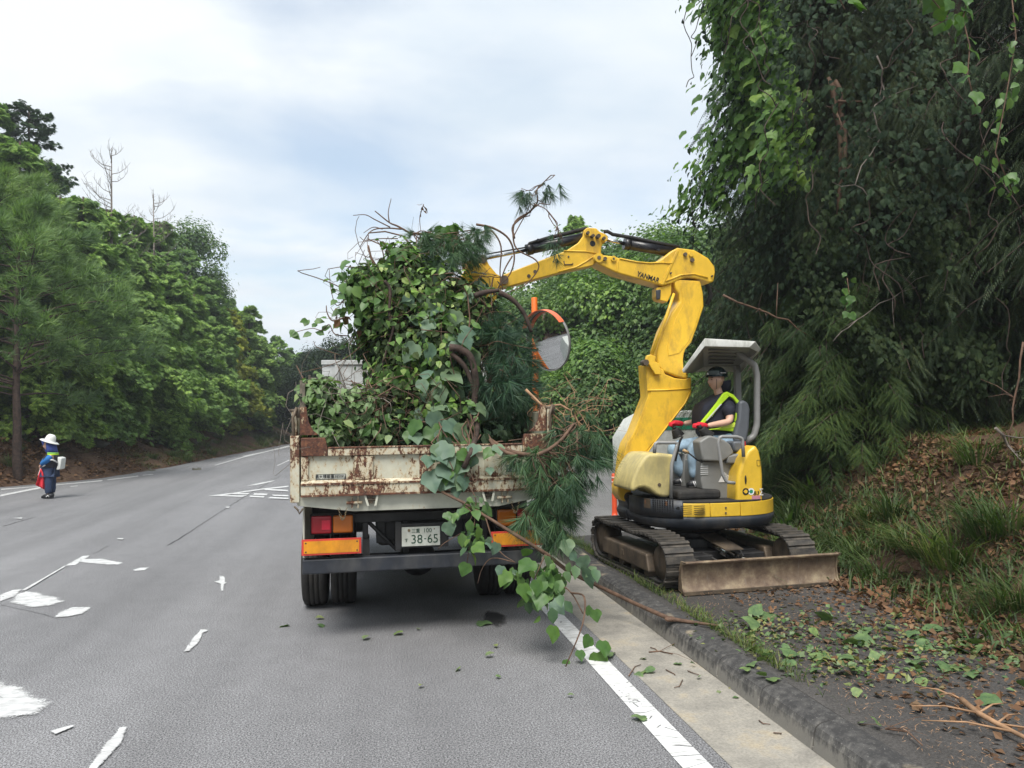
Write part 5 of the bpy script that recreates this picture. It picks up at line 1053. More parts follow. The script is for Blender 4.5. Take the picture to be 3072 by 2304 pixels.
cf = MB(); cf.box((-.47, -.5, .34), (.47, .5, .44)); cf.box((-.5, -.62, .3), (-.1, -.45, .42)); cf.box((.12, -.62, .3), (.5, -.45, .42)); lathe(cf, (0, 0, .4), 'z', [(0, .36), (.14, .36), (.15, .3), (.2, .3)], 28); umb(cf).build('center_frame', M_chas, exc, .01)
# blade
BL, BR_ = gnd(*p(1472, 1281), .17), gnd(*p(1806, 1257), .17); BL = BL+np.array([0, -.07, 0]); BR_ = BR_+np.array([0, -.07, 0]); bx = (BR_-BL); bw = np.linalg.norm(bx); bxn = bx/bw; byn = np.array([-bxn[1], bxn[0], 0])
ztop = at(*p(1472, 1208), BL[1]+.05)[2]
pf = [(-.0, .0), (.045, .05), (.062, .15), (.045, .27), (.0, ztop-.2-.02), (-.01, ztop-.2), (.02, ztop-.2+.01), (.07, .28), (.085, .15), (.07, .04), (.02, -.004)]
mb = MB(); mb.prism([BL+byn*q[0]+np.array([0, 0, q[1]]) for q in pf], bx, False); blade = fixn(mb.build('dozer_blade', M_blade, exc, .004))
mb = MB(); mb.box((0, 0, 0), (1, 1, 1)); mb.v = [tuple(BL+bxn*(-.003+x*(bw+.006))+byn*(-.012+y*.02)+np.array([0, 0, -.012+z*.035])) for x, y, z in mb.v]; mb.build('cutting_edge', M_steel, blade, .002)
for s_ in (-.004, bw-.012):
    mb = MB(); mb.prism([BL+bxn*s_+byn*q[0]+np.array([0, 0, q[1]]) for q in ((-.015, -.01), (.12, .02), (.11, .2), (.06, ztop-.19), (-.02, ztop-.19), (.035, .26), (.05, .15), (.035, .05))], bxn*.018); fixn(mb.build('end_plate', M_blade, blade))
for s_ in (.3, .72):
    mb = MB(); a = BL+bxn*bw*s_+byn*.08+np.array([0, 0, .12]); b = np.array(und(-.33 if s_ < .5 else .33, -.5, .34)); mb.tube([a, b], .05, 6); mb.build('blade_arm', M_chas, exc)
mb = MB(); a = BL+bxn*bw*.5+byn*.09+np.array([0, 0, .2]); b = np.array(und(.0, -.2, .5)); mb.tube([a, a*.45+b*.55], .032, 12); mb.tube([a*.5+b*.5, b], .055, 12); mb.build('blade_cylinder', M_chrome, exc)
mb = MB(); c_ = a*.55+b*.45; mb.prism([c_+np.array([-.1, -.06, .05]), c_+np.array([.1, -.06, .05]), np.array(und(.1, -.2, .6)), np.array(und(-.12, -.2, .6))], (0, 0, .012)); mb.build('cylinder_guard', M_steel, exc)
mb = MB(); rgh = np.random.default_rng(3)
for k in range(4): mb.tube([und(-.3+.15*k, -.3, .42), und(-.36+.2*k, -.55, .4+.02*k), und(-.15+.12*k, -.75, .33)], .012, 6)
mb.build('hydraulic_hose', M_rub, exc)
# upper structure: a round tailed hull
def hull(r, n=64, sq=2.6, a0=0, a1=2*math.pi, closed=True):
    out = []
    for i in range(n if closed else n+1):
        a = a0+(a1-a0)*i/n; c, s = math.cos(a), math.sin(a); k = (abs(c)**sq+abs(s)**sq)**(-1/sq); out.append((UC[0]+r*k*c, UC[1]+r*k*s))
    return out
def YN(x): return UC[1]-.775
zk0, zk1 = A(r2, 750, 1185, 7.43)[2], A(r2, 750, 1110, 7.43)[2]; zy1 = A(r2, 750, 1035, 7.43)[2]; zfl = zy1+.02
mb = MB(); V = []; levels = [(zk0, .70), (zk0+.03, .755), (zk0+.09, .775), (zk1-.004, .775)]
for z, r in levels: V += [(x, y, z) for x, y in hull(r)]
F = [(i*64+j, i*64+(j+1) % 64, (i+1)*64+(j+1) % 64, (i+1)*64+j) for i in range(3) for j in range(64)]; F += [tuple(range(64))[::-1], tuple(range(192, 256))]; mb.add(V, F, True); mb.sm[-1] = mb.sm[-2] = False
skirt = mb.build('counterweight_skirt', M_dark, exc)
mb = MB(); V = []
for z, r in ((zk1-.003, .752), (zy1, .752), (zy1+.001, .748)): V += [(x, y, z) for x, y in hull(r)]
F = [(i*64+j, i*64+(j+1) % 64, (i+1)*64+(j+1) % 64, (i+1)*64+j) for i in range(2) for j in range(64)]+[tuple(range(64))[::-1], tuple(range(128, 192))]; mb.add(V, F, True); mb.sm[-1] = mb.sm[-2] = False
mb.build('turntable_body', M_chas, exc)
def arcwall(xa, xb, z0, z1, off=.006, thick=.03, n=12):    # wall that follows the near side of the hull between two x values
    o_, i_ = [], []; pts = hull(.77, 240)
    near = sorted([q for q in pts if q[1] < UC[1]]); xs = [q[0] for q in near]; ys = [q[1] for q in near]
    mb = MB(); V = []
    for k in range(n+1):
        x = xa+(xb-xa)*k/n; y = float(np.interp(x, xs, ys)); V += [(x, y-off, z0), (x, y-off, z1), (x, y-off+thick, z1), (x, y-off+thick, z0)]
    mb.add(V, [(4*k+a, 4*k+4+a, 4*k+4+(a+1) % 4, 4*k+(a+1) % 4) for k in range(n) for a in range(4)]+[(0, 1, 2, 3), (4*n+3, 4*n+2, 4*n+1, 4*n)]); return mb
x1_, x2_, x3_ = A(r2, 573, 1070, 7.43)[0], A(r2, 795, 1070, 7.43)[0], A(r2, 955, 1070, 7.45)[0]
pA = fixn(arcwall(x1_, x2_-.002, zk1, zy1).build('side_panel', M_yel3, exc, .005)); pB = fixn(arcwall(x2_+.002, x3_, zk1, zy1).build('side_panel', M_yel3, exc, .005))
fixn(arcwall(x3_+.004, UC[0]+.77, zk1, zy1+.0, .008, .03, 16).build('side_panel', M_yel3, exc, .005))
for xs_, nx in ((632, 3), (705, 3)):
    for k in range(5):
        mb = MB(); xa, xb = A(r2, xs_, 1070, 7.42)[0], A(r2, xs_+60, 1070, 7.42)[0]; zz_ = A(r2, xs_, 1049+k*11, 7.42)[2]; mb.box((xa, YN(0)-.0085, zz_-.003), (xb, YN(0)+.0, zz_+.003)); mb.build('vent_slot', M_ink, pA)
mb = MB(); q = A(r2, 617, 1060, 7.42); mb.tube([(q[0], YN(0)-.008, q[2]), (q[0], YN(0)+.01, q[2])], .017, 14); mb.build('lock_hole', M_ink, pA)
for zz_ in (1056, 1085): mb = MB(); q = A(r2, 880, zz_, 7.42); mb.tube([(q[0], YN(0)-.012, q[2]), (q[0], YN(0)+.01, q[2])], .01, 10); mb.build('bolt', M_bolt, pB)
# rear cover
rc = [(1046, 707), (1066, 740), (1080, 800), (1087, 880), (1088, 1080), (1060, 1090), (955, 1102), (940, 1010), (941, 940), (950, 870), (975, 790), (1005, 740)]
mb = MB(); mb.prism(poly(r2, rc, 7.5000), (0, 1.0, 0)); rcov = fixn(mb.build('rear_cover', M_yel3, exc, .035, 4))
def on_rc(x, y): q = A(r2, x, y, 7.4950); return q
mb = MB(); q = on_rc(990, 902); mb.ell(q, (.011, .004, .048), 12, 8); mb.build('slot', M_ink, rcov)
for k in range(2):
    for j in range(3): q = on_rc(1032+j*18, 1060+k*13-j*1.5); mb = MB(); mb.box((q[0]-.018, 7.4920, q[2]-.01), (q[0]+.016, 7.5000, q[2]+.008)); mb.build('vent_slot', M_ink, rcov)
mb = MB(); q = on_rc(980, 1060); mb.tube([(q[0], 7.4900, q[2]), (q[0], 7.5050, q[2])], .026, 16); mb.tube([(q[0], 7.4860, q[2]), (q[0], 7.4920, q[2])], .012, 10); mb.build('key_lock', M_yel, rcov)
for xx, m1, m2 in ((991, M_ink, M_yel), (1021, M_inkw, M_green)):
    q = on_rc(xx, 967); mb = MB(); mb.tube([(q[0], 7.4965, q[2]), (q[0], 7.4995, q[2])], .036, 24); st_ = mb.build('round_sticker', m1, rcov)
    mb = MB(); mb.tube([(q[0], 7.4950, q[2]), (q[0], 7.4964, q[2])], .02, 20); mb.tube([(q[0]-.024, 7.4955, q[2]), (q[0]-.024, 7.4964, q[2])], .004, 6); mb.build('sticker_emblem', m2, rcov)
q = on_rc(1052, 1013); mb = MB(); mb.box((q[0]-.055, 7.4965, q[2]-.06), (q[0]+.04, 7.4990, q[2]+.045)); mb.build('pink_decal', M_sign, rcov)
q = on_rc(1055, 975); text('model_text', 'B3', .05, (q[0]-.012, 7.4945, q[2]), M_ink, rcov, fit=(.065, .04), shear=.2); text('model_text', 'Σ', .05, (q[0]+.045, 7.4945, q[2]+.01), M_inkw, rcov, fit=(.04, .07))
q = on_rc(1062, 810); mb = MB(); 
for a_, b_ in (((-.02, -.03), (.02, -.027)), ((-.02, .03), (.02, .033)), ((-.02, -.03), (-.017, .03)), ((.017, -.03), (.02, .03))): mb.box((q[0]+a_[0], 7.4960, q[2]+a_[1]), (q[0]+b_[0], 7.4990, q[2]+b_[1]))
mb.build('warning_sticker', M_ink, rcov)
# front cover, dark front grille, YANMAR plate
fc = [(455, 757), (520, 757), (600, 763), (596, 800), (586, 860), (572, 998), (545, 1000), (520, 996), (490, 983), (462, 958), (432, 945), (402, 948), (378, 965), (358, 968), (356, 945), (362, 915), (372, 880), (388, 842), (408, 808), (430, 778)]
mb = MB(); mb.prism(poly(r2, fc, 7.75), (0, .62, 0)); fcov = fixn(mb.build('front_cover', M_yel2, exc, .05, 4))
for x, y in ((515, 930),): q = A(r2, x, y, 7.735); mb = MB(); mb.tube([(q[0], 7.742, q[2]), (q[0], 7.752, q[2])], .018, 14); mb.build('cover_hole', M_steel, fcov)
q1, q2 = A(r2, 368, 985, 7.95), A(r2, 572, 1030, 7.46)
gz0, gz1 = zk1-.01, zy1+.03
ga = MB(); gp_ = [(x, y) for x, y in hull(.785, 48, 2.6, R(178), R(237), False)]
V = []
for x, y in gp_: V += [(x, y, gz0), (x, y, gz1)]
ga.add(V, [(2*i, 2*i+2, 2*i+3, 2*i+1) for i in range(len(gp_)-1)], True); gb = ga.build('front_panel', M_dark, exc); so = gb.modifiers.new('s', 'SOLIDIFY'); so.thickness = .03; so.offset = -1
def on_hull(deg, z, off=.0): 
    a = R(deg); sq = 2.6; c, s = math.cos(a), math.sin(a); k = (abs(c)**sq+abs(s)**sq)**(-1/sq); return np.array([UC[0]+(.785+off)*k*c, UC[1]+(.785+off)*k*s, z])
mb = MB()
for k in range(7):
    z = gz0+.05+k*.022
    for j in range(9):
        d = 214+j*1.9; a_, b_ = on_hull(d, z, .004), on_hull(d+1.3, z, .004); mb.add([a_, b_, b_+[0, 0, .014], a_+[0, 0, .014]], [(0, 1, 2, 3)])
tag(mb.build('grille_mesh', M_ink, gb), kind='stuff'); mb = MB(); a_, b_ = on_hull(205, gz0+.08, .004), on_hull(212, gz0+.08, .004); mb.add([a_, b_, b_+[0, 0, .1], a_+[0, 0, .1]], [(0, 1, 2, 3)]); mb.build('front_vent', M_steel, gb)
a_, b_ = on_hull(206, gz1-.035, .006), on_hull(226, gz1-.035, .006); c_ = (a_+b_)/2; an = math.atan2(b_[1]-a_[1], b_[0]-a_[0]); mb = MB(); mb.add([a_-[0, 0, .022], b_-[0, 0, .022], b_+[0, 0, .022], a_+[0, 0, .022]], [(0, 1, 2, 3)]); mb.build('name_plate', plain('brown_plate', (.16, .08, .045), .5), gb)
text('name_lettering', 'YANMAR', .04, tuple(c_+np.array([math.sin(an), -math.cos(an), 0])*.006), M_silv, gb, rot=(R(90), 0, an), fit=(.16, .024))
# deck and mats
mb = MB(); dk = hull(.765); mb.add([(x, y, zfl-.018) for x, y in dk]+[(x, y, zfl) for x, y in dk], [tuple(range(64))[::-1], tuple(range(64, 128))]+[(j, (j+1) % 64, 64+(j+1) % 64, 64+j) for j in range(64)]); mb.build('deck', M_rub, exc, .004)
xa, xb = A(r2, 602, 1000, 7.7)[0], A(r2, 838, 1000, 7.7)[0]; mb = MB(); mb.box((xa, 7.62, zfl+.002), (xb, 8.35, A(r2, 700, 962, 7.62)[2])); mb.build('floor_mat', M_rub, exc, .03, 3)
zmat = A(r2, 700, 962, 7.62)[2]
# consoles, seat
pedY = 7.72
mb = MB(); mb.prism(poly(r2, [(745, 800), (945, 800), (945, 1012), (842, 1008), (838, 975), (820, 960), (750, 955), (742, 900)], pedY), (0, .75, 0)); fixn(mb.build('seat_pedestal', M_grey, exc, .012))
mb = MB(); mb.prism(poly(r2, [(890, 770), (970, 755), (980, 790), (960, 815), (888, 812)], 7.66), (0, .2, 0)); fixn(mb.build('rear_pod', M_grey, exc, .015))
con = [(735, 690), (782, 660), (800, 658), (870, 680), (905, 705), (928, 752), (900, 780), (860, 803), (755, 798), (745, 760)]
mb = MB(); mb.prism(poly(r2, con, 7.66), (0, .2, 0)); fixn(mb.build('side_console', M_grey, exc, .02, 3)); mb = MB(); mb.prism([q+np.array([0, 0, 0]) for q in poly(r2, con, 8.2)], (0, .2, 0)); fixn(mb.build('side_console', M_grey, exc, .02, 3))
sb = [(955, 468), (985, 460), (1008, 478), (1017, 510), (1012, 620), (1000, 690), (950, 700), (928, 690), (930, 640), (952, 560)]
mb = MB(); mb.prism(poly(r2, sb, 7.84), (0, .46, 0)); fixn(mb.build('seat_back', M_grey2, exc, .05, 4))
sq_ = [(770, 690), (930, 690), (990, 700), (985, 745), (780, 740)]; mb = MB(); mb.prism(poly(r2, sq_, 7.86), (0, .34, 0)); fixn(mb.build('seat_cushion', M_grey2, exc, .03, 3))
mb = MB(); mb.prism(poly(r2, [(920, 690), (1000, 690), (985, 750), (925, 745)], 7.7), (0, .7, 0)); fixn(mb.build('seat_mount', M_grey2, exc, .02))
mb = MB(); q = A(r2, 982, 715, 7.69); mb.box((q[0]-.015, 7.68, q[2]-.04), (q[0]+.015, 7.7, q[2]+.05)); mb.build('belt_buckle', M_red, exc, .004)
mb = MB(); mb.prism(poly(r2, [(655, 760), (745, 770), (745, 900), (700, 935), (640, 940)], 8.15), (0, .3, 0)); fixn(mb.build('inner_panel', M_grey, exc, .01))
for y_ in (7.72,):
    for j in range(5):
        mb = MB(); a_ = A(r2, 740, 828+j*11, 7.715); b_ = A(r2, 782, 832+j*11, 7.715); mb.box((a_[0], 7.712, a_[2]-.003), (b_[0], 7.718, a_[2]+.004)); mb.build('label_strip', M_inkw if j % 2 else M_silv, exc)
mb = MB(); mb.add(poly(r2, [(838, 915), (868, 858), (905, 885), (912, 915)], 7.7135), [(0, 1, 2, 3)]); mb.build('warning_label', M_inkw, exc); q = A(r2, 838, 910, 7.71)
mb = MB()
for j in range(5): a_, b_ = A(r2, 872+j*3, 866+j*9, 7.7125), A(r2, 890+j*4, 876+j*8, 7.7125); mb.add([a_, b_, b_-[0, 0, .004], a_-[0, 0, .004]], [(0, 1, 2, 3)])
tag(mb.build('label_print', M_ink, exc), kind='stuff')
mb = MB(); a_, b_ = A(r2, 645, 737, 7.7), A(r2, 672, 752, 7.7); mb.tube([a_, b_], .016, 10); mb.build('lever_knob', plain('tan_knob', (.45, .3, .15), .5), exc); mb = MB(); mb.tube([b_, A(r2, 720, 790, 7.72), A(r2, 790, 828, 7.74), A(r2, 830, 812, 7.8)], .009, 8); mb.tube([A(r2, 620, 660, 7.8), A(r2, 640, 665, 7.8), A(r2, 625, 690, 7.8), A(r2, 600, 800, 7.8)], .014, 8); mb.build('lever', M_rub, exc)
def rail(fn, pts, Y, r, name='handrail', dY=0):
    P = [at(*fn(x, y), Y+dY*i/(len(pts)-1)) for i, (x, y) in enumerate(pts)]; out = []      # round the corners
    for i, q in enumerate(P):
        if 0 < i < len(P)-1: out += [q+(P[i-1]-q)*min(.3, .05/np.linalg.norm(P[i-1]-q)), q+(P[i-1]-q)*min(.12, .02/np.linalg.norm(P[i-1]-q)), q+(P[i+1]-q)*min(.12, .02/np.linalg.norm(P[i+1]-q)), q+(P[i+1]-q)*min(.3, .05/np.linalg.norm(P[i+1]-q))]
        else: out.append(q)
    mb = MB(); mb.tube(out, r, 12); return mb.build(name, M_pipe, exc)
rail(r2, [(978, 775), (972, 675), (940, 664), (848, 664), (838, 700), (862, 870), (885, 915), (930, 920)], 7.47, .018)
rail(r2, [(485, 755), (490, 697), (612, 697), (605, 730), (580, 820), (577, 1003)], 7.6, .018)
rail(r2, [(940, 195), (1010, 245), (1040, 270), (1053, 330), (1052, 600), (1035, 660), (985, 695)], 8.0, .036, 'canopy_post')
mb = MB(); q0, q1 = A(r2, 925, 270, 8.5), A(r2, 940, 690, 8.5); mb.box((q0[0], 8.47, 1.5), (q0[0]+.075, 8.53, q0[2])); mb.build('canopy_post', M_pipe, exc, .01)
# control levers with rubber boots
for (bx_, by_, tx, ty, Y) in ((788, 668, 730, 600, 7.78), (620, 662, 590, 606, 8.28)):
    a_, b_ = A(r2, bx_, by_, Y), A(r2, tx, ty, Y); mb = MB(); rad = []; pts = []
    for i in range(13): t = i/12; pts.append(a_+(b_-a_)*t*.75); rad.append((.072-.032*t)*(1.1 if i % 2 else .92))
    mb.tube(pts, rad, 14); mb.tube([a_+(b_-a_)*.75, b_], [.022, .026], 10); mb.build('joystick', M_rub, exc)
# canopy
def C4(x, y, Y): return A(r4, x, y, Y)
n_t = [C4(290, 330, 7.85), C4(495, 45, 7.62), C4(955, 72, 7.62), C4(1004, 140, 7.8)]; zz = n_t[1][2]
f_t = [C4(345, 345, 8.75), C4(470, 262, 8.8), C4(800, 262, 8.8), C4(815, 350, 8.6)]
def lip(v, d): return [q-np.array([0, 0, d]) for q in v]
bot_n = [C4(300, 358, 7.85), C4(495, 118, 7.62), C4(900, 128, 7.62), C4(982, 172, 7.8)]; bot_f = [C4(345, 362, 8.75), C4(480, 345, 8.8), C4(790, 350, 8.8), C4(815, 372, 8.6)]
mb = MB(); V = n_t+f_t+bot_n+bot_f
F = [(0, 4, 5, 1), (1, 5, 6, 2), (2, 6, 7, 3), (8, 0, 1, 9), (9, 1, 2, 10), (10, 2, 3, 11), (12, 13, 5, 4), (13, 14, 6, 5), (14, 15, 7, 6), (0, 8, 12, 4), (3, 7, 15, 11)]
mb.add(V, F); can = fixn(mb.build('canopy_roof', M_white, exc)); so = can.modifiers.new('s', 'SOLIDIFY'); so.thickness = .018; so.offset = -1; bv = can.modifiers.new('b', 'BEVEL'); bv.width = .03; bv.segments = 3; bv.limit_method = 'ANGLE'; bv.angle_limit = R(20)
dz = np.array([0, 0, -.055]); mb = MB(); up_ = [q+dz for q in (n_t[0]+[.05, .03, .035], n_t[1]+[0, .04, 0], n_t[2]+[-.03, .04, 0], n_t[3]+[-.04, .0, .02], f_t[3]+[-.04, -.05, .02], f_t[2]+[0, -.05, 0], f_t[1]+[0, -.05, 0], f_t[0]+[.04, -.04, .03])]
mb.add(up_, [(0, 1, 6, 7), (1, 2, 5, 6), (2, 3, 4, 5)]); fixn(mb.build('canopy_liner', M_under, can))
for k in range(5):
    t = .2+.15*k; a_ = up_[1]*(1-t)+up_[6]*t+np.array([.06, 0, -.012]); b_ = up_[2]*(1-t)+up_[5]*t+np.array([-.12, 0, -.012]); mb = MB(); mb.box((a_[0], a_[1]-.02, a_[2]-.012), (b_[0], a_[1]+.02, a_[2]+.006)); mb.build('liner_rib', M_grey, can, .006)
# ---------------- boom: profiles stand in the plane the boom swings in
BY = 8.52
def slab(fn, pts, y0, y1, name, mat, bev=.012, parent=exc, seg=3, ytrace=BY-.13):
    mb = MB(); mb.prism([q+np.array([0, y0-ytrace, 0]) for q in poly(fn, pts, ytrace)], (0, y1-y0, 0)); return fixn(mb.build(name, mat, parent, bev, seg))
lower = slab(r2, [(437, 262), (448, 275), (500, 278), (536, 292), (545, 318), (600, 340), (655, 346), (690, 335), (690, 430), (662, 482), (497, 692), (440, 757), (410, 830), (368, 900), (355, 975), (345, 1025), (310, 1020), (288, 985), (287, 945), (302, 895), (318, 760), (335, 700), (372, 640), (450, 440), (442, 350)], BY-.13, BY+.13, 'lower_boom', M_yel, .02)
slab(r2, [(355, 700), (392, 642), (466, 430), (462, 402), (688, 400), (688, 430), (655, 480), (500, 672), (440, 742), (400, 820), (355, 880), (325, 890)], BY-.138, BY-.1305, 'side_plate', M_yel, .004, lower, 2, BY-.138)
mb = MB(); P = [A(r2, x, y, BY-.14) for x, y in ((686, 412), (655, 478), (498, 680), (448, 748), (410, 815))]; mb.tube(P, .009, 6); mb.tube([A(r2, x, y, BY-.14) for x, y in ((446, 408), (560, 405), (688, 398))], .008, 6); mb.build('weld_bead', M_yel, lower)
sw = slab(r2, [(318, 1000), (360, 985), (372, 1120), (340, 1125), (318, 1080), (335, 1050)], BY-.18, BY+.18, 'swing_post', M_dark, .02)
mb = MB(); q = A(r2, 322, 990, BY); mb.tube([(q[0], BY-.17, q[2]), (q[0], BY+.17, q[2])], .055, 18); mb.build('boom_pivot_pin', M_steel, exc)
post = slab(r3, [(1655, 545), (1690, 535), (1850, 545), (1872, 640), (1876, 735), (1825, 890), (1785, 1000), (1742, 1050), (1730, 1085), (1724, 1130), (1728, 1215), (1765, 1235), (1755, 1270), (1700, 1262), (1575, 1215), (1535, 1175), (1528, 1060), (1575, 910), (1640, 780), (1698, 700), (1690, 640), (1664, 600)], BY-.12, BY+.12, 'boom_post', M_yel, .02)
slab(r3, [(1700, 560), (1835, 560), (1852, 640), (1850, 735), (1805, 890), (1760, 990), (1690, 1080), (1610, 1100), (1605, 1030), (1660, 830), (1722, 720), (1712, 640)], BY-.127, BY-.1205, 'side_plate', M_yel, .004, post, 2, BY-.127)
slab(r3, [(1530, 595), (1592, 580), (1642, 562), (1640, 640), (1612, 700), (1545, 685), (1528, 660)], BY-.1, BY+.05, 'link_bracket', M_yel, .008)
slab(r3, [(1524, 612), (1560, 608), (1556, 680), (1528, 684)], BY-.115, BY-.09, 'work_light', M_dark, .01)
mb = MB(); mb.tube([A(r3, 1652, 640, BY-.16), A(r3, 1600, 800, BY-.16), A(r3, 1488, 1092, BY-.16)], [.016, .02, .022], 12); mb.build('link_rod', M_yel, exc)
slab(r3, [(1440, 1100), (1470, 1092), (1505, 1110), (1495, 1140), (1530, 1160), (1545, 1240), (1500, 1240), (1450, 1160), (1424, 1172)], BY-.19, BY-.135, 'rod_clevis', M_yel, .008)
mb = MB(); q = A(r3, 1435, 1150, BY-.16); mb.tube([(q[0], BY-.215, q[2]), (q[0], BY-.1, q[2])], .034, 18); mb.build('clevis_pin', M_steel, exc)
upper = slab(r3, [(1085, 352), (1215, 365), (1250, 380), (1380, 405), (1440, 412), (1520, 405), (1560, 385), (1635, 325), (1680, 302), (1800, 318), (1832, 335), (1890, 370), (1905, 378), (1952, 440), (1957, 480), (1946, 552), (1915, 560), (1880, 545), (1800, 525), (1735, 526), (1685, 540), (1640, 562), (1572, 582), (1230, 488), (1100, 425), (1072, 400), (1068, 375)], BY-.13, BY+.13, 'upper_boom', M_yel, .016)
for pl in ([(1670, 325), (1690, 322), (1575, 575), (1555, 572)], [(1232, 400), (1245, 402), (1238, 480), (1226, 478)]): slab(r3, pl, BY-.139, BY-.1305, 'stiffener', M_yel, .003, upper, 2, BY-.139)
mb = MB(); mb.tube([A(r3, x, y, BY-.134) for x, y in ((1250, 382), (1380, 408), (1470, 416), (1560, 412), (1640, 420))], .009, 6); mb.tube([A(r3, x, y, BY-.134) for x, y in ((1590, 550), (1700, 505), (1800, 495), (1900, 525))], .01, 6); mb.build('weld_bead', M_yel, upper)
text('maker_lettering', 'YANMAR', .1, tuple(A(r3, 1462, 519, BY-.1335)), M_ink, upper, rot=(R(90), R(16.5), 0), fit=(.275, .062), bold=.002, shear=.1)
arm = slab(r3, [(1015, 150), (1082, 155), (1108, 182), (1155, 200), (1165, 230), (1160, 252), (1132, 266), (1120, 300), (1117, 345), (1088, 352), (1072, 400), (1062, 432), (800, 488), (420, 592), (360, 597), (332, 565), (392, 500), (620, 412), (860, 322), (950, 262), (985, 212), (990, 172)], BY-.085, BY+.085, 'dipper_arm', M_yel, .012, exc, 3, BY-.1)
mb = MB(); mb.tube([A(r3, x, y, BY-.088) for x, y in ((840, 326), (1000, 330), (1080, 345))], .008, 6); mb.tube([A(r3, x, y, BY-.088) for x, y in ((800, 480), (930, 445), (1010, 400), (1075, 355))], .008, 6); mb.build('weld_bead', M_yel, arm)
def pin(fn, x, y, r, d=.15, mat=M_bolt, par=exc, nm_='pin', y0=BY): q = A(fn, x, y, y0-d); mb = MB(); mb.tube([(q[0], y0-d, q[2]), (q[0], y0+d, q[2])], r, 16); return mb.build(nm_, mat, par)
for x, y, r, mt in ((1020, 190, .045, M_yel), (1138, 230, .042, M_yel), (1100, 375, .055, M_yel), (1208, 382, .032, M_yel), (1780, 350, .028, M_yel)): pin(r3, x, y, r, .152 if x != 1020 and x != 1138 else .11, mt)
for x, y, r in ((1058, 212, .018), (1098, 214, .024), (1145, 382, .022), (1738, 350, .022), (1790, 392, .024), (1020, 190, .018), (1138, 230, .018), (1100, 375, .022), (1632, 488, .01), (1936, 510, .01), (1208, 382, .012), (582, 510, .02), (628, 478, .02), (875, 368, .01)): pin(r3, x, y, r, .158 if x not in (582, 628, 875) else .095, M_steel, exc, 'bolt')
pin(r3, 1052, 272, .034, .0865, M_ink, arm, 'arm_hole')
mb = MB(); a_, b_, c_ = (A(r3, x, y, BY-.0866) for x, y in ((758, 408), (790, 380), (796, 408))); 
for u_, w_ in ((a_, b_), (b_, c_), (c_, a_)): mb.tube([u_, w_], .003, 4)
mb.build('warning_triangle', M_ink, arm)
mb = MB(); mb.tube([A(r3, x, y, BY-.09) for x, y in ((840, 400), (845, 428), (905, 425), (905, 415))], .007, 6); mb.build('hose_guide', M_steel, arm)
def cyl_(a, b, c, rb, rr, name='hydraulic_cylinder', Y=BY):   # barrel a-b, rod b-c
    a, b, c = (A(r3, *q, Y) for q in (a, b, c)); mb = MB(); mb.tube([a, b], rb, 20); d = (b-a)/np.linalg.norm(b-a); mb.tube([b-d*.05, b+d*.02], rb*1.12, 20); o = mb.build(name, M_blk, exc)
    mb = MB(); mb.tube([b+d*.0, c], rr, 14); mb.build('piston_rod', M_chrome, o); return o
cb1 = cyl_((1640, 335), (1295, 275), (1140, 240), .062, .022)
cb2 = cyl_((1015, 222), (575, 318), (242, 385), .058, .02)
mb = MB()
mb.tube([A(r3, x, y, BY-.03) for x, y in ((1135, 185), (1160, 182), (1200, 205), (1350, 230), (1500, 262), (1690, 298))], .022, 8); mb.build('hydraulic_hose', M_rub, exc); mb = MB()
mb.tube([A(r3, x, y, BY-.03) for x, y in ((1010, 160), (850, 200), (700, 238), (585, 270), (560, 300), (270, 350))], [.024, .024, .022, .016, .009, .008], 8); mb.build('hydraulic_hose', M_rub, exc)
for k in range(3): mb = MB(); mb.tube([A(r3, x+k*8, y, BY+.05+k*.03) for x, y in ((1870, 545), (1900, 600), (1915, 650), (1890, 720))], .014, 6); mb.build('hydraulic_hose', M_rub, exc)
for x, y in ((650, 245), (1395, 285), (1540, 318)): pin(r3, x, y, .016, .075, M_blk, exc, 'hose_clamp')
slab(r3, [(215, 372), (262, 365), (292, 425), (345, 490), (420, 535), (405, 572), (335, 560), (285, 490), (240, 420)], BY-.1, BY-.07, 'bucket_link', M_yel, .006); slab(r3, [(215, 372), (262, 365), (292, 425), (345, 490), (420, 535), (405, 572), (335, 560), (285, 490), (240, 420)], BY+.07, BY+.1, 'bucket_link', M_yel, .006)
slab(r3, [(100, 400), (150, 385), (235, 362), (262, 390), (240, 415), (160, 430), (110, 450)], BY-.06, BY+.06, 'bucket_link', M_yel, .008)
for x, y, r in ((242, 385, .05), (400, 538, .05), (345, 575, .04)): pin(r3, x, y, r, .115, M_steel)
bk = [(330, 560), (355, 600), (330, 690), (260, 780), (150, 800), (60, 750), (20, 640), (10, 560), (90, 520), (110, 460), (220, 430)]
bucket = slab(r3, bk, BY-.26, BY+.26, 'bucket', M_yel, .01)
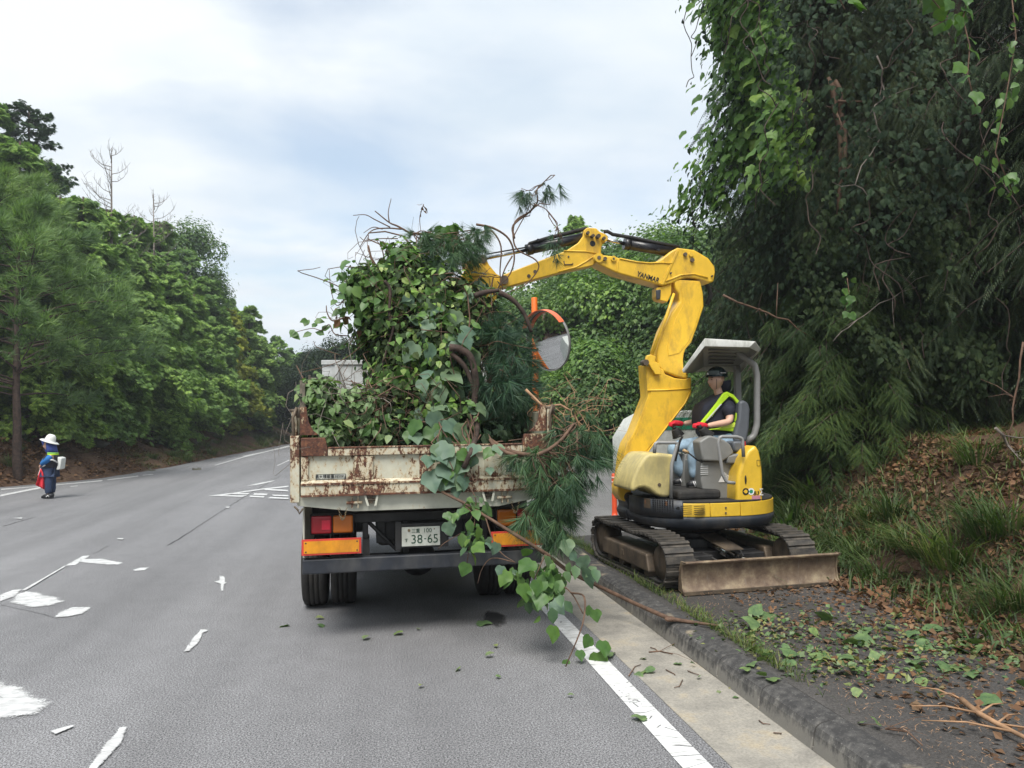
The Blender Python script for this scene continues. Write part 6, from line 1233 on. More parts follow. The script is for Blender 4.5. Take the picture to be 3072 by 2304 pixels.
# ------------------------------------------------------------------ people
def head_mesh(c, fdir, k=1.):
    f = nz(np.array([fdir[0], fdir[1], 0.])); s = np.array([-f[1], f[0], 0]); u = np.array([0, 0, 1.]); V, F = [], []; n, m_ = 36, 28
    for i in range(m_+1):
        th = math.pi*i/m_
        for j in range(n):
            ph = 2*math.pi*j/n; a, b, z = math.sin(th)*math.cos(ph), math.sin(th)*math.sin(ph), math.cos(th)
            x, y, zz = a*.094, b*.074, z*.118
            if zz < 0: t = -zz/.118; y *= 1-.38*t*t; x = x*(1-.05*t) if x > 0 else x*(1-.55*t)
            if x > 0: x *= 1-.1*max(0, abs(y)/.074)
            g = lambda zc, yc, sz, sy: math.exp(-((zz-zc)/sz)**2-((abs(y)-yc)/sy)**2) if a > 0 else 0
            x += .032*g(-.024, 0, .018, .014)+.012*g(.0, 0, .02, .009)+.007*g(.03, .02, .012, .03)-.01*g(.008, .03, .013, .016)+.009*g(-.062, 0, .012, .02)+.011*g(-.098, 0, .016, .022)+.005*g(-.03, .04, .02, .015)
            V.append(np.array(c)+k*(f*x+s*y+u*zz))
    F = [(i*n+j, (i+1)*n+j, (i+1)*n+(j+1) % n, i*n+(j+1) % n) for i in range(m_) for j in range(n)]
    e = MB()
    for sg in (-1, 1): e.ell(np.array(c)+k*(s*sg*.074-f*.01-u*.005), (.018*k, .012*k, .03*k), 10, 8)
    return [(V, F), (e.v, e.f)], (f, s, u)
def face_bits(c, fr, parent, k=1.):
    f, s, u = fr; c = np.array(c)
    for sg in (-1, 1):
        mb = MB(); mb.ell(c+k*(f*.079+s*sg*.031+u*.006), (.009*k, .011*k, .0045*k), 8, 6); mb.build('eye', M_hair, parent)
        mb = MB(); a = c+k*(f*.088+s*sg*.018+u*.027); b = c+k*(f*.072+s*sg*.047+u*.029); mb.tube([a, b], .0035*k, 5); mb.build('eyebrow', M_hair, parent)
    mb = MB(); mb.ell(c+k*(f*.087-u*.06), (.007*k, .02*k, .006*k), 8, 6); mb.build('lips', plain('lips', (.4, .16, .13), .5), parent)
def hand_parts(wr, palm, grip, r=.009, fdown=(0, 0, -1), curl=None):     # palm centre, fingers wrapping round the thing at grip
    wr, palm, grip = map(np.array, (wr, palm, grip)); d = nz(palm-wr); fd = nz(np.array(fdown, float)); sd = nz(np.cross(d, fd)); out = []
    e = MB(); e.tube([wr, wr*.4+palm*.6, palm+d*.02], [.026, .034, .03], 12); out.append((e.v, e.f))
    for k in range(4):
        base = palm+d*.028+sd*((k-1.5)*.017); L = (.034, .039, .037, .03)[k]; a = base+d*L*.8+fd*.006; b = a+nz(fd+d*.15)*L*.8; c_ = b+nz(fd*.4-d)*L*.6
        e = MB(); e.tube([palm+sd*((k-1.5)*.012), base, a, b, c_], [.011, .0105, .01, .0095, .008], 8); out.append((e.v, e.f))
    e = MB(); b0 = palm-sd*.028-d*.005; e.tube([palm-sd*.012-d*.01, b0+fd*.012, b0+fd*.035+d*.015, b0+fd*.045+d*.035], [.014, .013, .011, .009], 8); out.append((e.v, e.f)); return out
def J(x, y, Y, r, fn=r4): return (at(*fn(x, y), Y), r)
op = empty('person', tuple(at(*r4(740, 960), 8.08)), 'seated excavator operator in dark helmet, lime vest, light jeans and red gloves gripping the levers', 'person')
jt = {'pel': J(745, 950, 8.08, .12), 'wai': J(735, 860, 8.08, .125), 'che': J(690, 720, 8.08, .135), 'nb': J(650, 600, 8.08, .07), 'nk': J(612, 535, 8.08, .052), 'hd': J(612, 470, 8.08, .05),
      'sn': J(700, 640, 7.93, .068), 'en': J(728, 800, 7.85, .045), 'wn': J(515, 838, 7.8, .03), 'sf': J(560, 640, 8.26, .068), 'ef': J(480, 790, 8.36, .045), 'wf': J(300, 818, 8.3, .03),
      'hn': J(700, 985, 7.97, .09), 'kn': J(392, 1015, 7.93, .068), 'an': J(405, 1320, 7.92, .042), 'hf': J(690, 985, 8.2, .09), 'kf': J(185, 1030, 8.24, .066), 'af': J(290, 1300, 8.24, .042)}
ed = [('pel', 'wai'), ('wai', 'che'), ('che', 'nb'), ('nb', 'nk'), ('nk', 'hd'), ('che', 'sn'), ('sn', 'en'), ('en', 'wn'), ('che', 'sf'), ('sf', 'ef'), ('ef', 'wf'), ('pel', 'hn'), ('hn', 'kn'), ('kn', 'an'), ('pel', 'hf'), ('hf', 'kf'), ('kf', 'af')]
core = me_arrays(skin('t', jt, ed, 2)); hc = at(*r4(600, 425), 8.07)+np.array([0, 0, .0]); hp_, fr_ = head_mesh(hc, (-1., -.12)); body = voxel('body', [core]+hp_, .011, M_skin, op); face_bits(hc, fr_, body)
def cloth(name, keys, edges, grow, mat, extra=None, sub=2):
    j2 = {k: (jt[k][0] if not (extra and k in extra) else extra[k], jt[k][1]+grow) for k in keys}; me = skin(name, j2, edges, sub); me.materials.clear(); o = link(name, me, mat, op)
    nz_ = bpy.data.textures.get('cl') or bpy.data.textures.new('cl', 'CLOUDS'); nz_.noise_scale = .06; d = o.modifiers.new('d', 'DISPLACE'); d.texture = nz_; d.strength = .018; d.mid_level = .5; return o
mid = lambda a, b, t: a*(1-t)+b*t
cloth('shirt', ['wai', 'che', 'nb', 'sn', 'en', 'sf', 'ef'], [('wai', 'che'), ('che', 'nb'), ('che', 'sn'), ('sn', 'en'), ('che', 'sf'), ('sf', 'ef')], .016, M_navy, {'en': mid(jt['sn'][0], jt['en'][0], .78), 'ef': mid(jt['sf'][0], jt['ef'][0], .78), 'nb': at(*r4(640, 575), 8.08)})
cloth('jeans', ['pel', 'hn', 'kn', 'an', 'hf', 'kf', 'af'], [('pel', 'hn'), ('hn', 'kn'), ('kn', 'an'), ('pel', 'hf'), ('hf', 'kf'), ('kf', 'af')], .018, M_jean)
def pr4(name, pts, y0, y1, mat, parent, bev=.004, seg=2): mb = MB(); mb.prism(poly(r4, pts, y0), (0, y1-y0, 0)); return fixn(mb.build(name, mat, parent, bev, seg))
vest = pr4('shirt_body', [(700, 530), (760, 560), (812, 622), (828, 670), (800, 730), (788, 800), (775, 888), (640, 872), (505, 868), (474, 808), (480, 700), (505, 640), (560, 605), (640, 560)], 7.92, 8.25, M_navy, op, .05, 4)
pr4('shirt_hem', [(505, 860), (640, 868), (778, 885), (790, 960), (700, 985), (540, 950), (505, 905)], 7.93, 8.23, M_navy, op, .04, 3)
vst = pr4('vest', [(665, 545), (700, 528), (740, 548), (650, 640), (575, 740), (492, 815), (465, 806), (545, 705), (612, 620)], 7.893, 7.93, M_hiv, op, .006)
pr4('vest_band', [(505, 872), (600, 862), (700, 842), (788, 795), (778, 892), (640, 876)], 7.893, 7.93, M_hiv, vst, .006); pr4('vest_edge', [(700, 528), (760, 556), (815, 618), (832, 670), (805, 730), (792, 800), (770, 800), (782, 730), (806, 668), (790, 635), (752, 588), (700, 562)], 7.89, 8.0, M_hiv, vst, .008)
pr4('vest_front', [(498, 640), (535, 640), (520, 700), (508, 740), (484, 806), (464, 792), (468, 712), (482, 665)], 8.06, 8.24, M_hiv, vst, .01)
pr4('reflective_strip', [(640, 838), (780, 812), (776, 850), (640, 862)], 7.886, 7.9, plain('lime_strip', (.7, .85, .1), .4), vst, .003); pr4('reflective_strip', [(640, 640), (652, 640), (520, 790), (505, 792)], 7.886, 7.9, M_silv, vst, .002)
pr4('chest_badge', [(530, 742), (565, 738), (568, 752), (532, 756)], 7.9, 7.915, M_inkw, vest, .001)
sh = cloth('sleeve', ['sn', 'en'], [('sn', 'en')], .032, M_navy, {'en': mid(jt['sn'][0], jt['en'][0], .8)})
mb = MB(); mb.tube([at(*r4(650, 600), 8.08), at(*r4(628, 545), 8.08)], [.09, .075], 14); mb.tube([at(*r4(690, 520), 8.08), at(*r4(675, 430), 8.08)], [.05, .075], 12); mb.build('collar_flap', M_navy, op)
g_n = voxel('glove', hand_parts(at(*r4(515, 838), 7.8), at(*r4(445, 828), 7.79), at(*r4(430, 850), 7.8), fdown=(-.1, .2, -1)), .006, M_glove, op)
g_f = voxel('glove', hand_parts(at(*r4(295, 818), 8.3), at(*r4(225, 812), 8.28), at(*r4(230, 830), 8.3), fdown=(-.1, .2, -1)), .006, M_glove, op)
for Y, (ax1, ay), (tx1, ty), (bx1, by) in ((7.92, (410, 1345), (350, 1415), (450, 1400)), (8.24, (300, 1320), (222, 1380), (350, 1370))):
    A0, T0, H0 = at(*r4(ax1, ay), Y), at(*r4(tx1, ty), Y), at(*r4(bx1, by), Y); mb = MB(); zb = zmat+.003; L = H0[0]-T0[0]
    pts = [(T0[0]-.02, zb+.03), (T0[0]+L*.15, zb+.035), (T0[0]+L*.45, zb+.045), (T0[0]+L*.7, zb+.06), (T0[0]+L*.9, zb+.075), (H0[0]+.03, zb+.06)]
    mb.tube([(x, Y-.01, z) for x, z in pts], [.02, .04, .045, .05, .055, .035], 14); mb.v = [(x, y, max(z, zb)) for x, y, z in mb.v]; so_ = mb.build('shoe', M_ink, op)
    for k in range(3): mb = MB(); x = T0[0]+L*(.42+.16*k); mb.tube([(x, Y-.058, zb+.012), (x-.022, Y-.05, zb+.07)], .006, 5); mb.build('shoe_stripe', M_inkw, so_)
    mb = MB(); mb.box((T0[0]-.015, Y-.055, zb-.002), (H0[0]+.035, Y+.035, zb+.014)); mb.build('sole', M_inkw if Y < 0 else M_rub, so_, .006)
f, s, u = fr_; mb = MB(); V = []
for i in range(9):
    th = (math.pi/2)*i/8
    for j in range(32): ph = 2*math.pi*j/32; V.append(hc+u*.05+f*math.sin(th)*math.cos(ph)*.122-f*.01+s*math.sin(th)*math.sin(ph)*.1+u*math.cos(th)*.108)
for j in range(32): ph = 2*math.pi*j/32; V.append(hc+u*.04+f*math.cos(ph)*(.148 if math.cos(ph) > 0 else .13)-f*.01+s*math.sin(ph)*.107)
mb.add(V, [(i*32+j, (i+1)*32+j, (i+1)*32+(j+1) % 32, i*32+(j+1) % 32) for i in range(9) for j in range(32)], True); hm = mb.build('helmet', M_helm, op); so = hm.modifiers.new('s', 'SOLIDIFY'); so.thickness = .004
def hband(name, a0, a1, z0, z1, mat, off=.004):
    mb = MB(); V = []; n = 14
    for i in range(n+1):
        ph = a0+(a1-a0)*i/n
        for z in (z0, z1): kz = math.sqrt(max(0, 1-((z-.05)/.108)**2)); V.append(hc+u*z+f*(math.cos(ph)*(.125+off)*kz-.01)+s*math.sin(ph)*(.1+off)*kz)
    mb.add(V, [(2*i, 2*i+2, 2*i+3, 2*i+1) for i in range(n)], True); return mb.build(name, mat, hm)
hband('goggles', R(-20), R(75), .058, .105, M_lens, .009); hband('helmet_strap', R(75), R(150), .07, .088, M_silv if 0 else M_blk, .006); hband('helmet_lettering', R(82), R(118), .074, .083, M_inkw, .008)
q = hc+u*.07+f*.118+s*.03; mb = MB(); mb.ell(q+f*.01, (.012, .014, .014), 10, 6); mb.build('emblem', M_silv, hm); mb = MB(); mb.tube([hc+s*.07+f*.04+u*.01, hc+s*.05+f*.03-u*.1], .003, 4); mb.build('chin_strap', M_blk, hm)
# flag person
def r6(x, y): return (100+x/6.91, 1280+y/6.91)
FY = 20.74
def K(x, y, dy, r): return (at(*r6(x, y), FY+dy), r)
fp_ = empty('person', tuple(gnd(*p(100, 1077))), 'flag person in white sun hat, blue neck cloth and navy trousers at the road edge', 'person')
g0 = at(*r6(300, 1490), FY)[2]
j3 = {'pel': K(330, 880, 0, .14), 'wai': K(350, 800, 0, .165), 'che': K(390, 640, 0, .15), 'nb': K(370, 540, 0, .08), 'nk': K(340, 480, 0, .055), 'hd': K(320, 430, 0, .06), 'sn': K(380, 590, -.17, .07), 'en': K(285, 700, -.24, .05), 'wn': K(150, 800, -.1, .035), 'sf': K(370, 590, .17, .07), 'ef': K(250, 690, .2, .05), 'wf': K(150, 810, .06, .035),
      'hn': K(310, 920, -.09, .1), 'kn': K(320, 1160, -.1, .075), 'an': K(310, 1410, -.1, .06), 'hf': K(380, 920, .1, .1), 'kf': K(385, 1160, .1, .075), 'af': K(390, 1390, .1, .06)}
jt = j3; core = me_arrays(skin('t', j3, ed, 2)); hc = at(*r6(300, 385), FY-.02); hp_, fr_ = head_mesh(hc, (-.95, -.1)); fb = voxel('body', [core]+hp_+hand_parts(j3['wn'][0], at(*r6(140, 830), FY-.08), j3['wn'][0], fdown=(.3, .3, -.5)), .016, M_skin, fp_); face_bits(hc, fr_, fb); op_ = op; op = fp_
cloth('trousers', ['pel', 'hn', 'kn', 'an', 'hf', 'kf', 'af'], [('pel', 'hn'), ('hn', 'kn'), ('kn', 'an'), ('pel', 'hf'), ('hf', 'kf'), ('kf', 'af')], .02, M_navy2, {'pel': at(*r6(335, 940), FY)})
cloth('sleeve', ['sn', 'en', 'wn'], [('sn', 'en'), ('en', 'wn')], .022, M_blue, {'wn': mid(j3['en'][0], j3['wn'][0], .9)}); cloth('sleeve', ['sf', 'ef', 'wf'], [('sf', 'ef'), ('ef', 'wf')], .022, M_blue, {'wf': mid(j3['ef'][0], j3['wf'][0], .9)})
vs_ = cloth('vest', ['pel', 'wai', 'che', 'nb'], [('pel', 'wai'), ('wai', 'che'), ('che', 'nb')], .05, M_dvest, {'pel': at(*r6(325, 860), FY)})
def ribbon(name, pts, w, mat, parent, fn=r6): mb = MB(); mb.tube([at(*fn(x, y), Y) for x, y, Y in pts], w, 6); return mb.build(name, mat, parent)
ribbon('reflective_strip', [(320, 690, FY-.23), (400, 690, FY-.24), (500, 740, FY-.16)], .02, M_silv, vs_); ribbon('reflective_strip', [(180, 840, FY-.12), (240, 800, FY-.2)], .018, M_silv, vs_)
mb = MB(); mb.prism([at(*r6(x, y), FY-.14) for x, y in ((500, 625), (585, 655), (560, 880), (500, 900), (470, 890), (500, 800))], (0, .3, 0)); fixn(mb.build('tool_bag', M_wcloth, fp_, .02))
hat = MB(); V = []; hq = at(*r6(345, 290), FY); hf_ = nz(at(*r6(135, 262), FY)-at(*r6(522, 382), FY)); hs_ = np.array([0, 1., 0]); hu = nz(np.cross(hf_, hs_)); hu = hu if hu[2] > 0 else -hu
prof = [(0.005, .165), (.06, .155), (.1, .11), (.115, .04), (.12, .0), (.18, -.008), (.215, -.028)]
for r_, h_ in prof:
    for j in range(32): a = 2*math.pi*j/32; V.append(hq+hf_*math.cos(a)*r_*1.05+hs_*math.sin(a)*r_+hu*h_)
hat.add(V, [(i*32+j, i*32+(j+1) % 32, (i+1)*32+(j+1) % 32, (i+1)*32+j) for i in range(6) for j in range(32)], True); ho = hat.build('sun_hat', M_wcloth, fp_); so = ho.modifiers.new('s', 'SOLIDIFY'); so.thickness = .008
# neck cloth hanging from the brim
mb = MB(); V = []; n = 22
for i in range(n+1):
    a = R(88)+R(190)*i/n; wv = 1+.05*math.sin(i*1.9)
    q = hq-hf_*0+np.array([-.02, 0, 0]); top = q+hf_*math.cos(a)*.17+hs_*math.sin(a)*.14-hu*.01; bt = np.array([q[0]+.04-math.cos(a)*-.16*wv*(-1)*-1, q[1]+math.sin(a)*.17*wv, at(*r6(300, 565), FY)[2]])
    bt = np.array([q[0]+.03+.17*wv*(-math.cos(a)), bt[1], bt[2]]) ; V += [top, (top+bt)/2+[.0, 0, 0], bt]
mb.add(V, [(3*i+k, 3*i+3+k, 3*i+4+k, 3*i+1+k) for i in range(n) for k in (0, 1)], True); nc = mb.build('neck_cloth', M_blue2, fp_); so = nc.modifiers.new('s', 'SOLIDIFY'); so.thickness = .006
mb = MB(); mb.prism([at(*r6(x, y), FY+.12) for x, y in ((150, 275), (245, 300), (250, 430), (285, 560), (262, 540), (212, 430))], (0, .01, 0)); fixn(mb.build('cloth_fold', M_blue2, nc))
for yy in (548, 576): ribbon('lime_tape', [(290, yy, FY-.19), (400, yy+3, FY-.21), (522, yy, FY-.1)], .014, M_lime if yy < 560 else M_hiv, nc)
for dy, x0, x1, yb in ((-.1, 170, 420, 1490), (.1, 250, 420, 1450)):
    a_, b_ = at(*r6(x0, yb), FY+dy), at(*r6(x1, yb), FY+dy); mb = MB(); L = b_[0]-a_[0]; mb.tube([(a_[0]+L*t, FY+dy, h) for t, h in ((0, .04), (.2, .06), (.55, .07), (.75, .08), (1, .07))], [.025, .05, .055, .06, .045], 12); mb.v = [(x, y, max(z, .006)) for x, y, z in mb.v]; so_ = mb.build('shoe', M_ink, fp_)
    mb = MB(); mb.tube([(a_[0]+L*.45, FY+dy-.06, .05), (a_[0]+L*.6, FY+dy-.062, .09), (a_[0]+L*.7, FY+dy-.062, .05)], .012, 5); mb.build('shoe_stripe', M_inkw, so_)
fl_ = empty('signal_flag', tuple(at(*r6(140, 850), FY-.1)), 'red signal flag on a short stick held low by the flag person', 'flag')
mb = MB(); mb.tube([at(*r6(175, 800), FY-.08), at(*r6(100, 1010), FY-.16)], .012, 8); mb.build('stick', M_wcloth, fl_)
mb = MB(); rows = [((150, 870), (158, 870)), ((105, 1010), (215, 1000)), ((75, 1120), (245, 1120)), ((45, 1210), (262, 1240)), ((150, 1260), (240, 1310))]; V = []; n = 10
for (xa, ya), (xb, yb) in rows:
    for k in range(n+1): t = k/n; V.append(at(*r6(xa+(xb-xa)*t, ya+(yb-ya)*t), FY-.14+.05*math.sin(t*9+ya*.01)))
mb.add(V, [(i*(n+1)+k, i*(n+1)+k+1, (i+1)*(n+1)+k+1, (i+1)*(n+1)+k) for i in range(4) for k in range(n)], True); o = mb.build('flag_cloth', M_flag, fl_); so = o.modifiers.new('s', 'SOLIDIFY'); so.thickness = .006; op = op_
# ------------------------------------------------------------------ the load: vines, brush and pine
RL = np.random.default_rng(77)
def blobpts(rng, blobs, n, fn=r5, shell=.0):        # blobs: (x, y, Y, rx, ry, rY) traced in the picture at depth Y
    w = np.array([b[3]*b[4] for b in blobs], float)**.75; k = rng.choice(len(blobs), n, p=w/w.sum()); out = np.empty((n, 3)); nr = np.empty((n, 3))
    C = np.array([at(*fn(b[0], b[1]), b[2]) for b in blobs]); RX = np.array([abs(at(*fn(b[0]+b[3], b[1]), b[2])[0]-at(*fn(b[0], b[1]), b[2])[0]) for b in blobs]); RZ = np.array([abs(at(*fn(b[0], b[1]+b[4]), b[2])[2]-at(*fn(b[0], b[1]), b[2])[2]) for b in blobs]); RY = np.array([b[5] for b in blobs])
    u_ = rdir(rng, n); rr = (shell+(1-shell)*rng.random(n))**.5; rad = np.stack([RX[k], RY[k], RZ[k]], 1)
    return C[k]+u_*rr[:, None]*rad*(1+.17*rng.normal(size=(n, 1))), nz(u_/rad)
def leaves_stuff(name, parent, blobs, n, tmpl, size, mat, shell=.3, down=.7, jit=.8, fn=r5):
    pos, nr = blobpts(RL, blobs, n, fn, shell); nrm = nz(nr+np.array([0, -.2, .5])+jit*rdir(RL, n)); d = rdir(RL, n)*.7; d[:, 2] -= down; d -= (d*nrm).sum(1, keepdims=True)*nrm
    o = tag(link(name, arr_mesh(name, *scatter(tmpl, pos, frames(d, nrm), size*RL.uniform(.5, 1.3, n))), mat), kind='stuff'); adopt(parent, o); return o
def leaf_objs(parent, blobs, n, me, size, front=True, fn=r5, rng=RL):
    pos, nr = blobpts(rng, blobs, n*3, fn, .6)
    if front: q = np.argsort(nr[:, 1])[:n]; pos, nr = pos[q], nr[q]
    for k in range(min(n, len(pos))):
        nn = nz(nr[k]*.6+np.array([0, -.5, .5])+.6*rng.normal(size=3)); d = rng.normal(size=3)*.5+np.array([0, 0, -.9]); d -= (d@nn)*nn; add_leaf(parent, me, pos[k], frames(d[None], nn[None])[0], size*rng.uniform(.55, 1.2))
def wander(rng, a, b, n=9, amp=.08):
    a, b = np.array(a), np.array(b); t = np.linspace(0, 1, n)[:, None]; off = sum(rng.normal(size=(1, 3))*amp/(k*1.3)*np.sin(math.pi*k*t) for k in (1, 2, 3)); return a+(b-a)*t+off
def stems(parent, blobs, n, r, mat, rng=RL, L=(.3, 1.), fn=r5, name='stem', amp=.22, grav=-.2):
    mb = MB(); pos, nr = blobpts(rng, blobs, n, fn, .5)
    for k in range(n):
        d = rng.normal(size=3); d[2] += grav; e = pos[k]+nz(d)*rng.uniform(*L); P = wander(rng, pos[k], e, 8, amp); rk_ = r*rng.uniform(.4, 1.2); mb.tube(P, [rk_*(1-.6*i/8) for i in range(8)], 4, False)
    return tag(mb.build(name, mat, parent), kind='stuff')
KL = link_leaf_mesh(TK, L_kudzu); KL2 = link_leaf_mesh(TK, L_kudzu2); SL = link_leaf_mesh(TL, L_kudzu); SL2 = link_leaf_mesh(TL, L_kudzu2)
main = [(560, 560, 7.9, 200, 130, .55), (430, 560, 7.9, 110, 120, .4), (640, 430, 8.0, 110, 110, .4), (720, 620, 8.0, 260, 200, .7), (640, 850, 7.9, 210, 220, .7), (800, 900, 7.7, 200, 260, .6), (600, 1060, 7.7, 150, 180, .6), (780, 1180, 7.5, 220, 170, .5), (900, 700, 8.1, 180, 160, .5), (500, 760, 8.0, 120, 160, .5), (880, 1250, 7.3, 150, 120, .4), (560, 1250, 7.5, 180, 120, .6)]
vb = empty('vine_bundle', tuple(at(*r5(700, 900), 7.8)), 'huge tangled bundle of cut kudzu and vines lifted over the truck bed', 'cut vines')
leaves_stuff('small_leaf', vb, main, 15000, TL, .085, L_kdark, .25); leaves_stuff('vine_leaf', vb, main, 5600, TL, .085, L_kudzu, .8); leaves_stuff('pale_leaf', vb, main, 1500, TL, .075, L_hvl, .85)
leaf_objs(vb, main, 110, KL, .125); leaf_objs(vb, [(700, 620, 7.6, 120, 80, .3), (800, 820, 7.4, 200, 180, .3), (760, 1120, 7.2, 160, 150, .25), (900, 1230, 7.1, 140, 120, .2), (960, 640, 7.7, 80, 80, .2), (720, 480, 7.7, 110, 70, .2), (640, 400, 7.8, 80, 90, .2), (1050, 510, 8.1, 50, 50, .1)], 90, KL2, .17); leaf_objs(vb, [(600, 430, 7.7, 70, 80, .2), (560, 450, 7.7, 80, 40, .2), (870, 240, 8, 40, 40, .1), (1060, 540, 8.0, 40, 20, .1), (760, 860, 7.3, 50, 40, .1), (620, 1000, 7.3, 120, 70, .2)], 40, KL, .17)
leaf_objs(vb, [(400, 500, 7.6, 130, 110, .3), (350, 620, 7.6, 80, 120, .2), (480, 650, 7.5, 120, 100, .2)], 60, SL, .12)
stems(vb, main, 260, .005, M_bark3, L=(.2, .65), amp=.2); stems(vb, main, 30, .012, M_bark3, L=(.4, 1.0), amp=.2)
mb = MB()
for P_, Y, r_ in (([(870, 860), (930, 870), (985, 920), (1010, 1050), (1000, 1150), (1015, 1280), (985, 1400), (945, 1490)], 7.0, .036), ([(880, 890), (950, 960), (990, 1060), (1005, 1160)], 7.02, .026), ([(530, 510), (560, 560), (555, 680), (575, 760), (540, 880), (520, 940)], 7.3, .016), ([(1130, 570), (1200, 610), (1260, 680), (1300, 780)], 7.4, .028), ([(1000, 590), (1060, 570), (1130, 560)], 7.4, .03), ([(860, 880), (840, 800), (800, 700)], 7.3, .028), ([(1010, 1200), (960, 1280), (900, 1330)], 7.0, .026)):
    P3 = [at(*r5(x, y), Y-(.55 if y > 1330 else 0)) for x, y in P_]; fine = crom(P3)
    mb.tube(fine, [r_*(1-.4*i/len(fine)) for i in range(len(fine))], 8)
mb.build('branch', M_bark, vb)
for k in range(26):
    b0, bn = blobpts(RL, main[:6]+main[8:10], 1, r5, 1.); e0 = b0[0]+(bn[0]+np.array([0, 0, -.1])+.4*RL.normal(size=3))*RL.uniform(.12, .32); P_ = wander(RL, b0[0], e0, 7, .06); sm_ = MB(); sm_.tube(P_, [.004, .004, .003, .003, .002, .002, .0015], 4, False); tag(sm_.build('sprig_stem', M_bark3, vb))
    for t in range(2, 7):
        nn = nz(RL.normal(size=3)+np.array([0, -.6, .8])); d = RL.normal(size=3); d -= (d@nn)*nn; add_leaf(vb, SL, P_[t], frames(d[None], nn[None])[0], RL.uniform(.05, .1))
# looping dark vines round the arm's tip and bare twigs at the top left
mb = MB()
for P_, Y, r_ in (([(1010, 215), (1100, 235), (1180, 290), (1210, 380), (1190, 470), (1130, 540)], 8.2, .014), ([(1320, 110), (1290, 150), (1215, 200), (1205, 290), (1230, 350), (1320, 400), (1335, 450), (1270, 530), (1180, 570)], 8.1, .012), ([(1030, 260), (1090, 250), (1140, 330), (1135, 470), (1150, 560)], 8.2, .012), ([(1200, 380), (1160, 450), (1120, 560), (1050, 640)], 8.1, .01), ([(1320, 110), (1380, 140), (1430, 210), (1450, 290)], 8.0, .006),
    ([(680, 270), (600, 225), (555, 205), (480, 145)], 8, .012), ([(620, 240), (540, 235), (460, 250), (400, 335)], 8, .009), ([(555, 205), (550, 150), (565, 80)], 8, .007), ([(560, 230), (480, 190), (430, 165), (365, 168)], 8, .007), ([(600, 290), (500, 290), (430, 300), (400, 280)], 8, .006), ([(480, 440), (460, 390), (445, 325)], 7.9, .018), ([(530, 400), (515, 340), (490, 300)], 7.9, .008), ([(520, 240), (470, 230), (420, 260)], 8, .006),
    ([(330, 700), (260, 720), (230, 680), (225, 640)], 7.8, .01), ([(340, 800), (270, 790), (240, 740), (200, 770), (150, 760), (60, 780)], 7.7, .007), ([(430, 830), (350, 900), (250, 950), (80, 995)], 7.6, .006), ([(330, 600), (280, 640), (250, 560), (240, 450)], 7.8, .006), ([(300, 900), (180, 860), (160, 830)], 7.6, .005), ([(735, 110), (715, 180), (720, 250)], 8, .006)):
    P3 = [at(*r5(x, y), Y) for x, y in P_]; fine = crom(P3)
    mb.tube(fine, [r_*(1-.55*i/len(fine)) for i in range(len(fine))], 6)
tag(mb.build('bare_twig', M_bark3, vb), kind='stuff')
for x, y, sz in ((35, 785, .12), (75, 780, .1), (55, 765, .09), (110, 750, .1), (130, 720, .1), (160, 725, .11), (150, 785, .1), (200, 775, .11), (215, 795, .1), (150, 755, .08), (260, 760, .1)):
    n_l = nz(np.array([.3*RL.normal(), -1, .6])); d = RL.normal(size=3); d[2] -= .2; d -= (d@n_l)*n_l; add_leaf(vb, SL, at(*r5(x, y), 7.7), frames(d[None], n_l[None])[0], sz)
leaves_stuff('dead_leaf', vb, [(725, 130, 8, 15, 30, .05), (300, 690, 7.7, 20, 40, .1), (480, 800, 7.8, 80, 60, .2)], 60, TLL, .09, L_dry)
# brushwood heap in the left of the bed
lh = empty('brush_heap', tuple(at(*r5(300, 1250), 7.3)), 'heap of leafy brush and light twigs in the left corner of the truck bed', 'cut brush')
heap = [(190, 1100, 7.2, 90, 90, .35), (300, 1220, 7.2, 170, 130, .4), (420, 1180, 7.3, 130, 120, .4), (240, 1310, 7.0, 110, 70, .3), (480, 1300, 7.2, 160, 80, .4), (150, 1080, 7.3, 50, 50, .3)]
leaves_stuff('leaf', lh, heap, 3200, TL, .085, L_hvl, .3); leaves_stuff('dark_leaf', lh, heap, 1300, TL, .09, L_kdark, .0); leaf_objs(lh, heap, 70, link_leaf_mesh(TL, L_hvl), .11); stems(lh, heap, 80, .005, M_bark2, L=(.2, .6), amp=.15); stems(lh, [(500, 1200, 7.1, 60, 130, .25)], 90, .006, M_bark3, L=(.25, .6), amp=.15, grav=-.8)
bed = [(600, 1290, 8.2, 420, 80, 1.2), (800, 1330, 7.6, 300, 60, .8), (1000, 1300, 8.0, 250, 80, 1.0)]
bh = empty('bed_fill', tuple(at(*r5(700, 1330), 8.2)), 'low layer of dark cuttings covering the truck bed floor', 'cut brush'); leaves_stuff('leaf', bh, bed, 5000, TL, .11, L_kdark, .0)
